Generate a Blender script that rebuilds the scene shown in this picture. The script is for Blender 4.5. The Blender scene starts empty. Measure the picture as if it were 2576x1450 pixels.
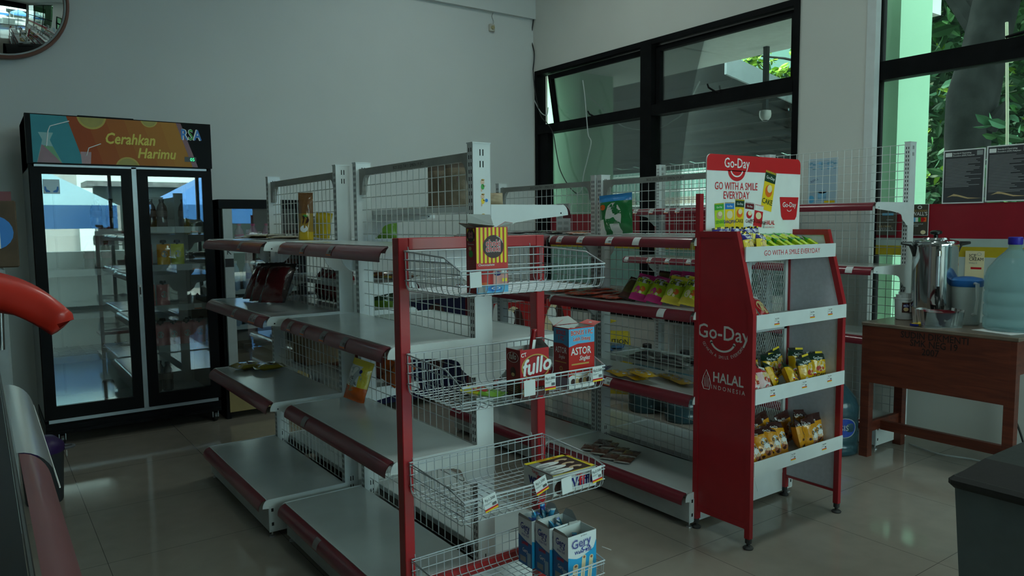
import bpy, math, random
import numpy as np
from mathutils import Vector, Matrix, Euler

# ------------------------------------------------------------------ camera, world, light, exposure
CAM_H = 1.40
YAW, PIT, ROL, FPX = math.radians(35.555), math.radians(5.0205), math.radians(-0.6207), 1877.7
W_PX, H_PX = 2576.0, 1450.0
FW = Vector((math.sin(YAW)*math.cos(PIT), math.cos(YAW)*math.cos(PIT), -math.sin(PIT)))
_r = Vector((math.cos(YAW), -math.sin(YAW), 0)); _u = _r.cross(FW)
RT = _r*math.cos(ROL) + _u*math.sin(ROL)
UP = -_r*math.sin(ROL) + _u*math.cos(ROL)
scene = bpy.context.scene
col = scene.collection
cd = bpy.data.cameras.new('camera'); cam = bpy.data.objects.new('camera', cd); col.objects.link(cam)
cd.sensor_fit = 'HORIZONTAL'; cd.sensor_width = 36.0; cd.lens = 36.0*FPX/W_PX
cd.clip_start = 0.05; cd.clip_end = 200
M = Matrix((RT, UP, -FW)).transposed().to_4x4(); M.translation = Vector((0, 0, CAM_H))
cam.matrix_world = M
scene.camera = cam

scene.view_settings.view_transform = 'Standard'
scene.view_settings.look = 'None'
scene.view_settings.exposure = 0.0
scene.view_settings.gamma = 1.0
scene.view_settings.use_curve_mapping = False
cy = scene.cycles
cy.max_bounces = 7; cy.diffuse_bounces = 4; cy.glossy_bounces = 3; cy.transmission_bounces = 5
cy.transparent_max_bounces = 12; cy.caustics_reflective = False; cy.caustics_refractive = False
cy.sample_clamp_indirect = 4.0; cy.sample_clamp_direct = 0.0
cy.use_denoising = True; cy.use_adaptive_sampling = True; cy.adaptive_threshold = 0.02

world = bpy.data.worlds.new('sky'); scene.world = world; world.use_nodes = True
wn = world.node_tree.nodes; wl = world.node_tree.links
bg = wn['Background']
tc = wn.new('ShaderNodeTexCoord'); sx = wn.new('ShaderNodeSeparateXYZ'); rp = wn.new('ShaderNodeValToRGB')
wl.new(tc.outputs['Generated'], sx.inputs[0]); wl.new(sx.outputs['Z'], rp.inputs[0]); wl.new(rp.outputs[0], bg.inputs[0])
rp.color_ramp.elements[0].position = 0.0; rp.color_ramp.elements[0].color = (0.52, 0.66, 0.63, 1)
rp.color_ramp.elements[1].position = 0.7; rp.color_ramp.elements[1].color = (0.50, 0.64, 0.65, 1)
bg.inputs[1].default_value = 11.5

sd = bpy.data.lights.new('sun', 'SUN'); sd.energy = 14.0; sd.angle = math.radians(8); sd.color = (1.0, 0.95, 0.85)
so = bpy.data.objects.new('sun', sd); col.objects.link(so)
so.rotation_euler = Vector((-0.12, -0.50, -1.0)).to_track_quat('-Z', 'Y').to_euler()

def portal(name, loc, direction, w, h):
    ld = bpy.data.lights.new(name, 'AREA'); ld.shape = 'RECTANGLE'; ld.size = w; ld.size_y = h
    ld.cycles.is_portal = True
    o = bpy.data.objects.new(name, ld); col.objects.link(o); o.location = loc
    d = Vector(direction); x = Vector((-d.y, d.x, 0)); z = -d; y = z.cross(x)
    o.matrix_world = Matrix.Translation(loc) @ Matrix((x, y, z)).transposed().to_4x4()

LAMP_W = 11.5                   # diffuser strength of the ceiling lamps
# ------------------------------------------------------------------ room numbers
XW, YW = 4.83, 6.33            # window wall plane, fridge wall plane
XL, YF, ZC = -2.4, -3.4, 4.25   # left wall, shop front, ceiling
portal('window_portal_front', (2.6, YF-0.14, 2.05), (0, 1, 0), 4.25, 4.0)
portal('window_portal_tree', (XW+0.2, -0.2, 2.3), (-1, 0, 0), 5.7, 3.4)
portal('window_portal_canopy', (XW+0.2, 4.73, 1.8), (-1, 0, 0), 3.0, 2.3)

# ------------------------------------------------------------------ picture coordinates to the room
def ray(x, y): return RT*((x-1288.0)/FPX) - UP*((y-725.0)/FPX) + FW
def PZ(x, y, z):
    d = ray(x, y); t = (z-CAM_H)/d.z; return Vector((0, 0, CAM_H)) + d*t
def PX(x, y, X):
    d = ray(x, y); t = X/d.x; return Vector((0, 0, CAM_H)) + d*t
def PY(x, y, Y):
    d = ray(x, y); t = Y/d.y; return Vector((0, 0, CAM_H)) + d*t

# ------------------------------------------------------------------ materials
MATS = {}
def s2l(c):
    c = c/255.0
    return c/12.92 if c <= 0.04045 else ((c+0.055)/1.055)**2.4
def rgb(r, g, b): return (s2l(r), s2l(g), s2l(b), 1)
def mat(name, c, rough=0.5, metal=0.0, spec=0.5, vary=0.06, scale=14.0, bump=0.0, bscale=40.0, coat=0.0,
        trans=0.0, alpha=1.0, emit=None, estr=0.0, ior=1.45):
    if name in MATS: return MATS[name]
    m = bpy.data.materials.new(name); m.use_nodes = True
    n = m.node_tree.nodes; l = m.node_tree.links; p = n['Principled BSDF']
    p.inputs['Roughness'].default_value = rough; p.inputs['Metallic'].default_value = metal
    p.inputs['Specular IOR Level'].default_value = spec; p.inputs['Coat Weight'].default_value = coat
    p.inputs['Coat Roughness'].default_value = 0.08
    p.inputs['Transmission Weight'].default_value = trans; p.inputs['Alpha'].default_value = alpha
    p.inputs['IOR'].default_value = ior
    p.inputs['Base Color'].default_value = c
    if emit:
        p.inputs['Emission Color'].default_value = emit; p.inputs['Emission Strength'].default_value = estr
    if vary or bump:
        t = n.new('ShaderNodeTexCoord')
    if vary:
        ns = n.new('ShaderNodeTexNoise'); ns.inputs['Scale'].default_value = scale; ns.inputs['Detail'].default_value = 2
        r = n.new('ShaderNodeValToRGB'); l.new(t.outputs['Object'], ns.inputs['Vector']); l.new(ns.outputs['Fac'], r.inputs[0])
        r.color_ramp.elements[0].position = 0.3; r.color_ramp.elements[1].position = 0.7
        r.color_ramp.elements[0].color = tuple(max(0, v*(1-vary)) for v in c[:3])+(1,)
        r.color_ramp.elements[1].color = tuple(min(1, v*(1+vary)) for v in c[:3])+(1,)
        l.new(r.outputs[0], p.inputs['Base Color'])
    if bump:
        nb = n.new('ShaderNodeTexNoise'); nb.inputs['Scale'].default_value = bscale; nb.inputs['Detail'].default_value = 3
        b = n.new('ShaderNodeBump'); b.inputs['Strength'].default_value = bump; b.inputs['Distance'].default_value = 0.01
        l.new(t.outputs['Object'], nb.inputs['Vector']); l.new(nb.outputs['Fac'], b.inputs['Height']); l.new(b.outputs[0], p.inputs['Normal'])
    MATS[name] = m
    return m
def glassmat(name, tint=(0.9, 0.97, 0.95, 1), refl=0.10, rough=0.0, haze=0.0, hazec=(0.5, 0.6, 0.58, 1)):
    """thin pane: clear view through, Fresnel mirror on top, a little dust"""
    if name in MATS: return MATS[name]
    m = bpy.data.materials.new(name); m.use_nodes = True
    n = m.node_tree.nodes; l = m.node_tree.links; n.remove(n['Principled BSDF']); o = n['Material Output']
    tr = n.new('ShaderNodeBsdfTransparent'); tr.inputs[0].default_value = tint
    g = n.new('ShaderNodeBsdfGlossy'); g.inputs['Roughness'].default_value = rough; g.inputs[0].default_value = (1, 1, 1, 1)
    df = n.new('ShaderNodeBsdfDiffuse'); df.inputs[0].default_value = hazec
    fr = n.new('ShaderNodeFresnel'); fr.inputs[0].default_value = 1.5
    ma = n.new('ShaderNodeMath'); ma.operation = 'MULTIPLY_ADD'; ma.inputs[1].default_value = 0.9; ma.inputs[2].default_value = refl-0.04
    l.new(fr.outputs[0], ma.inputs[0])
    ns = n.new('ShaderNodeTexNoise'); ns.inputs['Scale'].default_value = 5.0; t = n.new('ShaderNodeTexCoord')
    l.new(t.outputs['Object'], ns.inputs['Vector'])
    mh = n.new('ShaderNodeMath'); mh.operation = 'MULTIPLY'; mh.inputs[1].default_value = haze*2; l.new(ns.outputs['Fac'], mh.inputs[0])
    m1 = n.new('ShaderNodeMixShader'); m2 = n.new('ShaderNodeMixShader')
    l.new(mh.outputs[0], m1.inputs[0]); l.new(tr.outputs[0], m1.inputs[1]); l.new(df.outputs[0], m1.inputs[2])
    l.new(ma.outputs[0], m2.inputs[0]); l.new(m1.outputs[0], m2.inputs[1]); l.new(g.outputs[0], m2.inputs[2])
    l.new(m2.outputs[0], o.inputs[0]); MATS[name] = m
    return m

# ------------------------------------------------------------------ mesh builder
class MB:
    def __init__(s): s.v = []; s.f = []; s.mi = []; s.mats = []; s.T = Matrix.Identity(4)
    def _m(s, m):
        if m not in s.mats: s.mats.append(m)
        return s.mats.index(m)
    def add(s, vs, fs, m):
        b = len(s.v); T = s.T
        s.v += [T @ Vector(v) for v in vs]; i = s._m(m)
        for f in fs: s.f.append([b+k for k in f]); s.mi.append(i)
    def box(s, x0, x1, y0, y1, z0, z1, m):
        s.add([(x0,y0,z0),(x1,y0,z0),(x1,y1,z0),(x0,y1,z0),(x0,y0,z1),(x1,y0,z1),(x1,y1,z1),(x0,y1,z1)],
              [(0,3,2,1),(4,5,6,7),(0,1,5,4),(1,2,6,5),(2,3,7,6),(3,0,4,7)], m)
    def rbox(s, x0, x1, y0, y1, z0, z1, m, b=0.006):
        """box with chamfered vertical and top edges"""
        b = min(b, (x1-x0)/2.1, (y1-y0)/2.1, (z1-z0)/2.1)
        def ring(x0, x1, y0, y1, z, c): return [(x0+c,y0,z),(x1-c,y0,z),(x1,y0+c,z),(x1,y1-c,z),(x1-c,y1,z),(x0+c,y1,z),(x0,y1-c,z),(x0,y0+c,z)]
        R = [ring(x0+b,x1-b,y0+b,y1-b,z0,b/2), ring(x0,x1,y0,y1,z0+b,b), ring(x0,x1,y0,y1,z1-b,b), ring(x0+b,x1-b,y0+b,y1-b,z1,b/2)]
        vs = sum(R, []); fs = [tuple(reversed(range(8))), tuple(range(24, 32))]
        for k in range(3):
            for i in range(8): j = (i+1) % 8; fs.append((k*8+i, k*8+j, k*8+8+j, k*8+8+i))
        s.add(vs, fs, m)
    def poly(s, pts, m): s.add(pts, [tuple(range(len(pts)))], m)
    def prism(s, pts, axis, a, b, m):
        """2-D outline extruded along axis 0/1/2 from a to b; outline gives the two other coordinates in order"""
        def mk(p, c):
            q = list(p); q.insert(axis, c); return tuple(q)
        n = len(pts); vs = [mk(p, a) for p in pts]+[mk(p, b) for p in pts]
        fs = [tuple(range(n)), tuple(range(2*n-1, n-1, -1))]+[((i+1) % n, i, n+i, n+(i+1) % n) for i in range(n)]
        s.add(vs, fs, m)
    def tube(s, pts, r, m, n=6, closed=False, cap=True):
        pts = [Vector(p) for p in pts]; N = len(pts); vs = []; fs = []
        prev = None
        for i, p in enumerate(pts):
            if closed: d = pts[(i+1) % N]-pts[i-1]
            else: d = pts[min(i+1, N-1)]-pts[max(i-1, 0)]
            d.normalize()
            if prev is None:
                a = Vector((0, 0, 1)) if abs(d.z) < 0.9 else Vector((1, 0, 0)); x = d.cross(a).normalized()
            else:
                x = (prev - d*prev.dot(d)); x = x.normalized() if x.length > 1e-6 else d.orthogonal().normalized()
            prev = x; y = d.cross(x)
            rr = r[i] if isinstance(r, (list, tuple)) else r
            for k in range(n):
                an = 2*math.pi*k/n; vs.append(p + x*(rr*math.cos(an)) + y*(rr*math.sin(an)))
        for i in range(N if closed else N-1):
            for k in range(n):
                k2 = (k+1) % n; i2 = (i+1) % N; fs.append((i*n+k, i*n+k2, i2*n+k2, i2*n+k))
        if cap and not closed: fs += [tuple(reversed(range(n))), tuple(range((N-1)*n, N*n))]
        s.add(vs, fs, m)
    def wire(s, a, b, r, m): s.tube([a, b], r, m, n=4, cap=False)
    def lathe(s, prof, m, n=20, c=(0, 0, 0), axis='z', mf=None):
        vs = []; fs = []; ms = []
        for r, z in prof:
            for k in range(n):
                a = 2*math.pi*k/n; x, y = r*math.cos(a), r*math.sin(a)
                q = (x, y, z) if axis == 'z' else ((z, x, y) if axis == 'x' else (x, z, y))
                vs.append((q[0]+c[0], q[1]+c[1], q[2]+c[2]))
        for i in range(len(prof)-1):
            for k in range(n):
                k2 = (k+1) % n; fs.append((i*n+k, i*n+k2, (i+1)*n+k2, (i+1)*n+k)); ms.append(mf(i) if mf else m)
        if mf:
            b = len(s.v); s.v += [s.T @ Vector(v) for v in vs]
            for f, mm in zip(fs, ms): s.f.append([b+q for q in f]); s.mi.append(s._m(mm))
        else: s.add(vs, fs, m)
    def grid(s, fn, nu, nv, mf):
        """fn(u,v)->point, mf material or function (u,v)->material"""
        vs = [fn(i/nu, j/nv) for j in range(nv+1) for i in range(nu+1)]; b = len(s.v); s.v += [s.T @ Vector(v) for v in vs]
        for j in range(nv):
            for i in range(nu):
                a = b+j*(nu+1)+i; s.f.append([a, a+1, a+nu+2, a+nu+1])
                s.mi.append(s._m(mf((i+.5)/nu, (j+.5)/nv) if callable(mf) else mf))
    def text(s, body, fn, m, size=1.0, x=0.0, y=0.0, align='C', bold=0.0, shear=0.0, sx=1.0, rot=0.0):
        vs, fs = text_geo(body, 0.0, shear, align)
        c, sn = math.cos(rot), math.sin(rot); e = max(0.0, bold)*0.9
        offs = [(0, 0)] if e < 0.002 else ([(0, 0), (e, 0), (-e, 0), (0, e), (0, -e)] if e < 0.03 else [(0, 0)]+[(e*math.cos(k*math.pi/4), e*math.sin(k*math.pi/4)) for k in range(8)])
        try:
            p0 = Vector(fn(x, y)); nn = (Vector(fn(x+.001, y))-p0).cross(Vector(fn(x, y+.001))-p0).normalized()
        except Exception:
            nn = Vector((0, 0, 0))
        for ki, (ox, oy) in enumerate(offs):
            out = []; up = nn*(0.00002*(len(offs)-1-ki))
            for (a, b_) in vs:
                a, b_ = (a+ox)*size*sx, (b_+oy)*size
                a, b_ = a*c-b_*sn, a*sn+b_*c
                out.append(Vector(fn(x+a, y+b_))+up)
            s.add(out, fs, m)
    def disc(s, fn, m, cx, cy, rx, ry=None, n=20, a0=0, a1=360, rin=0.0):
        ry = ry or rx; full = (a1-a0) >= 360; k = n if full else n+1
        A = [math.radians(a0+(a1-a0)*i/n) for i in range(k)]
        if rin > 0:
            vs = [fn(cx+rx*math.cos(a), cy+ry*math.sin(a)) for a in A]+[fn(cx+rx*rin*math.cos(a), cy+ry*rin*math.sin(a)) for a in A]
            fs = [(i, (i+1) % k, k+(i+1) % k, k+i) for i in range(k if full else k-1)]
        else:
            vs = [fn(cx, cy)]+[fn(cx+rx*math.cos(a), cy+ry*math.sin(a)) for a in A]
            fs = [(0, 1+i, 1+(i+1) % k) for i in range(k if full else k-1)]
        s.add(vs, fs, m)
    def build(s, name, parent=None, loc=None, rot=None, smooth=False, world=None):
        me = bpy.data.meshes.new(name)
        vs = [tuple(v-world) for v in s.v] if world is not None else [tuple(v) for v in s.v]
        me.from_pydata(vs, [], s.f)
        for m in s.mats: me.materials.append(m)
        me.polygons.foreach_set('material_index', s.mi)
        if smooth:
            me.polygons.foreach_set('use_smooth', [True]*len(me.polygons))
            if smooth != 'all': me.set_sharp_from_angle(angle=math.radians(40))
        me.update()
        o = bpy.data.objects.new(name, me); col.objects.link(o)
        if loc is not None: o.location = loc
        if rot is not None: o.rotation_euler = rot
        if parent is not None: o.parent = parent
        return o

TEXTS = {}
def text_geo(body, bold, shear, align):
    k = (body, bold, shear, align)
    if k in TEXTS: return TEXTS[k]
    cu = bpy.data.curves.new('t', 'FONT'); cu.body = body; cu.size = 1; cu.offset = bold; cu.shear = shear
    cu.align_x = {'C': 'CENTER', 'L': 'LEFT', 'R': 'RIGHT'}[align]; cu.resolution_u = 2; cu.fill_mode = 'FRONT'
    ob = bpy.data.objects.new('t', cu); col.objects.link(ob)
    dg = bpy.context.evaluated_depsgraph_get(); me = bpy.data.meshes.new_from_object(ob.evaluated_get(dg))
    vs = [(v.co.x, v.co.y) for v in me.vertices]; fs = [tuple(p.vertices) for p in me.polygons]
    bpy.data.objects.remove(ob); bpy.data.curves.remove(cu); bpy.data.meshes.remove(me)
    TEXTS[k] = (vs, fs); return TEXTS[k]

def plane_fn(o, ux, uy, lift=None):
    """(a,b) -> o + ux*a + uy*b (+ lift along the normal)"""
    o, ux, uy = Vector(o), Vector(ux), Vector(uy); n = ux.cross(uy).normalized()*(lift or 0)
    return lambda a, b: o+ux*a+uy*b+n

# ------------------------------------------------------------------ things, parts, copies
def tag(o, label=None, cat=None, group=None, kind=None):
    if label: o['label'] = label
    if cat: o['category'] = cat
    if group: o['group'] = group
    if kind: o['kind'] = kind
    return o
def thing(name, label, cat, loc=(0, 0, 0), rz=0.0, group=None):
    o = bpy.data.objects.new(name, None); o.empty_display_size = 0.05; col.objects.link(o)
    o.location = loc; o.rotation_euler = (0, 0, rz)
    return tag(o, label, cat, group)
def struct(o): o['kind'] = 'structure'; return o
def kids(o): return [c for c in KIDX.get(o.name, [])]
KIDX = {}
def reindex():
    KIDX.clear()
    for o in bpy.data.objects:
        if o.parent: KIDX.setdefault(o.parent.name, []).append(o)
def dup(root, loc, rot=None, label=None, scale=None):
    r = root.copy(); col.objects.link(r); r.location = loc
    if rot is not None: r.rotation_euler = rot
    if scale is not None: r.scale = scale
    if label: r['label'] = label
    for c in [c for c in bpy.data.objects if c.parent is root]:
        d = c.copy(); col.objects.link(d); d.parent = r
        for g in [g for g in bpy.data.objects if g.parent is c]:
            e = g.copy(); col.objects.link(e); e.parent = d
    return r
R = math.radians
rnd = random.Random(7)
# ================================================================== palette
WHITE = mat('white_paint_metal', (0.72, 0.76, 0.76, 1), 0.38, spec=0.5, vary=0.03, coat=0.15)
SHELFW = mat('shelf_white_enamel', (0.62, 0.66, 0.66, 1), 0.16, spec=0.6, vary=0.04, scale=6)
GREYM = mat('dusty_grey_rail', (0.33, 0.34, 0.32, 1), 0.5, vary=0.1)
WIREW = mat('white_wire', (0.66, 0.69, 0.68, 1), 0.4, vary=0)
CHROMEW = mat('zinc_wire', (0.56, 0.60, 0.64, 1), 0.38, metal=0.25, vary=0)
SLOT = mat('dark_slot', (0.012, 0.014, 0.014, 1), 0.9, vary=0)
REDM = mat('red_enamel', (0.42, 0.012, 0.018, 1), 0.35, vary=0.06, coat=0.2)
REDP = mat('red_price_strip', (0.20, 0.016, 0.03, 1), 0.28, vary=0.05, coat=0.5)
CLEARP = glassmat('clear_strip_cover', (0.85, 0.85, 0.85, 1), 0.14, 0.08, haze=0.06)
PAPER = mat('white_paper', (0.78, 0.80, 0.80, 1), 0.7, vary=0.03)
INK = mat('black_ink', (0.02, 0.02, 0.022, 1), 0.6, vary=0)
BLACKP = mat('black_plastic', (0.012, 0.013, 0.014, 1), 0.35, vary=0.1)
BLACKF = mat('black_frame_paint', (0.006, 0.006, 0.007, 1), 0.6, spec=0.12, vary=0.3, scale=8)
def ink(name, r, g, b, rough=0.4, coat=0.0): return mat('print_'+name, rgb(r, g, b), rough, vary=0.03, coat=coat)
P_RED = ink('red', 205, 30, 38); P_YEL = ink('yellow', 245, 205, 35); P_BRN = ink('brown', 60, 28, 22); P_WHT = ink('white', 238, 240, 238)
P_BLU = ink('blue', 30, 120, 200); P_NAVY = ink('navy', 25, 35, 120); P_ORG = ink('orange', 235, 110, 35); P_SKY = ink('sky', 95, 180, 225)
P_GRN = ink('green', 60, 160, 60); P_DGRN = ink('dark_green', 22, 60, 42); P_LIME = ink('lime', 185, 215, 40); P_PNK = ink('pink', 215, 60, 130)
P_MAR = ink('maroon', 105, 18, 30); P_GOLD = ink('gold', 200, 160, 80); P_GRY = ink('grey', 150, 155, 155); P_TAN = ink('tan', 200, 170, 125)
P_CREAM = ink('cream', 240, 222, 180)
# glossy film versions for pouches
def film(name, r, g, b): return mat('film_'+name, rgb(r, g, b), 0.25, vary=0.05, coat=0.6, bump=0.5, bscale=28)
F_YEL = film('yellow', 232, 178, 20); F_DGRN = film('dark_green', 18, 48, 34); F_BRN = film('brown', 60, 26, 20); F_WHT = film('white', 232, 232, 228)
F_RED = film('red', 190, 25, 35); F_ORG = film('orange', 225, 100, 30); F_BLU = film('blue', 40, 130, 200); F_PUR = film('purple', 45, 35, 120)
F_GRN = film('green', 60, 170, 60); F_LIME = film('lime', 190, 215, 40); F_PNK = film('pink', 205, 40, 125); F_MAR = film('maroon', 95, 14, 22)
F_TAN = film('tan', 190, 155, 110); F_BLK = film('black', 30, 28, 28); F_OLV = film('olive', 170, 150, 30); F_LYEL = film('light_yellow', 240, 215, 70)
F_GRY = film('grey', 185, 190, 190); F_CHOC = film('chocolate', 92, 48, 32)

# ================================================================== room shell
def node_floor():
    m = bpy.data.materials.new('polished_floor_tile'); m.use_nodes = True
    n = m.node_tree.nodes; l = m.node_tree.links; p = n['Principled BSDF']
    t = n.new('ShaderNodeTexCoord'); mp = n.new('ShaderNodeMapping'); l.new(t.outputs['Object'], mp.inputs[0])
    mp.inputs['Location'].default_value = (-0.365, -0.011, 0)
    br = n.new('ShaderNodeTexBrick'); br.offset = 0.0; br.squash = 1.0
    l.new(mp.outputs[0], br.inputs['Vector'])
    br.inputs['Color1'].default_value = (0.345, 0.30, 0.255, 1); br.inputs['Color2'].default_value = (0.365, 0.32, 0.272, 1)
    br.inputs['Mortar'].default_value = (0.12, 0.105, 0.09, 1); br.inputs['Scale'].default_value = 1.0
    br.inputs['Mortar Size'].default_value = 0.0014; br.inputs['Mortar Smooth'].default_value = 0.1
    br.inputs['Brick Width'].default_value = 0.684; br.inputs['Row Height'].default_value = 0.684
    ns = n.new('ShaderNodeTexNoise'); ns.inputs['Scale'].default_value = 9; ns.inputs['Detail'].default_value = 5
    l.new(t.outputs['Object'], ns.inputs['Vector'])
    mx = n.new('ShaderNodeMix'); mx.data_type = 'RGBA'; mx.blend_type = 'MULTIPLY'; mx.inputs['Factor'].default_value = 0.25
    l.new(br.outputs['Color'], mx.inputs['A']); l.new(ns.outputs['Fac'], mx.inputs['B']); l.new(mx.outputs['Result'], p.inputs['Base Color'])
    ma = n.new('ShaderNodeMath'); ma.operation = 'MULTIPLY_ADD'; ma.inputs[1].default_value = 0.10; ma.inputs[2].default_value = 0.03
    l.new(ns.outputs['Fac'], ma.inputs[0]); l.new(ma.outputs[0], p.inputs['Roughness'])
    p.inputs['Specular IOR Level'].default_value = 0.5
    return m
FLOOR = node_floor()
WALL = mat('painted_wall', (0.70, 0.72, 0.71, 1), 0.75, vary=0.025, scale=1.5, bump=0.05, bscale=60)
WALLR = mat('painted_wall_windows', (0.70, 0.69, 0.65, 1), 0.75, vary=0.03, scale=1.5, bump=0.05, bscale=60)
CEIL = mat('white_ceiling', (0.8, 0.82, 0.81, 1), 0.8, vary=0.02)
b = MB(); b.box(XL-0.3, XW+0.3, YF-0.3, YW+0.3, -0.12, 0, FLOOR); struct(b.build('floor'))
b = MB(); b.box(XL-0.3, XW+0.3, YF-0.3, YW+0.3, ZC, ZC+0.15, CEIL); struct(b.build('ceiling'))
b = MB(); b.box(XL-0.2, XW, YW, YW+0.2, 0, ZC, WALL); struct(b.build('wall_back'))
b = MB(); b.box(XL-0.2, XL, YF, YW, 0, ZC, WALL); struct(b.build('wall_left'))
# beam line high on the back wall
b = MB(); b.box(XL, XW, YW-0.045, YW, 3.49, ZC, WALL); struct(b.build('trim_1'))
# window wall: openings (Y range, Z range)
W1 = (3.215, 6.30, 0.585, 2.96); W2 = (-3.1, 2.72, 0.60, 4.00)
def wall_x(name, X0, X1, ya, yb, holes, m):
    b = MB(); y = ya
    for h in sorted(holes):
        if h[0] > y: b.box(X0, X1, y, h[0], 0, ZC, m)
        b.box(X0, X1, h[0], h[1], 0, h[2], m); b.box(X0, X1, h[0], h[1], h[3], ZC, m); y = h[1]
    if y < yb: b.box(X0, X1, y, yb, 0, ZC, m)
    return struct(b.build(name))
wall_x('wall_right', XW, XW+0.16, YF, YW+0.2, [W1, W2], WALLR)
# shop front behind the camera: glazed opening from x=0.5 to 4.7
b = MB()
b.box(XL-0.2, 0.45, YF-0.2, YF, 0, ZC, WALL); b.box(4.75, XW+0.16, YF-0.2, YF, 0, ZC, WALL); b.box(0.45, 4.75, YF-0.2, YF, 4.1, ZC, WALL)
struct(b.build('wall_front'))

# ceiling lamps (above the picture, switched on)
LAMP = mat('lamp_diffuser', (0.8, 0.8, 0.78, 1), 0.6, vary=0, emit=(0.84, 1.0, 0.93, 1), estr=LAMP_W)
def ceiling_lamp(label, x, y):
    t = thing('ceiling_light', label, 'lamp', (x, y, ZC), 0, 'square ceiling lamps')
    b = MB(); b.box(-0.33, 0.33, -0.33, -0.30, -0.06, 0, WHITE); b.box(-0.33, 0.33, 0.30, 0.33, -0.06, 0, WHITE); b.box(-0.33, -0.30, -0.30, 0.30, -0.06, 0, WHITE); b.box(0.30, 0.33, -0.30, 0.30, -0.06, 0, WHITE)
    b.build('lamp_frame', t)
    b = MB(); b.box(-0.30, 0.30, -0.30, 0.30, -0.05, -0.04, LAMP); b.build('diffuser', t)
ceiling_lamp('square white ceiling lamp above the corner by the left window', 3.3, 4.6)
ceiling_lamp('square white ceiling lamp above the table under the big window', 3.3, 1.6)
ceiling_lamp('square white ceiling lamp above the basket stand', 1.2, 1.6)
# ================================================================== gondola shelving
LIP_R, LIP_D = 0.038, 0.041
def lip_pt(xf, zt, sd, t, off=0.0):
    """curved price strip, t 0..1 from the shelf edge outwards and down; sd = -1 faces -X, +1 faces +X"""
    a = t*R(100)
    return (xf + sd*((LIP_R+off)*math.sin(a)), zt - LIP_D*(1-math.cos(a)) + off*math.cos(a))
def price_strip(parent, wloc, xf, zt, sd, y0, y1, m=None, clear=True):
    b = MB(); m = m or REDP
    def f(u, v, o=0.0):
        x, z = lip_pt(xf, zt, sd, v, o); return Vector((x, y0+(y1-y0)*u, z))
    b.grid(lambda u, v: f(u, v), 8, 9, m)
    b.grid(lambda u, v: f(u, v, -0.0025), 8, 9, m)
    b.box(min(xf, xf+sd*0.003), max(xf, xf+sd*0.003), y0, y1, zt-0.004, zt+0.003, WHITE)
    return b.build('price_strip', parent, smooth=True, world=wloc)
TAGM = [PAPER]
def strip_tags(parent, wloc, xf, zt, sd, ys, w=0.045, blank=()):
    for k, y in enumerate(ys):
        b = MB(); f = lambda a, t: Vector((lambda q: (q[0], y+a, q[1]))(lip_pt(xf, zt, sd, t, 0.0016)))
        b.grid(lambda u, v: f((u-.5)*w, 0.25+0.63*v), 1, 6, TAGM[0])
        g = lambda a, t: Vector((lambda q: (q[0], y+a, q[1]))(lip_pt(xf, zt, sd, t, 0.0024)))
        if k not in blank:
            q = lambda x0, x1, t0, t1, m: b.add([g(x0, t0), g(x1, t0), g(x1, t1), g(x0, t1)], [(0, 1, 2, 3)], m)
            q(-w*.32, w*.30, 0.36, 0.43, P_GRY)
            for i in range(7): q(-w*.42*sd*-1 - i*sd*-1*-w*.06, -w*.42*sd*-1 - i*sd*-1*-w*.06 + w*.03, 0.60, 0.74, INK)
            q(-w*.5, w*.5, 0.81, 0.87, P_ORG)
        b.build('price_tag', parent, world=wloc)
def bracket_outline(xs, xf, zt, sd, th=0.11):
    """end bracket profile in (x,z): tall hook plate at the spine, thin arm, rounded nose"""
    d = abs(xf-xs); P = []
    P += [(0, 0), (d-0.002, 0)]
    for k in range(7):
        a = R(90*k/6); P.append((d-0.004+0.026*math.sin(a), -0.038*(1-math.cos(a))))
    P += [(d-0.03, -0.044), (d*0.55, -0.054), (d*0.30, -0.066)]
    for k in range(5):
        a = R(90*k/4); P.append((d*0.30-0.035*math.sin(a), -0.068-0.035*(1-math.cos(a))))
    P += [(0.045, -th-0.01), (0.02, -th-0.03), (0.0, -th-0.03)]
    return [(xs+sd*x, zt+z) for x, z in P]
def post(b, x0, x1, y0, y1, z0, z1, slots_side=(-1, 1)):
    """upright: closed box with two rows of key slots on the bracket faces and slot pairs on the ends"""
    b.box(x0, x1, y0, y1, z0, z1, WHITE)
    b.box(x0-0.002, x1+0.002, y0-0.002, y1+0.002, z1-0.003, z1+0.001, WHITE)
    w = y1-y0
    for sd in slots_side:
        X = x0-0.0006 if sd < 0 else x1+0.0006
        z = z0+0.05
        while z < z1-0.03:
            for c in (0.28, 0.66):
                b.add([(X, y0+w*c-0.0025, z), (X, y0+w*c+0.0025, z), (X, y0+w*c+0.0025, z+0.014), (X, y0+w*c-0.0025, z+0.014)], [(0, 1, 2, 3)], SLOT)
            z += 0.025
    xm = (x0+x1)/2
    for zz in (z1-0.045, z1-0.085, z0+0.16, z0+0.12):
        for dx in (-0.006, 0.006):
            b.box(xm+dx-0.002, xm+dx+0.002, y0-0.0006, y0, zz, zz+0.022, SLOT)
def wire_panel(b, x, y0, y1, z0, z1, dy=0.05, dz=0.0535, r=0.0020, m=None):
    m = m or WIREW
    n = max(2, round((y1-y0)/dy))
    for i in range(1, n): y = y0+(y1-y0)*i/n; b.wire((x, y, z0), (x, y, z1), r, m)
    k = round((z1-z0)/dz)
    for i in range(0, k+1): z = z0+(z1-z0)*i/k; b.wire((x+0.003, y0, z), (x+0.003, y1, z), r, m)
PW = 0.036
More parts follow.
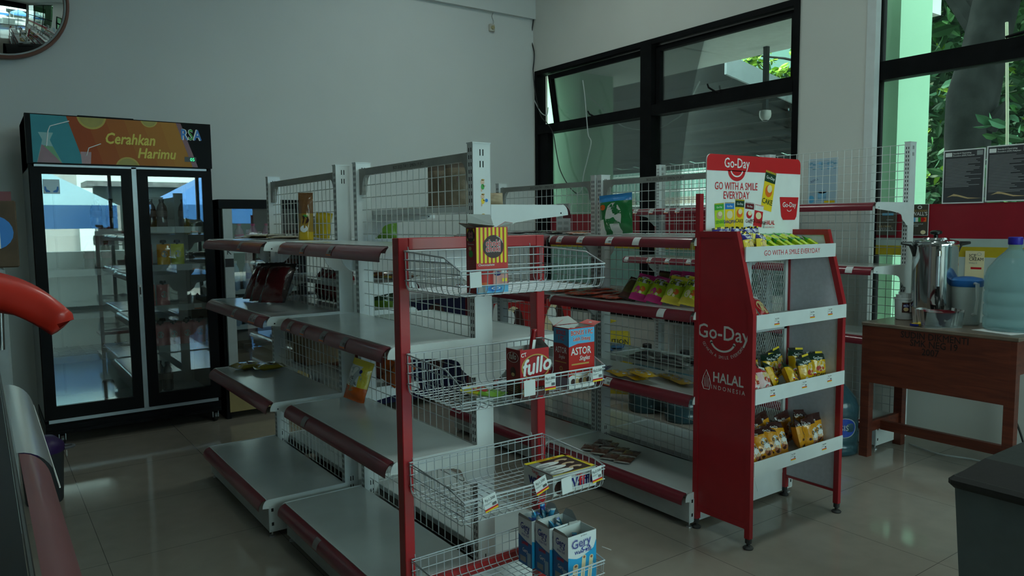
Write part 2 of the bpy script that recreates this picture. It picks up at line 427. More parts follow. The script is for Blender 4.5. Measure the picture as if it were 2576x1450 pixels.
def gondola(name, label, group, xs, ths, y0, y1, H, left=None, right=None, rail=True, writing='', posts=(0, 1), bays=None,
            depth=0.32, base_d=0.365, rail_z=None, panel_top=None, rear_wires=True):
    """xs: -X face of the spine, ths: spine thickness. left/right: list of (z, kwargs) shelves, first is the base shelf"""
    wl = Vector((xs+ths/2, (y0+y1)/2, 0)); t = thing(name, label, 'shelf rack', wl, 0, group)
    for k, (pa, pb) in enumerate(((y0, y0+PW), (y1-PW, y1))):
        if k in posts: b = MB(); post(b, xs, xs+ths, pa, pb, 0.02, H); b.build('post', t, world=wl)
    b = MB(); wire_panel(b, xs+ths*0.35, y0+PW, y1-PW, 0.16, (panel_top or H-0.05)); b.build('wire_panel', t, world=wl)
    if rail:
        rz = rail_z or H-0.030
        b = MB(); xa = xs+ths*0.22; xb = xa+0.022
        b.box(xa, xb, y0+PW, y1-PW, rz-0.030, rz, GREYM)
        for (yy, s) in ((y0+PW, 1), (y1-PW, -1)):       # curved corner plates
            P = [(yy, rz), (yy+s*0.075, rz-0.0), (yy+s*0.075, rz-0.028)]
            for q in range(6):
                a = R(90*q/5); P.append((yy+s*(0.075-0.045*math.sin(a)), rz-0.028-0.07*(1-math.cos(a))))
            P += [(yy+s*0.022, rz-0.115), (yy, rz-0.115)]
            b.prism(P, 0, xa-0.001, xb+0.001, GREYM)
        ra = b.build('top_rail', t, world=wl)
        if writing:
            b = MB(); b.text(writing, plane_fn((xa-0.0008, (y0+y1)/2, rz-0.022), (0, -1, 0), (0, 0, 1)), mat('marker_pen', (0.07, 0.07, 0.07, 1), 0.8, vary=0), size=0.019, sx=1.05)
            w = b.build('marker_writing', ra, world=wl)
    for sd, shelves in ((-1, left), (1, right)):
        if not shelves: continue
        x_at = xs if sd < 0 else xs+ths
        for k, (z, kw) in enumerate(shelves):
            base = k == 0 and z < 0.25
            d = kw.get('depth', base_d if base else depth); xf = x_at+sd*d
            b = MB(); xa, xb = sorted((x_at+sd*0.004, xf)); b.box(xa, xb, y0+0.006, y1-0.006, z-0.022, z, SHELFW)
            sh = b.build('base_shelf' if base else 'shelf', t, world=wl)
            strip = kw.get('strip', True)
            if strip:
                a0, a1 = kw.get('sy', (y0+0.01, y1-0.01)); price_strip(sh, wl, xf, z, sd, a0, a1)
                if kw.get('tags'): strip_tags(sh, wl, xf, z, sd, kw['tags'], blank=kw.get('blank', ()))
            for yy in (y0-0.002, y1):
                b = MB(); P = bracket_outline(x_at, xf, z+0.002, sd, 0.02 if base else 0.11); b.prism(P, 1, yy, yy+0.003, WHITE)
                if not base: b.box(*sorted((xf-sd*0.016, xf-sd*0.010)), yy-0.0007, yy, z-0.032, z-0.026, SLOT)
                b.build('bracket', sh, world=wl)
            if base:
                b = MB(); xp = xf-sd*0.005
                b.box(*sorted((xp, xp-sd*0.012)), y0+0.004, y1-0.004, 0.028, z-0.03, mat('plinth_grey', (0.42, 0.45, 0.45, 1), 0.45))
                b.build('plinth', t, world=wl)
                for yy in (y0-0.001, y1-0.002):
                    b = MB(); b.box(*sorted((x_at, xp)), yy, yy+0.003, 0.025, z-0.02, WHITE)
                    b.box(*sorted((xp-sd*0.002, xp-sd*0.028)), yy-0.003, yy+0.006, 0.03, z-0.028, WHITE)
                    for zz in (0.055, 0.12): b.box(*sorted((xp-sd*0.010, xp-sd*0.020)), yy-0.0037, yy-0.003, zz, zz+0.015, SLOT)
                    b.build('base_bracket', t, world=wl)
                    b = MB(); b.lathe([(0.0, 0.0), (0.014, 0.0), (0.014, 0.006), (0.004, 0.009), (0.004, 0.03)], mat('zinc', (0.5, 0.5, 0.5, 1), 0.35, metal=0.8), 10, (xp-sd*0.016, yy+0.014*(1 if yy < (y0+y1)/2 else -1), 0))
                    b.build('foot', t, world=wl)
    return t
SH = lambda z, **k: (z, k)
TAGM[0] = mat('tag_under_film', (0.27, 0.24, 0.25, 1), 0.4, vary=0.1)
WR = 'BOS 2025 TW 1  SMKN 19 JKT'
G1 = gondola('gondola_shelf', 'white double-sided wire-backed shelf rack nearest the glass-door fridges, brown-grey top rail without writing', 'white wire-backed shelf racks',
    1.355, 0.068, 3.275, 4.29, 1.672,
    left=[SH(0.175, depth=0.37), SH(0.61), SH(0.995, tags=[3.42, 3.47, 3.75]), SH(1.325, tags=[3.6])], right=[SH(0.175), SH(0.61), SH(0.985), SH(1.115), SH(1.325)])
G2 = gondola('gondola_shelf', 'white shelf rack with cartoon stickers on its tall post, behind the red basket stand', 'white wire-backed shelf racks',
    1.405, 0.072, 2.19, 3.20, 1.677, writing=WR,
    left=[SH(0.175, tags=[2.75], blank=(0,)), SH(0.61, tags=[2.96], blank=(0,)), SH(0.995, tags=[3.09, 2.93, 2.72, 2.52], ), SH(1.325, tags=[2.9, 2.62])],
    right=[SH(0.175), SH(0.975), SH(1.462, depth=0.33, sy=(2.192, 2.235))])
TAGM[0] = PAPER
# small cartoon stickers on the post
b = MB(); fn = plane_fn((1.441, 2.1893, 0), (1, 0, 0), (0, 0, 1))
SKIN = ink('sticker_skin', 225, 190, 160)
for z, c in ((1.575-0.05, P_GRN), (1.475, P_YEL), (1.405, P_BRN)):
    b.disc(fn, SKIN, 0.002, z+0.016, 0.008); b.disc(fn, P_GOLD, 0.004, z+0.024, 0.007, 0.003)
    b.disc(fn, c, 0.003, z, 0.007, 0.010); b.disc(fn, SKIN, 0.010, z+0.003, 0.006, 0.002); b.disc(fn, SKIN, -0.002, z-0.012, 0.003, 0.006)
b.disc(plane_fn((1.441, 2.1889, 0), (1, 0, 0), (0, 0, 1)), P_BLU, 0.018, 1.478, 0.006)
b.build('sticker', G2, world=Vector(G2.location))
G3a = gondola('gondola_shelf', 'far white shelf rack before the window corner, silver packets lying on its top shelf', 'white wire-backed shelf racks',
    2.91, 0.068, 3.240, 4.25, 1.665, writing=WR,
    left=[SH(0.165), SH(0.61), SH(0.995, tags=[3.35]), SH(1.325, tags=[4.02, 3.7, 3.35])], right=[SH(0.165), SH(0.62), SH(0.99), SH(1.325)])
G3b = gondola('gondola_shelf', 'white shelf rack beside the red snack stand, holding orange, green and yellow snack packs', 'white wire-backed shelf racks',
    2.915, 0.068, 2.215, 3.228, 1.665, writing=WR,
    left=[SH(0.165, depth=0.36), SH(0.61, tags=[2.76]), SH(0.995, tags=[2.40], blank=(0,)), SH(1.325, tags=[3.14, 2.97, 2.75, 2.56], blank=(3,))],
    right=[SH(0.165), SH(0.62), SH(1.325, tags=[3.1, 2.7])])
G4 = gondola('gondola_shelf', 'tall single-sided shelf rack standing against the window wall behind the others', 'white wire-backed shelf racks',
    4.655, 0.07, 2.325, 3.358, 1.865, rail=False, panel_top=1.85,
    left=[SH(0.17, depth=0.30, sy=(2.34, 3.34)), SH(0.70, depth=0.36), SH(1.115, depth=0.36, tags=[2.47], blank=(0,)), SH(1.495, depth=0.36)])
G4b = gondola('gondola_shelf', 'far bay of the tall window-wall rack, with a row of price tags', 'white wire-backed shelf racks',
    4.655, 0.07, 3.368, 4.42, 1.865, rail=False, panel_top=1.85,
    left=[SH(0.17, depth=0.30), SH(0.70, depth=0.36), SH(1.115, depth=0.36, tags=[4.37, 4.12, 3.93, 3.72], blank=(0,)), SH(1.495, depth=0.36, tags=[4.27, 4.1, 3.94, 3.83])])

# ================================================================== red basket stand
BX0, BX1, BY1, BY0 = 1.035, 1.552, 2.00, 1.684
def basket(parent, wl, zb, zr, tags=()):
    """wire basket: open top, high back, low front with sloping side corners, dense wire floor"""
    b = MB(); W = CHROMEW; x0, x1, y0, y1 = BX0, BX1, BY0, BY1
    zf = zb+0.072; r = 0.0016; R2 = 0.0026; c = 0.018
    yk = y0+0.085                     # where the side rim begins to drop
    rim = [(x0, y1, zr), (x0, yk, zr-0.012), (x0, y0, zf), (x1, y0, zf), (x1, yk, zr-0.012), (x1, y1, zr)]
    b.tube(rim, R2, W, 5, closed=True)
    def rimz(y): return zr-0.012*(y1-y)/(y1-yk) if y > yk else zf+(zr-0.012-zf)*(y-y0)/(yk-y0)
    # U wires running front to back
    n = 18
    for i in range(n+1):
        x = x0+0.004+(x1-x0-0.008)*i/n
        b.tube([(x, y0, zf), (x, y0+0.004, zb+c), (x, y0+0.004+c*.4, zb+c*.35), (x, y0+0.02, zb), (x, y1-0.02, zb), (x, y1-c*.4, zb+c*.35), (x, y1, zb+c), (x, y1, zr)], r, W, 4, cap=False)
    m = 10
    for i in range(m+1):
        y = y0+0.014+(y1-y0-0.02)*i/m; zz = rimz(y)
        b.tube([(x0, y, zz), (x0+0.003, y, zb+c), (x0+0.009, y, zb+c*.3), (x0+0.022, y, zb+0.003), (x1-0.022, y, zb+0.003), (x1-0.009, y, zb+c*.3), (x1-0.003, y, zb+c), (x1, y, zz)], r, W, 4, cap=False)
    for h in (0.030, 0.062, 0.092):
        z = zb+h
        if h < 0.07: b.tube([(x0, y1, z), (x0, y0, z), (x1, y0, z), (x1, y1, z)], r, W, 4, closed=True)
        else: b.tube([(x0, y0+0.05, z), (x0, y1, z), (x1, y1, z), (x1, y0+0.05, z)], r, W, 4, cap=False)
    for x in (x0+0.015, x1-0.045): b.tube([(x, y1, zr), (x, y1+0.004, zr+0.012), (x, y1+0.010, zr+0.012)], r, W, 4)
    o = b.build('wire_basket', parent, smooth=True, world=wl)
    return o, zf
def card(parent, wl, x, y, ztop, w, h, txt=None, tilt=0.0, name='price_tag', blank=False, rz=0.0):
    ux = Vector((math.cos(tilt), 0, math.sin(tilt))); uy = Vector((-math.sin(tilt), 0, math.cos(tilt))); o = Vector((x, y, ztop))
    b = MB()
    q = lambda x0, x1, y0, y1, m, k=1: b.add([o+ux*a+uy*c+Vector((0, -0.0006*k, 0)) for a, c in ((x0, y0), (x1, y0), (x1, y1), (x0, y1))], [(0, 1, 2, 3)], m)
    b.add([o+ux*a+uy*c+Vector((0, d, 0)) for d in (0.0005, -0.0004) for a, c in ((0, 0), (w, 0), (w, -h), (0, -h))], [(0, 1, 2, 3), (7, 6, 5, 4), (0, 4, 5, 1), (1, 5, 6, 2), (2, 6, 7, 3), (3, 7, 4, 0)], PAPER)
    if not blank:
        f = lambda a, c: o+ux*a+uy*c+Vector((0, -0.0012, 0))
        b.text(txt, f, INK, size=h*0.25, x=w*0.50, y=-h*0.34, sx=0.92)
        q(w*.05, w*.62, -h*.50, -h*.47, P_GRY, 2); q(w*.05, w*.42, -h*.56, -h*.53, P_GRY, 2)
        for i in range(12): q(w*(.60+.028*i), w*(.60+.028*i+(.014 if i % 3 else .02)), -h*.74, -h*.56, INK, 2)
        q(0, w, -h*.90, -h*.80, P_RED, 2); q(0, w, -h, -h*.90, P_YEL, 2)
    return b.build(name, parent, world=wl)
wl = Vector(((BX0+BX1)/2, 2.02, 0))
BR = thing('basket_stand', 'red metal display stand with four white wire baskets at the end of the shelves', 'display stand', wl)
RT_ = 1.357
for xa in (1.018, 1.535):
    b = MB(); b.rbox(xa, xa+0.034, BY1+0.004, BY1+0.044, 0.0, RT_, REDM, 0.002); b.build('leg', BR, world=wl)
b = MB(); b.rbox(1.052, 1.535, BY1+0.004, BY1+0.044, RT_-0.036, RT_, REDM, 0.002)
b.build('top_bar', BR, world=wl)
b = MB(); b.box(1.052, 1.535, BY1+0.006, BY1+0.03, 0.245, 0.278, REDM); b.build('crossbar', BR, world=wl)
b = MB()
for xa in (1.018, 1.535): b.box(xa, xa+0.034, 1.66, 2.003, 0.228, 0.252, REDM)
b.box(1.018, 1.569, 1.655, 1.675, 0.225, 0.255, REDM); b.build('bottom_frame', BR, world=wl)
b = MB()
for xa in (1.018, 1.535): b.box(xa, xa+0.034, 1.66, 2.003, 0.0, 0.03, REDM)
b.build('base_foot', BR, world=wl)
K1, z1 = basket(BR, wl, 1.200, 1.318); K2, z2 = basket(BR, wl, 0.885, 1.006); K3, z3 = basket(BR, wl, 0.568, 0.670); K4, z4 = basket(BR, wl, 0.262, 0.362)
YC = BY0-0.005
card(K1, wl, 1.062, YC, z1-0.004, 0.037, 0.042, blank=True, tilt=0.03)
card(K2, wl, 1.238, YC, z2-0.006, 0.040, 0.046, blank=True, tilt=0.02)
card(K2, wl, 1.313, YC, z2+0.002, 0.040, 0.046, 'Rp1,000')
card(K2, wl, 1.497, YC, z2+0.002, 0.040, 0.046, 'Rp2,500', tilt=0.02)
card(K3, wl, 1.092, YC, z3+0.002, 0.044, 0.046, 'Rp1,500', tilt=0.22)
card(K3, wl, 1.268, YC, z3+0.010, 0.046, 0.046, 'Rp1,500', tilt=0.30)
card(K3, wl, 1.492, YC, z3+0.002, 0.040, 0.046, 'Rp2,500', tilt=0.12)
card(K3, wl, 1.372, YC, z3-0.004, 0.040, 0.050, blank=True, tilt=0.10)

# ================================================================== red snack display stand
GX0, GX1, GYF, GYB = 2.588, 3.285, 1.912, 2.222
wl = Vector(((GX0+GX1)/2, (GYF+GYB)/2, 0))
GD = thing('snack_display_stand', 'tall red snack display stand with white shelves and a printed header board', 'display stand', wl)
REDG = mat('red_gloss_panel', (0.36, 0.012, 0.02, 1), 0.32, vary=0.05, coat=0.15)
LILAC = mat('grey_inner_panel', (0.66, 0.65, 0.72, 1), 0.6, vary=0.05, scale=60)
side = [(GYB, 0.035), (GYB, 1.352), (2.00, 1.352), (GYF, 1.01), (GYF, 0.035)]
T = 0.026
for X, nm in ((GX0, 'left'), (GX1-T, 'right')):
    left = nm == 'left'
    b = MB()
    # tubular frame
    pts = [(GYB, 0.045), (GYB, 1.352), (2.00, 1.352), (GYF, 1.01), (GYF, 0.045)]
    segs = [(0, 1), (1, 2), (2, 3), (3, 4)]
    for i, j in segs:
        (ya, za), (yb, zb) = pts[i], pts[j]; d = Vector((yb-ya, zb-za)).normalized(); nrm = Vector((-d.y, d.x))*T
        b.prism([(ya, za), (yb, zb), (yb+nrm.x, zb+nrm.y), (ya+nrm.x, za+nrm.y)], 0, X+0.0005*i, X+T-0.0005*i, REDG)
    b.box(X+.0022, X+T-.0022, GYF+T*.5, GYB-T*.5, 0.085 if left else 0.10, 0.085+T, REDG)
    b.build('side_frame', GD, world=wl)
    b = MB(); inner = [(GYB-T, 0.10 if left else 0.112), (GYB-T, 1.33), (2.012, 1.33), (GYF+T, 1.006), (GYF+T, 0.10 if left else 0.112)]
    if left: b.prism(inner, 0, X+0.004, X+0.010, REDG)
    else: b.prism(inner, 0, X+0.006, X+0.012, LILAC)
    sp = b.build('side_panel', GD, world=wl)
    if left:
        b = MB(); fx = plane_fn((X+0.0036, 2.067, 0), (0, -1, 0), (0, 0, 1)); sil = mat('silver_lettering', (0.62, 0.62, 0.60, 1), 0.5, vary=0.02)
        b.text('Go-Day', fx, sil, size=0.088, x=0.0, y=0.885, bold=0.012, sx=0.98)
        b.disc(fx, sil, 0.0, 0.888, 0.070, 0.058, 24, 200, 340, 0.86)
        for a in (200, 340): b.disc(fx, sil, 0.065*math.cos(R(a)), 0.888+0.054*math.sin(R(a)), 0.007)
        s = 'GO WITH A SMILE EVERYDAY'; n = len(s)
        for i, ch in enumerate(s):
            if ch == ' ': continue
            a = R(205+130*i/(n-1)); cx, cz = 0.118*math.cos(a), 0.905+0.098*math.sin(a)
            b.text(ch, fx, sil, size=0.020, x=cx, y=cz-0.006, rot=a+R(90), sx=0.9)
        b.text('HALAL', fx, sil, size=0.062, x=0.030, y=0.695, bold=0.022, sx=0.86)
        b.text('I N D O N E S I A', fx, sil, size=0.026, x=0.030, y=0.662, bold=0.012, sx=0.92)
        for k in range(4): b.add([fx(-0.098+0.008*k, 0.665), fx(-0.0955+0.008*k, 0.665), fx(-0.0955+0.008*k, 0.705+0.012*(k % 3)), fx(-0.098+0.008*k, 0.705+0.012*(k % 3))], [(0, 1, 2, 3)], sil)
        P = [(-0.086, 0.742), (-0.070, 0.712), (-0.062, 0.685), (-0.070, 0.655), (-0.100, 0.655), (-0.110, 0.680), (-0.102, 0.710)]
        b.tube([fx(*p) for p in P], 0.0014, sil, 4, closed=True)
        b.build('printed_logo', sp, world=wl)
# back uprights that carry the header board
for X in (GX0, GX1-T):
    b = MB(); b.box(X+.001, X+T-.001, GYB-T+.001, GYB-.001, 1.350, 1.517, REDG); b.build('header_upright', GD, world=wl)
b = MB(); b.box(GX0+T, GX1-T, GYB-T, GYB-T+0.012, 0.30, 0.324, WHITE)
for z in (0.36, 0.62, 0.86, 1.20): b.box(GX0+T, GX1-T, GYB-0.016, GYB-0.004, z, z+0.02, WHITE)
for x in (GX0+T, 2.93, GX1-T-0.02): b.box(x, x+0.02, GYB-0.016, GYB-0.004, 0.30, 1.25, WHITE)
b.build('back_frame', GD, world=wl)
b = MB(); s = 0.0175; h = 0.014; r = 0.0008; x = GX0+T
zlo, zhi = 0.33, 1.24; L = zhi-zlo; n = int((GX1-GX0-2*T+L*0.45)/s)
x0_, x1_ = GX0+T, GX1-T; k = 0.45
for i in range(-int(L*k/s)-1, int((x1_-x0_)/s)+2):
    for sg in (1, -1):
        # line x = xs + sg*k*(z-zlo)
        xs_ = x0_+i*s if sg > 0 else x0_+i*s+L*k
        za, zb = 0.0, L
        xa, xb = xs_, xs_+sg*k*L
        t0, t1 = 0.0, 1.0
        dx = xb-xa
        lo, hi = sorted(((x0_-xa)/dx, (x1_-xa)/dx)); t0 = max(t0, lo); t1 = min(t1, hi)
        if t1-t0 < 0.01: continue
        b.wire((xa+dx*t0, GYB-0.010, zlo+L*t0), (xa+dx*t1, GYB-0.010, zlo+L*t1), r, WIREW)
b.build('expanded_mesh_back', GD, world=wl)
def gshelf(z, zt, yf, tags):
    b = MB(); b.box(GX0+T, GX1-T, yf+0.004, GYB-0.018, z, z+0.004, WHITE)
    b.box(GX0+0.022, GX1-0.004, yf-0.004, yf, z-0.003, zt, WHITE)
    s = b.build('shelf', GD, world=wl)
    for (x, zz) in tags:
        card(s, wl, x, yf-0.0045, zz, 0.036, 0.037, 'Rp2,000')
    return s
gshelf(0.945, 1.004, GYF, [(2.728, 0.990), (2.988, 0.998), (3.128, 1.000)])
gshelf(0.628, 0.690, GYF, [(2.708, 0.683), (2.940, 0.688), (3.137, 0.690)])
gshelf(0.318, 0.378, GYF, [(2.868, 0.373), (3.108, 0.374)])
b = MB(); b.box(GX0+T, GX1-T, 1.985, GYB-0.018, 1.236, 1.240, WHITE); ts = b.build('shelf', GD, world=wl)
b = MB(); b.box(GX0+0.018, GX1-0.012, 1.965, 1.971, 1.225, 1.287, WHITE)
bn = b.build('front_banner', GD, world=wl)
b = MB(); b.text('GO WITH A SMILE EVERYDAY', plane_fn(((GX0+GX1)/2, 1.9645, 1.247), (1, 0, 0), (0, 0, 1)), P_RED, size=0.032, bold=0.002, sx=0.98); b.build('banner_lettering', bn, world=wl)
for X in (GX0, GX1-T):
    for Y in (GYF, GYB-T):
        b = MB(); c = (X+T/2, Y+T/2, 0)
        b.lathe([(0, 0), (0.021, 0), (0.023, 0.005), (0.018, 0.010), (0.008, 0.014), (0.008, 0.022), (0.014, 0.026), (0.014, 0.045)], mat('black_rubber', (0.03, 0.03, 0.03, 1), 0.6), 14, c)
        b.build('foot', GD, world=wl, smooth=True)
# header board (flat printed board) : mascot left out, snack pack row and words kept
b = MB(); hx0, hx1, hz0, hz1, hy = 2.618, 3.312, 1.330, 1.692, GYB-0.036
def rr(x0, x1, z0, z1, r, lowr=0.0):
    P = []
    for cx, cz, a in ((x1-r, z1-r, 0), (x0+r, z1-r, 90)):
        for k in range(7): an = R(a+15*k); P.append((cx+r*math.cos(an), cz+r*math.sin(an)))
    P += [(x0, z0), (x1, z0)]
    return P
b.prism(rr(hx0, hx1, hz0, hz1, 0.028), 1, hy, hy+0.005, P_WHT)
f = lambda L: plane_fn((hx0, hy, hz0), (1, 0, 0), (0, 0, 1), L)
W_, H_ = hx1-hx0, hz1-hz0
P = [(x-hx0, z-hz0) for x, z in rr(hx0, hx1, hz1-0.072, hz1, 0.028)]
b.add([f(0.0006)(*p) for p in P], [tuple(range(len(P)))], P_RED)
b.disc(f(0.0006), P_RED, 0.205, H_-0.068, 0.062, 0.048, 24, 180, 360)
f2 = f(0.0012)
b.text('Go-Day', f2, P_WHT, size=0.062, x=0.205, y=H_-0.056, bold=0.012, sx=0.9)
b.disc(f2, P_WHT, 0.205, H_-0.062, 0.046, 0.036, 20, 195, 345, 0.84)
b.text('GO WITH A SMILE', f2, P_RED, size=0.048, x=0.205, y=0.207, bold=0.008, sx=0.78)
b.text('EVERYDAY', f2, P_RED, size=0.048, x=0.205, y=0.166, bold=0.008, sx=0.80)
def flatpack(cx, cz, w, h, rot, top, body, word, wc, art, stripe):
    c, s_ = math.cos(rot), math.sin(rot)
    g = lambda lift: (lambda a, bb: f(lift)(cx+a*c-bb*s_, cz+a*s_+bb*c))
    q = lambda x0, x1, y0, y1, m, L: b.add([g(L)(x0, y0), g(L)(x1, y0), g(L)(x1, y1), g(L)(x0, y1)], [(0, 1, 2, 3)], m)
    q(-w/2, w/2, -h/2, h/2, body, 0.0012); q(-w/2, w/2, h*0.22, h/2, top, 0.0016)
    n = 12
    for i in range(n): q(-w/2+w*i/n, -w/2+w*(i+.5)/n, h*.45, h/2, stripe, 0.002)
    b.disc(g(0.0018), art, 0.0, 0.0, w*0.33, h*0.16); b.disc(g(0.002), P_CREAM, w*0.06, h*0.06, w*0.22, h*0.1)
    b.text('Go-Day', g(0.0022), P_WHT, size=h*0.11, x=0, y=h*0.30, bold=0.01)
    b.text(word, g(0.0022), wc, size=h*0.19, x=0, y=-h*0.34, bold=0.015, sx=0.9)
for i, (top, body, word, wc, art, st, hh) in enumerate(((P_GRN, P_LIME, 'SENBEI', P_GRN, P_TAN, P_YEL, .108), (P_BLU, P_YEL, 'SHAQIMA', P_NAVY, P_CREAM, P_YEL, .113),
        (P_DGRN, P_YEL, 'CAKE', P_DGRN, P_ORG, P_YEL, .126), (P_MAR, P_WHT, 'CAKE', P_MAR, P_RED, P_WHT, .113), (P_WHT, P_RED, 'RICE CRACKER', P_BRN, P_CREAM, P_RED, .102))):
    flatpack(0.088+0.070*i, 0.038+hh/2, 0.064, hh, R(4-3*i), top, body, word, wc, art, st)
flatpack(0.442, 0.205, 0.082, 0.185, R(-11), P_DGRN, P_YEL, 'CAKE', P_DGRN, P_ORG, P_YEL)
b.text('HALAL', f2, P_RED, size=0.030, x=0.455, y=0.046, bold=0.02, sx=0.85); b.text('I N D O N E S I A', f2, P_RED, size=0.012, x=0.455, y=0.030, bold=0.005, sx=0.8)
for k in range(4): b.add([f2(0.402+.004*k, .030), f2(0.4035+.004*k, .030), f2(0.4035+.004*k, .055), f2(0.402+.004*k, .055)], [(0, 1, 2, 3)], P_GRY)
# plain stand-in where the mascot was: a red apron shape with the logo
P = [(0.530, 0.178), (0.700-0.018, 0.178), (0.668, 0.085), (0.655, 0.068), (0.560, 0.068), (0.545, 0.085)]
b.add([f(0.0014)(*p) for p in P], [tuple(range(len(P)))], P_RED)
b.text('Go-Day', f(0.002), P_WHT, size=0.034, x=0.607, y=0.130, bold=0.012); b.disc(f(0.002), P_WHT, 0.607, 0.122, 0.020, 0.014, 14, 200, 340, 0.8)
b.build('header_board', GD, world=wl)
# ================================================================== windows
GLASS = glassmat('window_glass', (0.90, 0.97, 0.94, 1), 0.035, 0.0, haze=0.012, hazec=(0.45, 0.6, 0.56, 1))
FROST = mat('frosted_green_film', (0.30, 0.52, 0.46, 1), 0.5, vary=0.08, alpha=0.75)
STK_R = mat('red_window_sticker', (0.30, 0.010, 0.022, 1), 0.45, vary=0.05); STK_Y = mat('yellow_window_sticker', (0.50, 0.36, 0.015, 1), 0.5, vary=0.05)
STK_W = mat('pale_window_sticker', (0.42, 0.50, 0.47, 1), 0.5, vary=0.05)
def frame_rect(b, X0, X1, ya, yb, za, zb, w, m):
    b.box(X0, X1, ya, yb, za, za+w, m); b.box(X0, X1, ya, yb, zb-w, zb, m); b.box(X0, X1, ya, ya+w, za+w, zb-w, m); b.box(X0, X1, yb-w, yb, za+w, zb-w, m)
# window 1 : two lights with awning sashes on top
ya, yb, za, zb = W1
b = MB(); X0, X1 = XW-0.012, XW+0.10
frame_rect(b, X0, X1, ya, yb, za, zb, 0.045, BLACKF)
b.box(X0-0.002, X1, 4.640, 4.770, za, zb, BLACKF); b.box(X0, X1, ya+0.04, yb-0.04, 2.312, 2.40, BLACKF)
b.box(X0+0.02, X1-0.02, yb-0.19, yb-0.04, za, 2.32, BLACKF)
w1 = struct(b.build('window_1'))
for (a, c) in ((3.258, 4.645), (4.765, 6.115)):
    b = MB(); b.box(XW+0.045, XW+0.051, a, c, za+0.04, 2.315, GLASS); b.build('window_pane', w1)
def sash(parent, name, a, c, z0, z1, tilt, X=XW+0.03):
    """awning sash hinged on its top edge"""
    h = z1-z0; M_ = Matrix.Translation((X, 0, z1)) @ Matrix.Rotation(tilt, 4, 'Y')
    b = MB(); b.T = M_; frame_rect(b, 0, 0.045, a, c, -h, 0, 0.045, BLACKF); o = b.build(name, parent)
    b = MB(); b.T = M_; b.box(0.02, 0.026, a+0.04, c-0.04, -h+0.04, -0.04, GLASS); b.build('sash_pane', o)
    b = MB(); b.T = M_; ym = (a+c)/2+0.02
    b.tube([(-0.005, ym-0.03, -h+0.02), (-0.02, ym, -h+0.03), (-0.045, ym+0.05, -h+0.07), (-0.05, ym+0.06, -h+0.10)], [0.012, 0.010, 0.008, 0.006], BLACKF, 6)
    b.build('sash_handle', o)
    return o
sash(w1, 'awning_sash', 4.775, 6.13, 2.37, 2.90, R(-9)); sash(w1, 'awning_sash', 3.26, 4.625, 2.385, 2.90, R(0))
b = MB()
for (a, c) in ((3.26, 4.645), (4.765, 6.11)):
    b.box(XW+0.038, XW+0.0445, a, c, 1.255, 1.475, STK_R); b.box(XW+0.038, XW+0.0445, a, c, 1.150, 1.222, STK_Y)
    b.box(XW+0.038, XW+0.0445, a, c, 1.222, 1.255, STK_W)
b.build('sticker_band', w1)
b = MB()
for (a, c) in ((3.26, 4.645), (4.765, 6.11)): b.box(XW+0.040, XW+0.0445, a, c, za+0.045, 1.150, FROST)
b.build('frosted_film', w1)
# window 2 : big light beside the pier, set back from the wall face
ya, yb, za, zb = W2
b = MB(); X0, X1 = XW+0.055, XW+0.15
frame_rect(b, X0, X1, ya, yb+0.06, za, zb, 0.055, BLACKF)
for ym in (0.95, -1.1): b.box(X0, X1, ym-0.045, ym+0.045, za, zb, BLACKF)
b.box(X0+0.006, X1, ya+0.05, yb-0.0, 2.305, 2.425, BLACKF)
b.box(X0+0.012, X1-0.02, 2.66, 2.70, 2.425, zb, BLACKF)
b.box(X0+0.01, X1-0.03, 2.66, 2.7, za, 2.31, BLACKF)
w2 = struct(b.build('window_2'))
for (a, c) in ((-3.06, -1.15), (-1.05, 0.91), (0.99, 2.70)):
    b = MB(); b.box(XW+0.085, XW+0.091, a, c, za+0.05, 2.31, GLASS); b.build('window_pane', w2)
    b = MB(); b.box(XW+0.085, XW+0.091, a, c, 2.42, zb-0.05, GLASS); b.build('window_pane', w2)
b = MB(); b.tube([(XW+0.05, 1.60, 2.43), (XW+0.03, 1.70, 2.45), (XW-0.0, 1.90, 2.42)], [0.010, 0.012, 0.008], BLACKF, 6); b.build('sash_handle', w2)
b = MB()
for (a, c) in ((-3.06, -1.15), (-1.05, 0.91), (0.99, 2.665)):
    b.box(XW+0.078, XW+0.084, a, c, 1.272, 1.487, STK_R); b.box(XW+0.078, XW+0.084, a, c, 1.222, 1.272, STK_W)
    b.box(XW+0.078, XW+0.084, a, c, 1.160, 1.222, STK_Y)
b.build('sticker_band', w2)
# window board under the tree window, dark sill strip
b = MB(); b.box(XW-0.01, XW+0.02, 3.2, 6.3, 0.53, 0.59, BLACKF); struct(b.build('trim_2'))
# pier skirting line where the plaster ends
b = MB(); b.box(XW-0.006, XW+0.055, 2.66, 2.72, 0.0, 3.6, mat('white_reveal', (0.70, 0.72, 0.72, 1), 0.6, vary=0.03)); struct(b.build('trim_3'))
# lower band of pale boards behind the tree window (inside), below the yellow stripe
b = MB(); b.box(XW+0.070, XW+0.077, 0.99, 2.25, 0.66, 1.160, mat('pale_lower_film', (0.46, 0.52, 0.50, 1), 0.5, vary=0.05)); b.build('lower_film', w2)

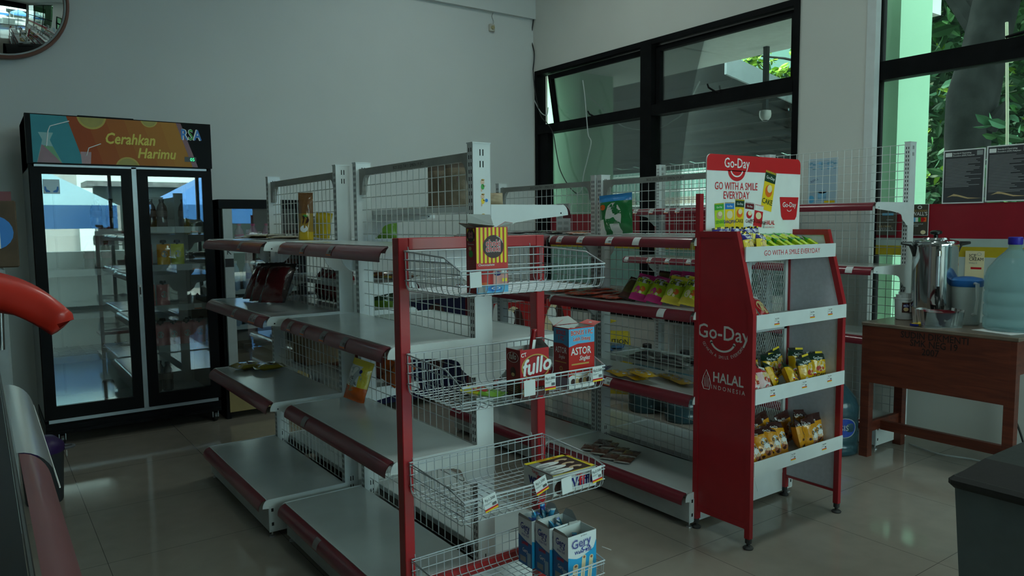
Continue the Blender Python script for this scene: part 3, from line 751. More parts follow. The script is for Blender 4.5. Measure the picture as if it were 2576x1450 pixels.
# shop front glazing behind the camera
b = MB()
for x in (0.45, 1.88, 3.30, 4.70): b.box(x, x+0.05, YF-0.12, YF-0.05, 0, 4.10, BLACKF)
b.box(0.45, 4.75, YF-0.12, YF-0.05, 3.10, 4.10, BLACKF); b.box(0.45, 4.75, YF-0.12, YF-0.05, 0.0, 0.06, BLACKF); b.box(0.45, 4.75, YF-0.12, YF-0.05, 2.30, 2.35, BLACKF)
w3 = struct(b.build('window_3'))
for a in (0.50, 1.93, 3.35):
    b = MB(); b.box(a, a+1.36, YF-0.09, YF-0.084, 0.06, 2.30, GLASS); b.build('window_pane', w3)
    b = MB(); b.box(a, a+1.36, YF-0.09, YF-0.084, 2.35, 4.05, GLASS); b.build('window_pane', w3)

# ================================================================== outside
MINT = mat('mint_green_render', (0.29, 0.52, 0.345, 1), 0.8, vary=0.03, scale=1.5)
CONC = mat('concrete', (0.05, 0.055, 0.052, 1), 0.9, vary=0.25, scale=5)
ASPH = mat('outdoor_paving', (0.22, 0.23, 0.22, 1), 0.9, vary=0.15)
b = MB(); b.box(-14, 26, -20, 24, -0.30, -0.13, ASPH); tag(struct(b.build('ground')))
b = MB(); b.box(XW+0.17, 6.2, 2.9, 9.0, 2.97, 3.12, mat('eave_soffit', (0.60, 0.63, 0.60, 1), 0.8, vary=0.05)); struct(b.build('eave'))
def single(bld, name, label, cat, group=None, smooth=False, kind=None):
    return tag(bld.build(name, smooth=smooth), label, cat, group, kind)
b = MB(); b.box(5.28, 5.75, 6.11, 6.75, -0.13, 2.97, MINT); single(b, 'outdoor_column', 'light green painted column outside the window nearest the room corner', 'column')
b = MB(); b.box(5.28, 5.72, 2.735, 3.05, -0.13, 5.2, MINT); single(b, 'outdoor_column', 'light green painted column outside the big window, beside the trees', 'column')
# dark sloping canopy
CAN = mat('dark_canopy_sheet', (0.012, 0.015, 0.014, 1), 0.8, spec=0.15, vary=0.15)
nr = Vector((6.85, 5.49, 3.13)); fr_ = Vector((10.9, 5.50, 2.45)); Yc = 20.0
t = thing('canopy', 'large dark corrugated canopy roof outside the left window', 'canopy roof', (8.8, 12, -0.13))
tw = Vector(t.location); b = MB(); n = 60
for i in range(n):
    ya_, yb_ = 5.5+(Yc-5.5)*i/n, 5.5+(Yc-5.5)*(i+1)/n; dz = 0.012 if i % 2 else 0
    b.add([(nr.x, ya_, nr.z+dz), (nr.x, yb_, nr.z+dz), (fr_.x, yb_, fr_.z+dz), (fr_.x, ya_, fr_.z+dz)], [(0, 1, 2, 3)], CAN)
    b.add([(nr.x, ya_, nr.z+dz+.05), (nr.x, yb_, nr.z+dz+.05), (fr_.x, yb_, fr_.z+dz+.05), (fr_.x, ya_, fr_.z+dz+.05)], [(3, 2, 1, 0)], CAN)
b.build('roof_sheet', t, world=tw)
b = MB(); b.add([nr+Vector((0, -.03, -.12)), fr_+Vector((0, -.03, -.12)), fr_+Vector((0, -.03, .1)), nr+Vector((0, -.03, .1)), nr+Vector((0, .0, -.12)), fr_+Vector((0, .0, -.12)), fr_+Vector((0, .0, .1)), nr+Vector((0, .0, .1))],
    [(0, 1, 2, 3), (7, 6, 5, 4), (0, 4, 5, 1), (3, 2, 6, 7), (0, 3, 7, 4), (1, 5, 6, 2)], mat('grey_fascia', (0.2, 0.24, 0.25, 1), 0.7)); b.build('fascia', t, world=tw)
for k in range(6):
    x = 7.2+0.7*k; z = nr.z+(fr_.z-nr.z)*(x-nr.x)/(fr_.x-nr.x)-0.05
    b = MB(); b.box(x, x+0.06, 5.5, Yc, z-0.08, z, CAN); b.build('purlin', t, world=tw)
for (x, y) in ((10.6, 5.6), (10.6, 12.6), (6.95, 18.0)):
    b = MB(); b.box(x, x+0.14, y, y+0.14, -0.13, 2.5, CAN); b.build('canopy_post', t, world=tw)
# yard wall and pale building behind the canopy
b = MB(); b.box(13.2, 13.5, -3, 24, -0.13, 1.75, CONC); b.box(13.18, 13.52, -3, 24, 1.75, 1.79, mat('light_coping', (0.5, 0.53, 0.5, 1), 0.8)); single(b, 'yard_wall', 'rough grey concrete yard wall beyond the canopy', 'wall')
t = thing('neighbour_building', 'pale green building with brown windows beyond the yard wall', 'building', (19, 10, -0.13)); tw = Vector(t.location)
b = MB(); b.box(18, 22, 3, 26, -0.13, 10.5, mat('pale_mint_wall', (0.075, 0.15, 0.12, 1), 0.8, vary=0.04)); b.build('wall', t, world=tw)  # wall height added to cover the overbright sky with a pale tone
for k in range(7):
    b = MB(); b.box(17.97, 18.0, 5+2.6*k, 6.5+2.6*k, 0.9, 2.15, mat('cream_shutter', (0.16, 0.13, 0.09, 1), 0.7)); b.build('window', t, world=tw)
b = MB(); b.box(17.6, 22.4, 2.6, 26.4, 10.5, 10.7, mat('pale_roof', (0.6, 0.65, 0.66, 1), 0.7)); b.build('roof', t, world=tw)
# yard fence: thin bars in front of the mint building
t = thing('yard_fence', 'thin wire fence standing on top of the concrete yard wall', 'fence', (13.35, 10, 1.79)); tw = Vector(t.location)
b = MB()
for i in range(150): b.wire((13.35, 5+0.12*i, 1.79), (13.35, 5+0.12*i, 2.9), 0.008, GREYM)
for z in (2.1, 2.5, 2.88): b.wire((13.35, 5, z), (13.35, 23, z), 0.01, GREYM)
b.build('fence_wires', t, world=tw)
# leaves
def leafmat(n, r, g, bb): return mat('leaf_'+n, (r, g, bb, 1), 0.6, spec=0.2, vary=0.35, scale=2)
L_D, L_M, L_B, L_Y = leafmat('dark', 0.012, 0.050, 0.013), leafmat('mid', 0.035, 0.125, 0.028), leafmat('teal', 0.060, 0.17, 0.085), leafmat('yellow', 0.20, 0.36, 0.025)
def leaf(b, p, L, d, m, w=0.45):
    d = d.normalized(); s = d.cross(Vector((rnd.uniform(-1, 1), rnd.uniform(-1, 1), rnd.uniform(-.3, 1)))).normalized()*L*w*0.5; n = d.cross(s).normalized()*L*0.06
    b.add([p, p+d*L*.3+s*.85+n, p+d*L*.65+s*.8+n, p+d*L, p+d*L*.65-s*.8+n, p+d*L*.3-s*.85+n, p+d*L*.5], [(0, 6, 2, 1), (6, 3, 2), (6, 4, 3), (0, 5, 4, 6)], m)
def foliage(cs, n, L, mats, seed, wt=None):
    rnd.seed(seed); b = MB()
    for _ in range(n):
        c, r = rnd.choice(cs); v = Vector((rnd.gauss(0, 1), rnd.gauss(0, 1), rnd.gauss(0, 1))).normalized()*(rnd.random()**0.5)
        p = Vector(c)+Vector((v.x*r[0], v.y*r[1], v.z*r[2]))
        k = rnd.choices(mats, wt)[0]; base = Vector((rnd.uniform(-1, 1), rnd.uniform(-1, 1), rnd.uniform(-.8, .3)))
        for j in range(rnd.choice((1, 2, 3, 4))):
            leaf(b, p, L*rnd.uniform(.6, 1.3), base+Vector((rnd.uniform(-.9, .9), rnd.uniform(-.9, .9), rnd.uniform(-.5, .5))), k)
    return b
# big tree with grey trunk
BARK = mat('grey_bark', (0.017, 0.019, 0.018, 1), 0.95, spec=0.1, vary=0.35, scale=6, bump=0.6, bscale=12)
t = thing('tree', 'thick grey trunked tree outside the big window', 'tree', (7.5, 3.25, -0.13)); tw = Vector(t.location)
b = MB()
P = [(7.5, 3.32, -0.13), (7.5, 3.26, 0.8), (7.5, 3.22, 1.6), (7.5, 3.23, 2.15), (7.5, 3.20, 2.5), (7.5, 3.12, 2.9), (7.52, 3.03, 3.4), (7.5, 2.85, 4.4), (7.4, 2.6, 5.4)]
b.tube(P, [0.26, 0.20, 0.165, 0.19, 0.215, 0.185, 0.185, 0.18, 0.13], BARK, 16)
b.tube([(7.5, 3.05, 2.2), (7.48, 2.95, 2.33), (7.47, 2.90, 2.42)], [0.07, 0.06, 0.02], BARK, 8)
b.tube([(7.5, 3.1, 3.0), (7.6, 3.5, 3.6), (7.7, 4.1, 4.2)], [0.12, 0.09, 0.05], BARK, 8)
b.build('trunk', t, world=tw, smooth=True)
foliage([((7.8, 3.4, 3.9), (1.1, 1.6, .8)), ((8.2, 2.2, 4.3), (1.2, 1.4, .9)), ((7.0, 2.3, 4.4), (.8, 1.2, .7))], 900, 0.24, [L_D, L_M, L_B], 3, (5, 4, 1)).build('crown', t, world=tw)
b = foliage([((9.6, 4.0, 1.6), (0.7, 1.3, 1.6)), ((9.8, 2.4, 1.8), (.8, 1.6, 1.8)), ((9.9, 3.4, 3.6), (.8, 1.9, 1.4)), ((9.9, 1.2, 2.6), (.8, 1.2, 2.2)), ((10.2, 5.6, 2.4), (.6, 1.2, 2.4)), ((8.9, 4.4, 3.9), (.6, .9, .6))], 5200, 0.17, [L_D, L_M, L_B, L_Y], 5, (7, 3, 2, .5))
single(b, 'shrub', 'dense dark green leafy shrubs filling the view behind the thick tree', 'shrub', kind='stuff')
b = foliage([((7.0, 3.95, 1.85), (.35, .5, .35)), ((6.9, 3.7, 1.1), (.4, .6, .5)), ((7.1, 2.75, 1.8), (.3, .35, .5)), ((6.9, 2.4, 1.5), (.4, .4, .7)), ((8.0, 4.0, 2.6), (.6, .8, .7))], 170, 0.17, [L_M, L_B, L_D], 9, (2, 4, 1))
single(b, 'climbing_vine', 'broad-leaved teal green vine growing between window and thick tree', 'vine', kind='stuff')
b = foliage([((8.0, 5.95, 3.42), (.25, .40, .13)), ((8.0, 5.55, 3.17), (.2, .22, .08)), ((8.1, 5.3, 3.5), (.25, .3, .15))], 90, 0.13, [L_Y, L_M], 11, (5, 1))
t = thing('small_tree', 'slim tree with bright yellow-green leaves beside the dark canopy', 'tree', (8.3, 5.15, -0.13)); tw = Vector(t.location)
b.build('crown', t, world=tw)
b = MB(); b.tube([(8.3, 5.15, -0.13), (8.3, 5.15, 1.8), (8.3, 5.2, 3.2), (8.2, 5.3, 3.6)], [0.05, 0.04, 0.03, 0.015], BARK, 8)
b.tube([(8.3, 5.2, 3.2), (8.1, 5.6, 3.35), (8.0, 6.0, 3.45)], [0.02, 0.015, 0.008], BARK, 6); b.build('trunk', t, world=tw)
b = MB(); b.box(11.2, 11.5, -12, 7.0, -0.13, 6.0, mat('hedge_wall', (0.008, 0.022, 0.008, 1), 0.95, spec=0.05, vary=0.6, scale=3)); single(b, 'hedge', 'tall dark hedge closing off the garden', 'hedge')
# slim young stems
b = MB()
for (y, x) in ((2.7, 7.0), (2.55, 7.2), (2.3, 6.9)): b.tube([(x, y, -.13), (x, y-.03, 1.0), (x+.02, y+.02, 2.2), (x, y+.05, 3.0)], 0.012, mat('pale_stem', (0.3, 0.32, 0.22, 1), 0.8), 5)
single(b, 'young_stems', 'three thin pale stems right of the thick tree trunk', 'stem', kind='stuff')
# street side behind the camera: blue canopy tents, pale houses (seen mirrored in the fridge doors)
BLUE = mat('blue_tarpaulin', (0.07, 0.24, 0.62, 1), 0.5, vary=0.1); SKYT = mat('white_blue_tarpaulin', (0.48, 0.78, 0.92, 1), 0.6, vary=0.06)
def tent(label, x, y, w, zt, m1, m2):
    t = thing('canopy_tent', label, 'tent', (x, y, -0.13), group='market tents in front of the shop'); tw = Vector(t.location)
    b = MB(); c = [(x-w, y-w), (x+w, y-w), (x+w, y+w), (x-w, y+w)]
    for i in range(4):
        a, d = c[i], c[(i+1) % 4]; b.add([(a[0], a[1], zt), (d[0], d[1], zt), (x, y, zt+1.1)], [(0, 1, 2)], m1)
    b.build('tent_roof', t, world=tw)
    b = MB()
    for i in range(4):
        a, d = c[i], c[(i+1) % 4]; b.add([(a[0], a[1], zt), (d[0], d[1], zt), (d[0], d[1], zt-.45), (a[0], a[1], zt-.45)], [(0, 1, 2, 3)], m2)
    b.build('tent_valance', t, world=tw)
    for i, (px, py) in enumerate(c): b = MB(); b.tube([(px, py, -.13), (px, py, zt)], 0.03, WHITE, 8); b.build('tent_pole', t, world=tw)
tent('large pale blue canopy tent in front of the shop', 0.55, -7.2, 1.75, 1.82, SKYT, BLUE); tent('blue canopy tent farther right in front of the shop', 5.4, -9.5, 1.8, 1.9, BLUE, BLUE)
b = MB(); b.box(2.9, 9.5, -14.5, -14.2, -.13, 2.6, mat('dark_shed_wall', (.03, .045, .04, 1), .9)); b.box(2.7, 9.7, -15.5, -14.0, 2.6, 2.75, mat('grey_shed_roof', (.25, .27, .27, 1), .8, vary=.4, scale=6)); single(b, 'street_shed', 'dark market shed with pale roof beyond the tents', 'shed')
b = MB(); b.box(-6, 2.6, -16, -15.5, -.13, 3.2, mat('white_house_wall', (0.72, 0.76, 0.74, 1), 0.8)); single(b, 'street_building', 'pale building across the street from the shop front', 'building')
b = MB(); b.box(1.0, 3.2, -5.2, -4.8, -.13, 0.95, mat('white_counter', (0.75, 0.78, 0.76, 1), 0.6)); single(b, 'street_counter', 'white stall counter outside the shop front', 'counter')
# ================================================================== glass-door fridges
FB = mat('fridge_black', (0.004, 0.004, 0.005, 1), 0.45, spec=0.12, vary=0.1); FGREY = mat('fridge_grey_side', (0.16, 0.17, 0.17, 1), 0.5)
FIN = mat('fridge_white_lining', (0.80, 0.84, 0.83, 1), 0.45, vary=0.02); ALU = mat('brushed_aluminium', (0.34, 0.37, 0.39, 1), 0.35, metal=0.5, vary=0.05)
DGLASS = glassmat('fridge_door_glass', (0.94, 0.97, 0.97, 1), 0.10, 0.01, haze=0.006)
FX0, FX1, FY, FYB = 0.285, 1.362, 5.516, 6.20
wl = Vector(((FX0+FX1)/2, (FY+FYB)/2, 0))
FR = thing('display_fridge', 'large two-door glass drinks fridge with a printed orange header', 'fridge', wl)
b = MB(); zb, zt = 0.17, 1.79
b.box(FX0, FX0+0.035, FY+0.03, FYB, zb, 2.10, FGREY); b.box(FX1-0.035, FX1, FY+0.03, FYB, zb, 2.10, FGREY)
b.box(FX0+0.035, FX1-0.035, FYB-0.05, FYB, zb, zt, FIN); b.box(FX0+0.035, FX1-0.035, FY+0.03, FYB-0.05, zb, zb+0.03, FIN)
b.box(FX0, FX1, FY+0.03, FYB, zt-0.02, 2.10, FB)
b.box(FX0, FX1, FY, FYB, 0.075, zb-0.02, FB); b.box(FX0+0.005, FX1-0.005, FY-0.012, FY, 0.085, 0.10, FB); b.box(FX0+0.005, FX1-0.005, FY-0.012, FY, 0.12, 0.135, FB)
b.box(FX0, FX0+0.03, FY-0.002, FY+0.03, zb, 2.10, FB); b.box(FX1-0.03, FX1, FY-0.002, FY+0.03, zb, 2.10, FB)
b.build('cabinet', FR, world=wl)
b = MB(); b.box(FX0+0.02, FX1-0.02, FY-0.004, FY+0.01, zb-0.02, zb+0.004, ALU); b.box(0.858, 0.888, FY-0.002, FY+0.02, zb, zt, ALU); b.box(FX0+0.02, FX1-0.02, FY-0.002, FY+0.02, zt-0.010, zt+0.004, ALU)
b.build('metal_trim', FR, world=wl)
def door(x0, x1, name):
    b = MB(); w = 0.062; z0, z1 = zb+0.006, zt-0.012
    b.box(x0, x1, FY-0.022, FY+0.012, z0, z0+0.085, FB); b.box(x0, x1, FY-0.022, FY+0.012, z1-0.045, z1, FB)
    b.box(x0, x0+w, FY-0.022, FY+0.012, z0+0.085, z1-0.045, FB); b.box(x1-w, x1, FY-0.022, FY+0.012, z0+0.085, z1-0.045, FB)
    d = b.build('door', FR, world=wl)
    b = MB(); b.box(x0+w, x1-w, FY-0.014, FY-0.006, z0+0.085, z1-0.045, DGLASS); b.build('door_glass', d, world=wl)
    return d
d1 = door(FX0+0.004, 0.856, 'l'); d2 = door(0.890, FX1-0.004, 'r')
b = MB(); b.box(0.866, 0.880, FY-0.008, FY-0.002, 0.93, 1.01, WHITE); b.box(0.869, 0.877, FY-0.010, FY-0.008, 0.945, 0.995, INK); b.build('lock_plate', FR, world=wl)
b = MB(); fs = plane_fn((0.40, FY-0.0146, 1.655), (1, 0, 0), (0, 0, 1))
SB = ink('sticker_pale', 200, 225, 235)
b.add([fs(-.045, -.045), fs(.045, -.045), fs(.045, .045), fs(-.045, .045)], [(0, 1, 2, 3)], SB); f2 = plane_fn((0.40, FY-0.0152, 1.655), (1, 0, 0), (0, 0, 1))
for s in (-1, 1):
    b.add([f2(s*.038, .0), f2(s*.030, .0), f2(s*.026, -.018), f2(s*.008, -.028), f2(s*.008, -.036), f2(s*.03, -.036), f2(s*.038, -.02)], [(0, 1, 2, 3, 4, 5, 6)], P_BLU)
b.build('hands_sticker', d1, world=wl)
def fshelf(x0, x1, z):
    b = MB()
    for k in range(12): y = FY+0.06+0.045*k; b.wire((x0, y, z), (x1, y, z), 0.0025, WIREW)
    for k in range(8): x = x0+(x1-x0)*k/7; b.wire((x, FY+0.05, z-.003), (x, FYB-0.06, z-.003), 0.003, WIREW)
    b.box(x0, x1, FY+0.045, FY+0.049, z-0.032, z+0.012, mat('shelf_front_strip', (0.50, 0.54, 0.55, 1), 0.4))
    return b.build('fridge_shelf', FR, world=wl)
FSZ = [1.385, 1.125, 0.845, 0.565, 0.22]
for z in FSZ[:4]:
    fshelf(FX0+0.04, 0.86, z-0.01); s = fshelf(0.885, FX1-0.04, z)
    for x in (1.22,):
        b = MB(); b.box(x, x+0.05, FY+0.043, FY+0.045, z-0.025, z+0.008, PAPER); b.box(x, x+0.05, FY+0.042, FY+0.043, z-0.027, z-0.022, P_ORG); b.build('price_tag', s, world=wl)
b = MB(); b.box(0.862, 0.884, FY+0.10, FY+0.13, zb+.03, zt-.02, FIN)
for x in (0.45, 0.70, 0.98, 1.30):
    b.box(x, x+0.012, FYB-0.062, FYB-0.05, zb+.05, zt-.05, WHITE)
b.build('shelf_rail', FR, world=wl)
# header
b = MB(); b.box(FX0-0.004, FX1+0.002, FY-0.03, FY+0.03, 1.796, 2.10, FB); h = b.build('header_box', FR, world=wl)
b = MB(); hx0, hz0, hw, hh = FX0+0.026, 1.802, 1.030, 0.292
f = lambda L: plane_fn((hx0, FY-0.030, hz0), (1, 0, 0), (0, 0, 1), L)
def pl(P, m, L): b.add([f(L)(*p) for p in P], [tuple(range(len(P)))], m)
HO = [mat('header_orange_%d' % k, (0.40+.02*k, 0.075+.028*k, 0.018+.004*k, 1), 0.45, spec=0.2, vary=0.02) for k in range(6)]
HT = mat('header_teal', (0.06, 0.31, 0.37, 1), 0.45, spec=0.2, vary=0.04)
pl([(0, 0), (hw, 0), (hw, hh), (0, hh)], FB, 0.0006)
for k in range(6):   # the printed orange runs towards amber
    a0, a1 = 0.19+0.65*k/6-0.0, 0.19+0.65*(k+1)/6
    top0, top1 = a0, a1; bot0, bot1 = a0+0.085, a1+0.085
    pl([(bot0, 0), (bot1, 0), (top1, hh), (top0, hh)], HO[k], 0.0012)
pl([(0, 0), (0.275, 0), (0.19, hh), (0, hh)], HT, 0.0014)
pl([(0.84+.085, 0), (0.875+.085, 0), (0.86, hh), (0.83, hh)], mat('header_maroon', (0.16, 0.012, 0.03, 1), 0.3), 0.0016)
def cut(cx, cz, r, m, L, lo, hi):
    P = [(cx+r*math.cos(R(a)), min(hi, max(lo, cz+r*math.sin(R(a))))) for a in range(0, 360, 12)]; pl(P, m, L)
LEM = mat('lemon_rind', (0.50, 0.36, 0.03, 1), 0.4, vary=0.03); LEM2 = mat('lemon_flesh', (0.36, 0.29, 0.035, 1), 0.4, vary=0.1)
for cx, cz, r in ((0.33, hh+0.01, 0.083), (0.665, hh+0.012, 0.052), (0.525, -0.02, 0.072)):
    cut(cx, cz, r, LEM, 0.002, 0, hh); cut(cx, cz, r*.86, LEM2, 0.0026, 0, hh)
    for a in range(0, 360, 30):
        p = [(cx+r*.08*math.cos(R(a)), cz+r*.08*math.sin(R(a))), (cx+r*.82*math.cos(R(a-1.2)), cz+r*.82*math.sin(R(a-1.2))), (cx+r*.82*math.cos(R(a+1.2)), cz+r*.82*math.sin(R(a+1.2)))]
        if all(0 < q[1] < hh for q in p): pl(p, LEM, 0.003)
# glass jug with straw, small glass with straw
pl([(0.02, 0), (0.155, 0), (0.110, 0.10), (0.095, 0.14), (0.115, 0.185), (0.035, 0.185), (0.055, 0.14), (0.045, 0.10)], mat('jug_glass', (0.20, 0.42, 0.42, 1), 0.3), 0.002)
pl([(0.022, 0.0), (0.153, 0.0), (0.100, 0.088), (0.050, 0.110)], mat('jug_drink', (0.22, 0.07, 0.10, 1), 0.3), 0.0024)
pl([(0.153, 0.0), (0.11, 0.10), (0.060, 0.105)], mat('jug_mint', (0.06, 0.26, 0.08, 1), 0.3), 0.0028)
b.tube([f(0.004)(.075, .10), f(0.004)(.088, .195), f(0.004)(.10, .225), f(0.004)(.205, .262)], 0.0035, P_WHT, 5)
pl([(0.262, 0), (0.312, 0), (0.318, 0.075), (0.258, 0.075)], mat('glass_pink', (0.32, 0.14, 0.16, 1), 0.3), 0.002)
b.tube([f(0.004)(.29, .05), f(0.004)(.305, .10), f(0.004)(.375, .130)], 0.003, P_WHT, 5)
YT = mat('header_yellow_lettering', (0.80, 0.66, 0.14, 1), 0.5, spec=0.2)
b.text('Cerahkan', f(0.0035), YT, size=0.098, x=0.545, y=0.135, bold=0.03, shear=0.25, sx=0.78)
b.text('Harimu', f(0.0035), YT, size=0.092, x=0.700, y=0.050, bold=0.03, shear=0.25, sx=0.84)
b.text('RSA', f(0.0032), P_WHT, size=0.098, x=0.922, y=0.185, bold=0.045, sx=0.72); b.text('R', f(0.0038), P_BLU, size=0.098, x=0.878, y=0.185, bold=0.025, sx=0.72)
b.text('S', f(0.0038), P_GRN, size=0.098, x=0.922, y=0.185, bold=0.025, sx=0.72); b.text('A', f(0.0038), P_BLU, size=0.098, x=0.966, y=0.185, bold=0.025, sx=0.72)
pl([(0.875, 0.035), (0.95, 0.035), (0.95, 0.068), (0.875, 0.068)], BLACKP, 0.003)
b.text('05', f(0.004), mat('green_led_digits', (0, 0, 0, 1), 0.5, vary=0, emit=(0.05, 1, 0.35, 1), estr=1.6), size=0.030, x=0.925, y=0.041, bold=0.01)
b.build('header_print', h, world=wl)
b = MB(); b.box(FX0+0.28, FX0+0.60, FY-0.02, FY+0.06, 2.10, 2.106, FB); b.build('header_top_strip', h, world=wl)
for x in (FX0+0.09, FX1-0.04):
    for y in (FY+0.03, FYB-0.08):
        b = MB(); b.lathe([(0.0, -0.014), (0.032, -0.014), (0.036, -0.008), (0.036, 0.008), (0.032, 0.014), (0.0, 0.014)], BLACKP, 16, (x, y, 0.036), axis='x')
        b.box(x-0.020, x-0.016, y-0.02, y+0.02, 0.03, 0.078, ALU); b.box(x+0.016, x+0.020, y-0.02, y+0.02, 0.03, 0.078, ALU)
        b.build('caster_wheel', FR, world=wl)
# small fridge
SX0, SX1, SY = 1.400, 2.02, 5.52
wl = Vector(((SX0+SX1)/2, 5.86, 0)); SF = thing('upright_cooler', 'narrow single-door glass cooler standing right of the large fridge', 'fridge', wl)
b = MB(); b.box(SX0, SX0+0.03, SY, 6.2, 0.0, 1.585, FB); b.box(SX1-0.03, SX1, SY, 6.2, 0.05, 1.585, FB); b.box(SX0+.03, SX1-.03, 6.16, 6.2, 0.05, 1.52, FGREY)
b.box(SX0, SX1, SY-0.02, 6.2, 1.52, 1.585, FB); b.box(SX0+.03, SX1-.03, SY+.03, 6.16, 0.30, 0.33, FGREY); b.build('cabinet', SF, world=wl)
b = MB(); b.box(SX0+.02, SX1-0.01, SY-0.01, SY+.03, 0.05, 0.30, mat('ochre_kick_panel', (0.36, 0.27, 0.11, 1), 0.5)); b.build('kick_panel', SF, world=wl)
b = MB(); b.box(SX0+0.022, SX0+0.085, SY-0.03, SY, 0.32, 1.518, mat('silver_door_stile', (0.45, 0.50, 0.50, 1), 0.4)); b.box(SX1-0.06, SX1, SY-0.03, SY, 0.32, 1.518, FB); b.box(SX0+0.085, SX1-.06, SY-0.03, SY, 0.32, 0.36, FB)
d = b.build('door', SF, world=wl)
b = MB(); b.box(SX0+0.085, SX1-0.06, SY-0.02, SY-0.014, 0.36, 1.518, DGLASS); b.build('door_glass', d, world=wl)
b = MB(); fk = plane_fn((SX0+0.054, SY-0.0306, 0), (1, 0, 0), (0, 0, 1))
for z, s in ((1.275, 'K'), (1.215, 'K'), (1.175, '.')): b.text(s, fk, INK, size=0.052, x=0, y=z-0.02, bold=0.01)
b.box(SX0+0.024, SX0+0.084, SY-0.0312, SY-0.030, 1.105, 1.165, INK); b.build('printed_letters', d, world=wl)
for z in (1.22, 0.92, 0.66):
    b = MB(); b.box(SX0+.03, SX1-.03, SY+0.06, 6.15, z-0.006, z, FGREY); b.box(SX0+.03, SX1-.03, SY+0.05, SY+0.06, z-0.02, z+0.015, WHITE); b.build('fridge_shelf', SF, world=wl)

# ================================================================== convex mirror
MC = Vector((0.215, YW-0.06, 2.975)); MRAD = 0.405
t = thing('convex_mirror', 'round convex security mirror with a brown rim high on the wall', 'mirror', MC)
b = MB(); tl = R(0)
prof = [(0.0, -0.11)]+[(MRAD*math.sin(R(a))/math.sin(R(40))*0.965, -0.11+0.10*(1-math.cos(R(a)))/(1-math.cos(R(40)))) for a in range(4, 41, 4)]
b.lathe(prof, mat('mirror_surface', (0.62, 0.66, 0.66, 1), 0.02, metal=1.0, vary=0), 64, axis='y')
b.build('mirror_dome', t, smooth=True)
b = MB(); b.lathe([(MRAD*.955, -0.012), (MRAD*.985, -0.018), (MRAD*.99, -0.008)], mat('silver_rim', (.45, .48, .48, 1), 0.4), 64, axis='y'); b.build('inner_rim', t, smooth=True)
b = MB(); b.lathe([(MRAD*.985, 0.0), (MRAD*.985, -0.022), (MRAD, -0.028), (MRAD*1.035, -0.022), (MRAD*1.04, 0.01), (MRAD*0.9, 0.015)], mat('brown_rim', (0.20, 0.085, 0.06, 1), 0.5), 64, axis='y'); b.build('rim', t, smooth=True)
b = MB(); b.box(-0.05, 0.05, 0.0, 0.06, -0.05, 0.05, GREYM); b.build('wall_bracket', t)

# junction box + cables in the corner
t = thing('wall_box', 'small beige junction box on the wall near the ceiling line', 'junction box', (4.30, YW, 3.335))
b = MB(); b.rbox(-0.030, 0.030, -0.03, 0, -0.035, 0.035, mat('beige_plastic', (0.55, 0.52, 0.45, 1), 0.6), 0.004); b.build('box_body', t)
b = MB(); b.lathe([(0, -0.045), (0.018, -0.045), (0.020, -0.03)], mat('yellowed_plastic', (0.42, 0.36, 0.2, 1), 0.5), 16, axis='y'); b.build('round_cap', t)
CAB = mat('white_cable', (0.50, 0.53, 0.52, 1), 0.5, vary=0); CABB = mat('black_cable', (0.012, 0.012, 0.012, 1), 0.5, vary=0)
def cable(name, label, pts, r, m):
    P = [Vector(p) for p in pts]; Q = []
    for i in range(len(P)-1):                      # Catmull-Rom
        p0, p1, p2, p3 = P[max(i-1, 0)], P[i], P[i+1], P[min(i+2, len(P)-1)]
        for k in range(6):
            t = k/6; Q.append(0.5*((2*p1)+(p2-p0)*t+(2*p0-5*p1+4*p2-p3)*t*t+(3*p1-p0-3*p2+p3)*t**3))
    Q.append(P[-1]); b = MB(); b.tube(Q, r, m, 6); return single(b, name, label, 'cable', smooth=True)
yb_ = YW-0.006; yb2 = YW-0.052
cable('cable', 'thin white cable running up from the beige wall box', [(4.315, yb_, 3.365), (4.33, yb_, 3.40), (4.31, yb_, 3.45), (4.325, yb_, 3.485)], 0.004, mat('grey_wall_cable', (0.40, 0.42, 0.41, 1), 0.6, vary=0))
xc = XW-0.012
cable('cable', 'black cable running down the room corner above the left window', [PX(x, y, xc) for x, y in ((1343, -30), (1341, 20), (1343, 40), (1337, 95), (1344, 135), (1341, 175))], 0.006, CABB)
cable('cable', 'black cable hanging behind the left window frame to the shelves', [PX(x, y, XW-0.03) for x, y in ((1341, 175), (1346, 230), (1360, 290), (1378, 312), (1392, 338), (1400, 385), (1410, 430), (1432, 470), (1451, 488))], 0.005, CABB)
cable('cable', 'white cable looping across both left windows near the sash', [PX(x, y, XW-0.03) for x, y in ((1343, 250), (1360, 282), (1375, 290), (1379, 270))], 0.005, CAB)
cable('cable', 'pale cable hanging inside the left window down to the rack', [PX(x, y, XW-0.03) for x, y in ((1466, 202), (1471, 240), (1476, 300), (1480, 340), (1487, 358), (1478, 400), (1468, 440), (1462, 478), (1451, 488))], 0.005, CAB)
cable('cable', 'thin white wire sagging behind the glass between both left windows', [PX(x, y, XW+0.2) for x, y in ((1474, 236), (1552, 308), (1580, 322), (1614, 327), (1650, 325), (1690, 305), (1720, 280), (1760, 205))], 0.005, CAB)
# dome camera outside seen through glass
t = thing('security_camera', 'white dome security camera hanging under the canopy', 'camera', PX(1925, 290, 5.95)); b = MB()
b.box(-0.02, 0.02, -0.02, 0.02, 0.04, 2.97-t.location.z, BLACKP); b.build('mount', t); b = MB(); b.lathe([(0, -0.05), (0.03, -0.045), (0.05, -0.02), (0.055, 0.01), (0.05, 0.04), (0, 0.05)], GREYM, 16); b.build('dome_housing', t, smooth=True)
b = MB(); b.lathe([(0, -0.06), (0.02, -0.055), (0.028, -0.045)], BLACKP, 12); b.build('lens', t)
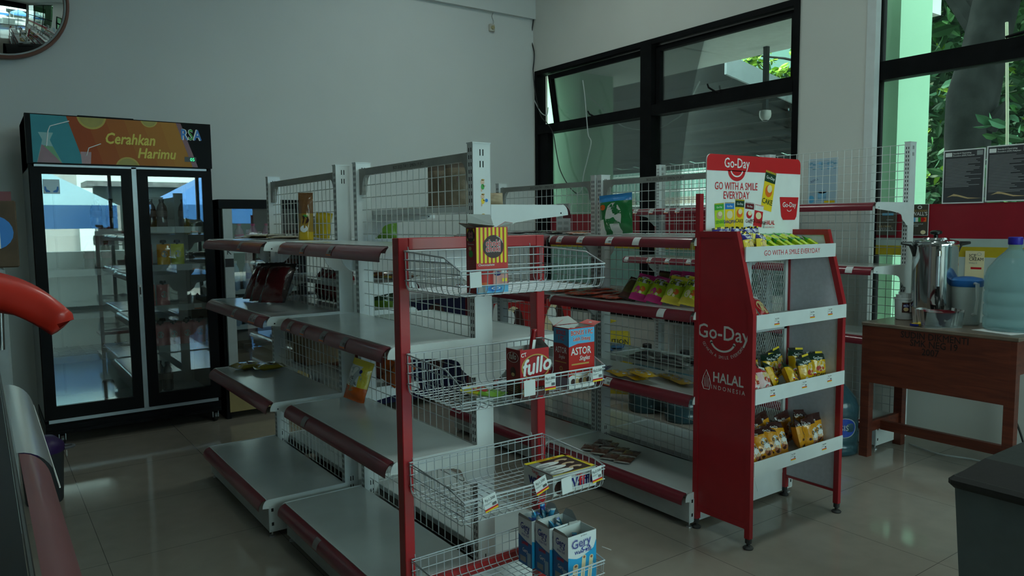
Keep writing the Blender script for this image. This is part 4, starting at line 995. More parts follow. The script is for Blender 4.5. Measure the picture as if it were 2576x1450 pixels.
# fluorescent tube under the eave
t = thing('tube_light', 'switched-off white tube lamp under the outside eave', 'lamp', PX(1500, 205, 5.9)); b = MB()
p0, p1 = Vector((0, 0.30, 0)), Vector((0, -0.75, 0)); b.tube([p0, p1], 0.02, P_WHT, 8); b.build('lamp_tube', t); b = MB(); b.box(-0.025, 0.025, -0.75, 0.3, 0.02, 0.10, GREYM); b.build('lamp_body', t)

# ================================================================== posters
def poster(name, label, c, ux, uz, w, h, draw, group=None, base=None):
    """flat sheet centred at c; ux, uz unit vectors in the sheet"""
    c, ux, uz = Vector(c), Vector(ux), Vector(uz); n = ux.cross(uz)
    b = MB(); P = [c+ux*(a*w/2)+uz*(d*h/2) for a, d in ((-1, -1), (1, -1), (1, 1), (-1, 1))]
    b.add([p for p in P]+[p-n*0.0015 for p in P], [(0, 1, 2, 3), (7, 6, 5, 4), (0, 4, 5, 1), (1, 5, 6, 2), (2, 6, 7, 3), (3, 7, 4, 0)], base or PAPER)
    draw(b, lambda L: plane_fn(c, ux, uz, L)); return single(b, name, label, 'poster', group)
DPOST = mat('charcoal_poster', (0.055, 0.055, 0.062, 1), 0.5, vary=0.05); GB = mat('poster_text_grey', (0.32, 0.33, 0.34, 1), 0.6, vary=0)
def rect(b, f, x0, x1, y0, y1, m): b.add([f(x0, y0), f(x1, y0), f(x1, y1), f(x0, y1)], [(0, 1, 2, 3)], m)
def sop(lines):
    def d(b, F):
        w, h = 0.235, 0.325
        rect(b, F(.0006), -w/2+.006, w/2-.006, -h/2+.006, h/2-.006, DPOST)
        rect(b, F(.0012), -w/2+.012, -w/2+.05, h/2-.04, h/2-.016, PAPER)
        b.text('Standard Operating', F(.0012), P_WHT, size=0.013, x=-w/2+.055, y=h/2-.026, align='L', bold=0.01)
        b.text('Procedure (SOP) Pelayanan', F(.0012), P_WHT, size=0.011, x=-w/2+.055, y=h/2-.040, align='L', bold=0.01)
        rect(b, F(.0012), w/2-.045, w/2-.012, h/2-.04, h/2-.012, P_GRY)
        r_ = random.Random(lines)
        for k in range(lines): y = h/2-.058-.0088*k; rect(b, F(.0012), -w/2+.014, -w/2+.014+(w-.03)*r_.uniform(.5, 1.0), y, y+.003, GB)
        P = [(-.09, -.125), (-.05, -.105), (-.02, -.112), (.03, -.128), (.11, -.135), (.03, -.136), (-.03, -.120), (-.06, -.118)]
        b.add([F(.0012)(*p) for p in P], [tuple(range(len(P)))], P_TAN)
    return d
XP = XW+0.070
poster('notice_poster', 'dark notice of white text taped on the big window, left of the pair', (XP, 2.125, 1.650), (0, -1, 0), (0, 0, 1), 0.238, 0.327, sop(20), 'dark text notices on the window')
poster('notice_poster', 'dark notice of white text on the big window, at the picture edge', (XP, 1.880, 1.656), (0, -1, 0), (0, 0, 1), 0.238, 0.327, sop(25), 'dark text notices on the window')
def icp(b, F):
    w, h = .105, .195
    rect(b, F(.0006), -w/2, w/2, -h/2, h/2, mat('dark_brown_poster', (0.075, 0.065, 0.05, 1), .5)); b.text('ICE CREAM', F(.0012), P_GOLD, size=.018, y=.052); b.text("WALL'S", F(.0012), P_WHT, size=.032, y=.028, bold=.015, sx=.9)
    b.disc(F(.0012), P_WHT, 0, .080, .014, .011, rin=.6)
    for i, m in enumerate((P_SKY, P_WHT, P_GRN, P_RED, P_ORG)): rect(b, F(.0012), -.042+.017*i, -.042+.017*(i+1), -.012, .016, m)
    b.disc(F(.0016), P_RED, .022, .004, .014, .010); b.text('PADDLE POP', F(.0012), P_WHT, size=.011, x=-.008, y=-.030); b.text('5.000', F(.0012), P_WHT, size=.011, x=-.018, y=-.042)
    b.disc(F(.0012), P_CREAM, .025, -.078, .016, .013)
poster('menu_poster', "dark ice cream menu poster reading WALL'S, beside the white rack post", (XP-.002, 2.374, 1.388), (0, -1, 0), (0, 0, 1), .112, .200, icp)
def icw(b, F):
    b.text('ICE', F(.0008), INK, size=.028, x=-.032, y=.042, align='L'); b.text('CREAM', F(.0008), INK, size=.028, x=-.032, y=.021, align='L', sx=.9); b.text("WALL'S", F(.0008), P_GRY, size=.014, x=-.032, y=.003, align='L')
    rect(b, F(.0008), -.02, .040, -.030, -.018, P_RED); b.disc(F(.0008), P_GRY, .025, .062, .012, .009, rin=.8)
poster('menu_poster', 'cream ice cream poster under the yellow band, above the plastic jug', (XP-.002, 2.040, 1.118), (0, -1, 0), (0, 0, 1), .106, .160, icw, base=P_CREAM)
def icd(b, F):
    b.text("WALL'S", F(.0008), P_GRY, size=.03, x=0, y=-.055, sx=.9, bold=.01); b.text('ICE CREAM', F(.0008), P_TAN, size=.017, x=-.01, y=-.033)
    rect(b, F(.0008), -.03, .045, .045, .060, P_SKY); rect(b, F(.0008), .0, .045, .012, .018, P_GRY)
poster('menu_poster', 'dark curled ice cream poster seen behind the wire rack, over red band', (XP-.004, 2.585, 1.375), (0, -1, 0), (0, 0, 1), .135, .17, icd, base=mat('dark_brown_poster', (0.075, 0.065, 0.05, 1), .5))
WBL = mat('water_poster_blue', (0.20, 0.42, 0.62, 1), .5, vary=.3, scale=20)
def wat(b, F):
    rect(b, F(.0006), -.11, .11, -.155, .155, mat('water_poster_pale', (0.42, 0.55, 0.66, 1), .5, vary=.06, scale=5))
    for y in (.115, .085):
        n = 14
        for i in range(n): rect(b, F(.001), -.11+.22*i/n, -.11+.22*(i+1)/n, y+.006*math.sin(i*1.9), y+.012+.006*math.sin(i*1.3+1), WBL)
    b.text('REFILL', F(.001), P_NAVY, size=.022, x=-.06, y=.0, rot=R(20)); 
    rect(b, F(.001), -.035, .030, -.135, -.075, WBL); b.disc(F(.001), WBL, 0, -.075, .032, .012); b.disc(F(.001), P_SKY, -.085, -.125, .024, .026); rect(b, F(.001), .015, .095, -.152, -.137, P_YEL)
poster('water_poster', 'pale blue water refill poster taped on the pier between windows', (XW-.002, 3.01, 1.665), (0, -1, 0), (0, 0, 1), .225, .315, wat)
def info(b, F):
    for i in range(6):
        for j in range(2):
            for k in range(2): rect(b, F(.0008), -.055+.06*j, -.010+.06*j, .095-.036*i-.009*k, .099-.036*i-.009*k, P_GRY)
poster('notice_sheet', 'white typed sheet hanging on the far wire rack panel', PX(1417, 555, 2.93), (0, -1, 0), (0, 0, 1), .135, .205, info)
# ================================================================== pouches and packs
def sst(x): x = max(0.0, min(1.0, x)); return x*x*(3-2*x)
def pouch(name, w, h, t, paint, deco=None, nu=10, nv=14, crimp=0.08, bot=True, seed=1, back=None, flat=False, gusset=0.0):
    """sealed bag: crimped ends, pillow body; stands on z=0, front faces -Y. paint(u 0..1, v 0..1) -> material"""
    rr_ = random.Random(seed); ph = [rr_.uniform(0, 6) for _ in range(6)]
    def puff(u, v):
        a = sst((v if bot else 1)/0.30) if bot else 1.0
        b_ = sst((1-v)/0.30); e = 1-abs(2*u-1)**2.6
        k = (v-crimp)/(1-2*crimp) if bot else v
        if v > 1-crimp*0.9 or (bot and v < crimp*0.9): return 0.02
        return max(0.02, (max(0.0, e)**0.55)*a**0.6*b_**0.6)
    def wr(u, v): return 0.05*t*math.sin(9*u+14*v+ph[0])*math.sin(7*v+ph[1]) + 0.035*t*math.sin(22*u+ph[2]-9*v)
    def F(a, b_, off=0.0, sg=-1):
        u, v = a/w+0.5, b_/h
        p = puff(min(1, max(0, u)), min(1, max(0, v)))
        x = a*(1-0.10*p*(t/max(w, 1e-6))*2); edge = 0.0016*math.sin(30*u+ph[3]) if (v > 1-crimp or (bot and v < crimp)) else 0
        return Vector((x, sg*(t/2*p+wr(u, v)*p+off)+edge, b_))
    b = MB()
    b.grid(lambda u, v: F((u-.5)*w, v*h), nu, nv, paint)
    bk = back or paint
    b.grid(lambda u, v: F((.5-u)*w, v*h, 0.0004, 1), nu, nv, bk)
    if deco: deco(b, lambda L: (lambda x, y: F(max(-w/2, min(w/2, x)), max(0, min(h, y)), L)), w, h)
    return b.build(name, smooth='all')
def put(o, loc, rx=0.0, ry=0.0, rz=0.0, label=None, cat='snack pack', group=None):
    o.location = loc; o.rotation_euler = (R(rx), R(ry), R(rz)); tag(o, label, cat, group); return o
def again(o, loc, rx=0.0, ry=0.0, rz=0.0, label=None, sc=None):
    return dup(o, loc, (R(rx), R(ry), R(rz)), label, (sc, sc, sc) if sc else None)
def stripes(top, body, s1, s2, zones, n=9, cr=0.08):
    """crimp rows striped s1/s2, then colour zones [(v_from, material)] from the top down"""
    def p(u, v):
        if v > 1-cr or v < cr: return s1 if int(u*n*2) % 2 else s2
        for v0, m in zones:
            if v >= v0: return m
        return body
    return p
nx = lambda x: min(3.212, 2.66+(x-2.66)*1.15+.022)
# --- yellow / green cake packs ---------------------------------------------------------------
F_ART = film('cake_red', 190, 60, 40); F_CRM = film('cream', 235, 205, 140)
def smile(b, F, x, y, s, m):
    b.disc(F(.0009), m, x, y, s, s*.8, 12, 200, 340, 0.78)
def cakeA(b, F, w, h):
    b.disc(F(.0006), F_CRM, w*.12, h*.50, w*.30, h*.17, 14); b.disc(F(.0011), F_ART, -w*.02, h*.42, w*.26, h*.10, 12); b.disc(F(.0014), P_CREAM, w*.10, h*.50, w*.12, h*.05, 10)
    b.disc(F(.0008), P_DGRN, -w*.10, h*.735, w*.17, h*.06, 12, 180, 360)
    b.text('Go-Day', F(.0014), P_WHT, size=h*.12, x=-w*.08, y=h*.74, bold=.02); smile(b, F, -w*.08, h*.745, w*.12, P_WHT)
    b.text('CAKE', F(.0016), P_DGRN, size=h*.21, x=w*.06, y=h*.12, bold=.02, sx=.9)
    b.disc(F(.0014), P_WHT, -w*.33, h*.26, w*.07, h*.05, 10); b.disc(F(.0017), P_RED, -w*.33, h*.235, w*.07, h*.03, 10)
GA = stripes(None, F_YEL, film('stripe_yellow', 240, 205, 60), F_BLK, [(0.70, F_DGRN)])
cg = 'yellow and green cake packs on the snack stand'
cA = put(pouch('cake_pack', .104, .140, .050, GA, cakeA, seed=2), (3.098, 1.975, .634), -14, -4, 4, 'yellow cake pack with dark green top above the right price tag', 'cake pack', cg)
for (x, y, z, rx, ry, rz, l) in (
    (3.165, 2.000, .634, -12, 2, -14, 'yellow cake pack with dark green top, rightmost on the middle snack shelf'),
    (2.915, 1.960, .632, -38, 34, 6, 'tilted yellow cake pack lying in front beside the middle price tag'),
    (2.845, 2.005, .636, -30, 20, 26, 'yellow cake pack lying behind the tilted front one, only its logo end showing'),
    (2.775, 2.035, .636, -16, 12, 42, 'yellow cake pack turned sideways, shiny yellow side showing beside the pink packs'),
    (2.700, 2.075, .634, -16, 6, 12, 'yellow cake pack at the left, half hidden behind the pink cake packs'),
    (2.840, 2.120, .650, -12, -6, 6, 'yellow cake pack in the back row, raised crimped top in front of the mesh'),
    (2.925, 2.100, .638, -14, 6, -8, 'yellow cake pack in the back row behind the tilted front pack'),
    (3.000, 2.120, .650, -8, -10, 4, 'yellow cake pack in the back row with its striped seam pointing up right'),
    (3.085, 2.085, .645, -10, 5, -6, 'yellow cake pack in the back row behind the two packs at the right end'),
    (2.770, 2.140, .640, -10, 8, 4, 'yellow cake pack deepest at the back left of the middle snack shelf')):
    again(cA, (nx(x), y, z), rx, ry, rz, l)
# --- pink / white cake packs
F_PKW = film('pink_white', 240, 205, 205)
def cakeP(b, F, w, h):
    b.disc(F(.0006), F_CRM, 0, h*.58, w*.34, h*.16, 14); b.disc(F(.0011), F_ART, 0, h*.48, w*.28, h*.09, 12); b.disc(F(.0013), P_WHT, 0, h*.20, w*.42, h*.15, 14)
    b.text('Go-Day', F(.0012), P_WHT, size=h*.10, x=0, y=h*.78, bold=.02); b.text('CAKE', F(.0018), P_RED, size=h*.22, x=w*.04, y=h*.13, bold=.02, sx=.88)
    b.disc(F(.0016), P_RED, -w*.36, h*.16, w*.06, h*.03, 10)
GP = stripes(None, F_PKW, F_WHT, F_RED, [(0.74, F_RED)])
cP = put(pouch('cake_pack', .096, .136, .048, GP, cakeP, seed=4), (2.690, 1.962, .634), -28, 10, 2, 'pink and white cake pack with red top, leftmost on the middle snack shelf', 'cake pack', 'pink cake packs on the snack stand')
again(cP, (2.775, 1.968, .634), -30, 16, 4, 'pink and white cake pack with red top, right one of the pair')
# --- brown / yellow chocolate cake packs
F_AMB = film('amber', 222, 150, 22); P_BUN = ink('bun', 165, 100, 70); P_BUN2 = ink('bun_light', 225, 190, 150)
def cakeC(b, F, w, h):
    P = [(-w*.16, h*.16), (-w*.20, h*.48), (-w*.12, h*.62), (w*.05, h*.68), (w*.26, h*.66), (w*.34, h*.56), (w*.36, h*.20), (w*.1, h*.12)]
    b.disc(F(.0006), P_WHT, w*.10, h*.45, w*.30, h*.22, 18); b.add([F(.0008)(*p) for p in [(0, 0)]]*0, [], P_WHT) if False else None
    b.disc(F(.0007), P_WHT, w*.10, h*.34, w*.27, h*.20, 16)
    b.disc(F(.0012), P_BUN, w*.10, h*.24, w*.25, h*.12, 14); b.disc(F(.0015), P_BUN2, w*.10, h*.28, w*.20, h*.07, 12); b.disc(F(.0018), P_BRN, w*.08, h*.19, w*.14, h*.07, 10)
    b.text('CAKE', F(.0018), INK, size=h*.16, x=w*.10, y=h*.46, bold=.018); b.text('GO-PIE', F(.0018), P_GRY, size=h*.06, x=w*.10, y=h*.60)
    b.disc(F(.0012), P_BRN, -w*.30, h*.34, w*.09, h*.045, 8); b.disc(F(.0012), P_BRN, -w*.28, h*.13, w*.12, h*.04, 8); b.disc(F(.0012), P_BUN, w*.36, h*.62, w*.06, h*.035, 8)
    b.text('Go-Day', F(.0012), P_WHT, size=h*.09, x=-w*.26, y=h*.80, bold=.02); smile(b, F, -w*.26, h*.80, w*.09, P_WHT)
def GC(u, v):
    if v > .955: return F_BRN
    if v > .92: return F_WHT if int(u*18) % 2 else F_BRN
    if v > .78: return F_BRN
    return F_AMB
cC = put(pouch('chocolate_cake_pack', .104, .148, .050, GC, cakeC, seed=6), (3.135, 1.975, .324), -12, 0, 4, 'amber cake pack with brown top above the right tag of the lowest snack shelf', 'cake pack', 'amber chocolate cake packs')
for (x, y, z, rx, ry, rz, l) in (
    (3.195, 2.000, .324, -10, -2, -6, 'amber chocolate cake pack at the far right, half hidden by its neighbour'),
    (3.010, 1.995, .324, -14, 4, 32, 'amber chocolate cake pack turned sideways standing in the middle gap'),
    (2.690, 1.965, .324, -32, -8, 4, 'amber chocolate cake pack at the lower left, CAKE word lowest of all'),
    (2.765, 1.980, .330, -32, -2, -4, 'amber chocolate cake pack second in the leaning front row of the lowest shelf'),
    (2.830, 1.992, .326, -30, 10, -6, 'amber chocolate cake pack third in the leaning front row of the lowest shelf'),
    (2.895, 2.010, .326, -26, 8, -4, 'amber chocolate cake pack fourth in the leaning row, beside the gap'),
    (2.700, 2.075, .340, -14, -4, 0, 'amber chocolate cake pack in the second row at the left edge'),
    (2.790, 2.090, .335, -14, -10, 0, 'amber chocolate cake pack in the second row, seam rising to the right'),
    (2.880, 2.105, .330, -12, -10, 2, 'amber chocolate cake pack in the second row, left of the sideways one'),
    (2.800, 2.155, .350, -8, -8, 0, 'amber chocolate cake pack at the very back, touching the mesh'),
    (2.950, 2.140, .335, -10, -8, 4, 'amber chocolate cake pack at the back, behind the gap of the lowest shelf'),
    (3.045, 2.095, .330, -10, -10, 0, 'amber chocolate cake pack behind the sideways one'),
    (3.140, 2.080, .326, -10, 8, 2, 'amber chocolate cake pack at the back right corner of the lowest shelf')):
    again(cC, (nx(x), y, z), rx, ry, rz, l)
# --- rice crackers
def cr(b, F, w, h):
    b.disc(F(.0008), F_CRM, 0, h*.45, w*.42, h*.26, 16); b.text('RICE CRACKER', F(.0014), P_BRN, size=h*.075, x=0, y=h*.50, bold=.015, sx=.8); b.text('Go-Day', F(.0012), P_WHT, size=h*.08, x=0, y=h*.76)
GR = stripes(None, F_RED, F_WHT, F_RED, [(0.84, F_WHT), (0.10, F_RED)])
cR = put(pouch('rice_cracker_pack', .085, .140, .022, GR, cr, seed=8), (2.865, 2.035, .956), -46, 12, 2, 'red and white rice cracker pack, front one on the upper snack shelf', 'cracker pack', 'rice cracker packs on the snack stand')
again(cR, (2.785, 2.035, .956), -44, 8, 2, 'red and white rice cracker pack at the left, half behind the red side panel')
again(cR, (2.800, 2.085, .965), -34, 2, 0, 'red and white rice cracker pack lying behind the other two, striped edge showing')
# --- shaqima
def sq(b, F, w, h):
    b.disc(F(.0008), F_TAN, 0, h*.48, w*.36, h*.20, 14); b.disc(F(.0011), F_CRM, w*.02, h*.52, w*.24, h*.12, 10)
    b.text('Go-Day', F(.0014), P_WHT, size=h*.13, x=0, y=h*.76, bold=.03); smile(b, F, 0, h*.76, w*.16, P_WHT)
    b.text('SHAQIMA', F(.0014), P_NAVY, size=h*.15, x=0, y=h*.17, bold=.03, sx=.80); b.disc(F(.0014), P_RED, -w*.36, h*.08, w*.08, h*.03, 8)
GS = stripes(None, F_LYEL, film('stripe_yellow', 240, 205, 60), F_BLK, [(0.68, F_PUR)], n=8)
cS = put(pouch('sweet_pack', .066, .108, .030, GS, sq, seed=9), (2.672, 1.990, 1.240), -14, 0, 4, 'yellow and purple sweet pack standing at the front left, its word SHAQIMA readable', 'sweet pack', 'purple and yellow sweet packs')
again(cS, (2.765, 2.000, 1.240), -18, 14, -4, 'yellow and purple sweet pack leaning right beside the green packs')
for k in range(6):
    again(cS, (2.640+.050*k, 2.120+.010*(k % 2), 1.262), -8+3*(k % 3), -6+4*(k % 4), 3*k-6, 'purple topped sweet pack standing in the back row below the header board, %s' % ['leftmost', 'second from left', 'third from left', 'third from right', 'second from right', 'rightmost'][k])
again(cS, (2.735, 2.060, 1.246), -14, 4, 8, 'purple topped sweet pack squeezed between the readable front one and the back row')
# --- green senbei
def sb(b, F, w, h):
    b.disc(F(.0008), F_TAN, 0, h*.40, w*.34, h*.18, 12); b.text('SENBEI', F(.0012), P_DGRN, size=h*.13, x=0, y=h*.14, bold=.02, sx=.8)
GG = stripes(None, F_LIME, film('stripe_lime', 205, 230, 80), F_GRN, [(0.62, F_GRN)], n=8)
cB = put(pouch('senbei_pack', .070, .115, .026, GG, sb, seed=10), (2.835, 1.985, 1.256), -64, 24, 4, 'green cracker pack at the left of the leaning row, next to the purple ones', 'cracker pack', 'green cracker packs on the top snack shelf')
for k in range(6):
    again(cB, (2.897+.060*k, 1.988, 1.256+.004*(k % 2)), -62, 26+4*(k % 2), 4, 'green cracker pack leaning in the front row above the white banner, %s' % ['second from left', 'third from left', 'fourth from left', 'third from right', 'second from right', 'at the right end'][k])
for k in range(5):
    again(cB, (2.895+.072*k, 2.070, 1.290+.004*(k % 2)), -70, 16-8*(k % 2), -6, 'green cracker pack in the rear row of the top snack shelf, %s' % ['first from left', 'second from left', 'middle one', 'second from right', 'rightmost'][k])
# --- bagged bread (pink/lime) on the right shelf rack
def dr(topm):
    def d(b, F, w, h):
        b.disc(F(.0006), F_WHT, 0, h*.72, w*.46, h*.13, 12)
        b.text('Bonita', F(.0013), INK, size=h*.11, x=-w*.05, y=h*.76, bold=.01, shear=.3); b.text('CREAM', F(.0013), INK, size=h*.15, x=0, y=h*.62, bold=.02)
        b.disc(F(.0008), P_PNK if topm is F_PNK else P_CREAM, -w*.16, h*.34, w*.16, h*.13, 12); b.disc(F(.0010), P_ORG, w*.16, h*.38, w*.15, h*.10, 10); b.disc(F(.0014), P_CREAM, w*.10, h*.25, w*.08, h*.05, 8)
    return d
GD1 = stripes(None, F_LIME, F_PNK, F_PNK, [(0.80, F_PNK), (0.24, F_LIME), (0.0, F_PNK)]); GD2 = stripes(None, F_LIME, F_LYEL, F_LYEL, [(0.85, F_LYEL), (0.2, F_LIME), (0.0, F_LYEL)])
cD = put(pouch('bread_pack', .098, .150, .050, GD1, dr(F_PNK), seed=12), (2.660, 2.650, 1.006), -34, 10, -72, 'pink and lime cream bread pack at the left of the front row', 'bread pack', 'bread packs on the rack beside the snack stand')
cD2 = put(pouch('bread_pack', .098, .150, .050, GD2, dr(F_LIME), seed=13), (2.660, 2.432, 1.006), -34, 10, -72, 'lime yellow cream bread pack, third in the front row', 'bread pack', 'bread packs on the rack beside the snack stand')
again(cD, (2.660, 2.545, 1.004), -38, 12, -74, 'pink and lime cream bread pack, second in the front row')
again(cD2, (2.668, 2.330, 1.006), -32, 8, -76, 'lime yellow cream bread pack at the right, cut by the red side panel')
cM = put(pouch('bread_pack', .095, .145, .045, stripes(None, F_CHOC, F_BRN, F_BRN, [(0.2, film('dull_olive', 96, 84, 40))]), None, seed=14), (2.668, 2.735, 1.004), -46, 14, -70, 'dark brown and olive bread pack lying left of the pink packs', 'bread pack', 'bread packs on the rack beside the snack stand')
for k, (y, l, m) in enumerate(((2.62, 'dark topped bread pack behind the pink front packs, leftmost at the back', cM), (2.54, 'pink topped bread pack at the back behind the second front pack', cD), (2.46, 'pink topped bread pack at the back behind the third front pack', cD), (2.375, 'pink topped bread pack at the back beside the red side panel', cD))):
    again(m, (2.800, y, 1.006), -18, 4, -80+4*k, l)
# --- flat bars / sachets : low pillow bars
def bar(name, w, h, t, m, m2=None, seed=1, deco=None, **k): return pouch(name, w, h, t, (lambda u, v: (m2 or m) if (v > .9 or v < .1) else m), deco, seed=seed, nu=8, nv=8, **k)
ob = put(bar('biscuit_packet', .075, .19, .018, film('orange_red', 200, 62, 25), seed=20), (2.62, 2.83, 1.006), -90, 0, -96, 'orange red wafer packet, front right one of the flat stack', 'biscuit packet', 'orange red wafer packets on the rack shelf')
k = 0
pos = ['front row beside the bread packs', 'front row, second from the bread packs', 'front row, third from the bread packs', 'front row, fourth from the bread packs', 'front row, left end', 'back row nearest the bread packs', 'back row, second from right', 'back row, third from right', 'back row, left end']
for i, (x, y) in enumerate(((2.62, 2.915), (2.625, 3.00), (2.62, 3.085), (2.63, 3.17), (2.74, 2.87), (2.745, 2.96), (2.74, 3.05), (2.75, 3.14), (2.64, 3.30))):
    again(ob, (x, y, 1.006+(.010 if i % 3 == 1 else 0)), -90, 0, -96+5*(i % 3), 'orange red wafer packet lying flat, %s' % pos[i])
slv = put(bar('silver_packet', .09, .15, .014, film('silver', 170, 165, 160), film('brown_silver', 90, 60, 50), seed=22), (2.86, 3.02, 1.008), -90, 0, -80, 'silver and brown packet lying behind the orange wafers, nearest the bread', 'snack packet', 'silver packets at the back of the middle rack shelf')
for i, (x, y) in enumerate(((2.85, 3.10), (2.88, 3.40), (2.86, 3.55), (2.84, 3.75), (2.86, 3.95))):
    again(slv, (x-.01*(i % 2), y, 1.006+.008*(i % 2)), -90, 0, -80+13*i, 'silver and brown packet lying at the back behind the wire basket, %s' % ['second from right', 'third from right', 'middle', 'second from left', 'left end'][i])
# yellow bars on the third shelf
yb = bar('wafer_bar', .080, .165, .026, film('mustard', 205, 158, 25), seed=24, deco=lambda b, F, w, h: (b.disc(F(.0008), P_WHT, 0, h*.14, w*.13, h*.03, 10), b.disc(F(.0006), F_GRY, 0, h*.5, w*.42, h*.30, 12), b.text('wafer', F(.0011), INK, size=h*.16, x=0, y=h*.46, shear=.3, rot=R(90))))
put(yb, (2.600, 2.550, .628), -90, 0, -20, 'mustard yellow wafer bar at the lower front, under another', 'wafer bar', 'mustard yellow wafer bars on the lower rack shelf')
for (x, y, z, rz, l) in ((2.590, 2.560, .655, -14, 'mustard yellow wafer bar on top of the front one'), (2.600, 2.745, .628, -18, 'mustard yellow wafer bar at the left'), (2.720, 2.700, .628, -14, 'mustard yellow wafer bar behind the others, in the middle'), (2.740, 2.520, .628, -12, 'mustard yellow wafer bar at the right beside the red panel'), (2.700, 2.430, .628, -22, 'mustard yellow wafer bar at the far right rear')):
    again(yb, (x, y-.08, z), -90, 0, rz-0, l)
nv_ = put(bar('candy_sachet', .07, .12, .012, film('navy', 38, 42, 95), seed=25), (2.64, 2.90, .620), -90, 0, -60, 'dark blue candy sachet lying left of the yellow wafer bars', 'candy sachet')
# base shelf : brown sachets strip
br_ = put(bar('coffee_sachet', .085, .115, .012, F_CHOC, film('silver', 170, 165, 160), seed=26, deco=lambda b, F, w, h: (b.disc(F(.0006), film('silver', 170, 165, 160), 0, h*.8, w*.48, h*.16, 10), b.text('Waffle', F(.0012), INK, size=h*.17, x=0, y=h*.74, bold=.02))), (2.600, 2.700, .174), -90, 0, -62,
    'brown and silver sachet, front right of the flat ones on the base shelf', 'sachet', 'brown sachets on the base shelf')
for i, (x, y) in enumerate(((2.610, 2.785), (2.620, 2.870), (2.635, 2.960), (2.715, 2.740), (2.725, 2.825), (2.735, 2.910), (2.745, 2.99))):
    again(br_, (x-.03, y, .174+.004*(i % 2)), -90, 0, -62+4*(i % 3), 'brown and silver sachet on the base shelf, %s' % ['front row second from right', 'front row third from right', 'front row left end', 'back row right end', 'back row second from right', 'back row third from right', 'back row left end'][i])
# black packs, blue packs on the far-side shelf of the right rack
bk = put(bar('black_biscuit_pack', .085, .17, .030, film('black_film', 42, 40, 44), seed=27), (3.02, 2.62, .636), -90, 0, 10, 'black wrapped biscuit pack seen through the mesh, nearest the red panel', 'biscuit pack', 'black biscuit packs behind the wire panel')
for i, (x, y) in enumerate(((3.02, 2.80), (3.02, 2.98), (3.13, 2.66), (3.13, 2.85), (3.13, 3.02), (3.22, 2.72))):
    again(bk, (x, y-.1, .636), -90, 0, 8-5*(i % 3), 'black wrapped biscuit pack behind the mesh, %s' % ['front row middle', 'front row left', 'second row right', 'second row middle', 'second row left', 'hindmost one'][i])
bl = put(bar('blue_packet', .09, .15, .016, F_BLU, seed=28), (3.03, 3.27, .630), -90, 0, -30, 'blue packet lying behind the mesh left of the black packs', 'snack packet', 'blue packets behind the wire panel')
again(bl, (3.13, 3.30, .630), -90, 0, -50, 'blue packet behind the first one, farther from the mesh')
# top shelf of right rack
def chipd(b, F, w, h):
    b.disc(F(.0006), F_WHT, w*.02, h*.42, w*.26, h*.36, 14)
    for i in range(9): b.add([F(.001)(-w*.14, h*(.66-.055*i)), F(.001)(w*.18, h*(.66-.055*i)), F(.001)(w*.18, h*(.672-.055*i)), F(.001)(-w*.14, h*(.672-.055*i))], [(0, 1, 2, 3)], P_GRY)
    b.disc(F(.0008), P_ORG, -w*.34, h*.68, w*.10, h*.07, 10)
ch = pouch('chip_bag', .205, .220, .075, lambda u, v: F_BLU if v > .82 else (F_WHT if (u < .25 and v < .4) or (.35 < u < .7 and v < .25) else film('leaf_green', 28, 120, 62)), chipd, seed=30, nv=16)
put(ch, (2.86, 3.01, 1.33), -4, -4, -74, 'large green chip bag with blue top on the top shelf, text side showing', 'chip bag')
ot = put(bar('orange_packet', .10, .16, .014, F_ORG, F_WHT, seed=31), (2.68, 3.10, 1.334), -90, 0, -30, 'orange packet lying flat left of the large chip bag', 'snack packet', 'orange packets on the top rack shelf')
again(ot, (2.70, 3.22, 1.337), -90, 0, -70, 'orange packet lying flat, left one of the two near the rack post')
sv = put(bar('dark_packet', .12, .17, .016, film('maroon_silver', 90, 70, 72), seed=32), (2.74, 3.95, 1.336), -90, 0, -40, 'dull silver maroon packet on the far top shelf, left end', 'snack packet', 'dull packets lying on the far top shelf')
for i, y in enumerate((3.80, 3.66, 3.50, 3.37)):
    again(sv, (2.76-.02*(i % 2), y, 1.336+.005*(i % 2)), -90, 0, -40-20*i, 'dull silver maroon packet on the far top shelf, %s' % ['second from left', 'third from left', 'second from right', 'right end by the post'][i])
# --- left rack ------------------------------------------------------------------------------
def noodl(b, F, w, h):
    b.disc(F(.0006), F_BLK, 0, h*.55, w*.36, h*.22, 12); b.disc(F(.0010), F_GRY, -w*.02, h*.60, w*.22, h*.12, 12); b.text('mie', F(.0014), INK, size=h*.22, x=0, y=h*.5, bold=.02, rot=R(8)); b.disc(F(.001), P_WHT, w*.3, h*.14, w*.05, h*.04, 8)
yel = pouch('noodle_pack', .130, .165, .034, lambda u, v: F_OLV if .08 < v < .92 else film('olive_edge', 150, 150, 30), noodl, seed=40)
put(yel, (1.090, 4.150, .630), -90, 0, -82, 'yellow-green noodle pack at the outer end of the left shelf', 'noodle pack', 'yellow-green noodle packs on the left rack')
again(yel, (1.175, 4.060, .632), -90, 0, -96, 'yellow-green noodle pack nearer the wire panel')
def mar(b, F, w, h):
    b.disc(F(.0006), F_MAR, 0, h*.48, w*.40, h*.36, 12)
mr = pouch('bread_bag', .150, .235, .085, lambda u, v: F_BLK if v > .84 else (film('wrap_edge', 70, 55, 55) if (u < .12 or u > .88) else F_MAR), mar, seed=41)
put(mr, (1.205, 3.80, 1.006), -36, 0, -48, 'dark maroon cellophane bread bag, right one of three', 'bread bag', 'maroon bread bags on the left rack')
again(mr, (1.195, 3.93, 1.006), -36, -4, -52, 'dark maroon cellophane bread bag, middle one of three'); again(mr, (1.195, 4.06, 1.006), -38, -2, -56, 'dark maroon cellophane bread bag, left one of three')
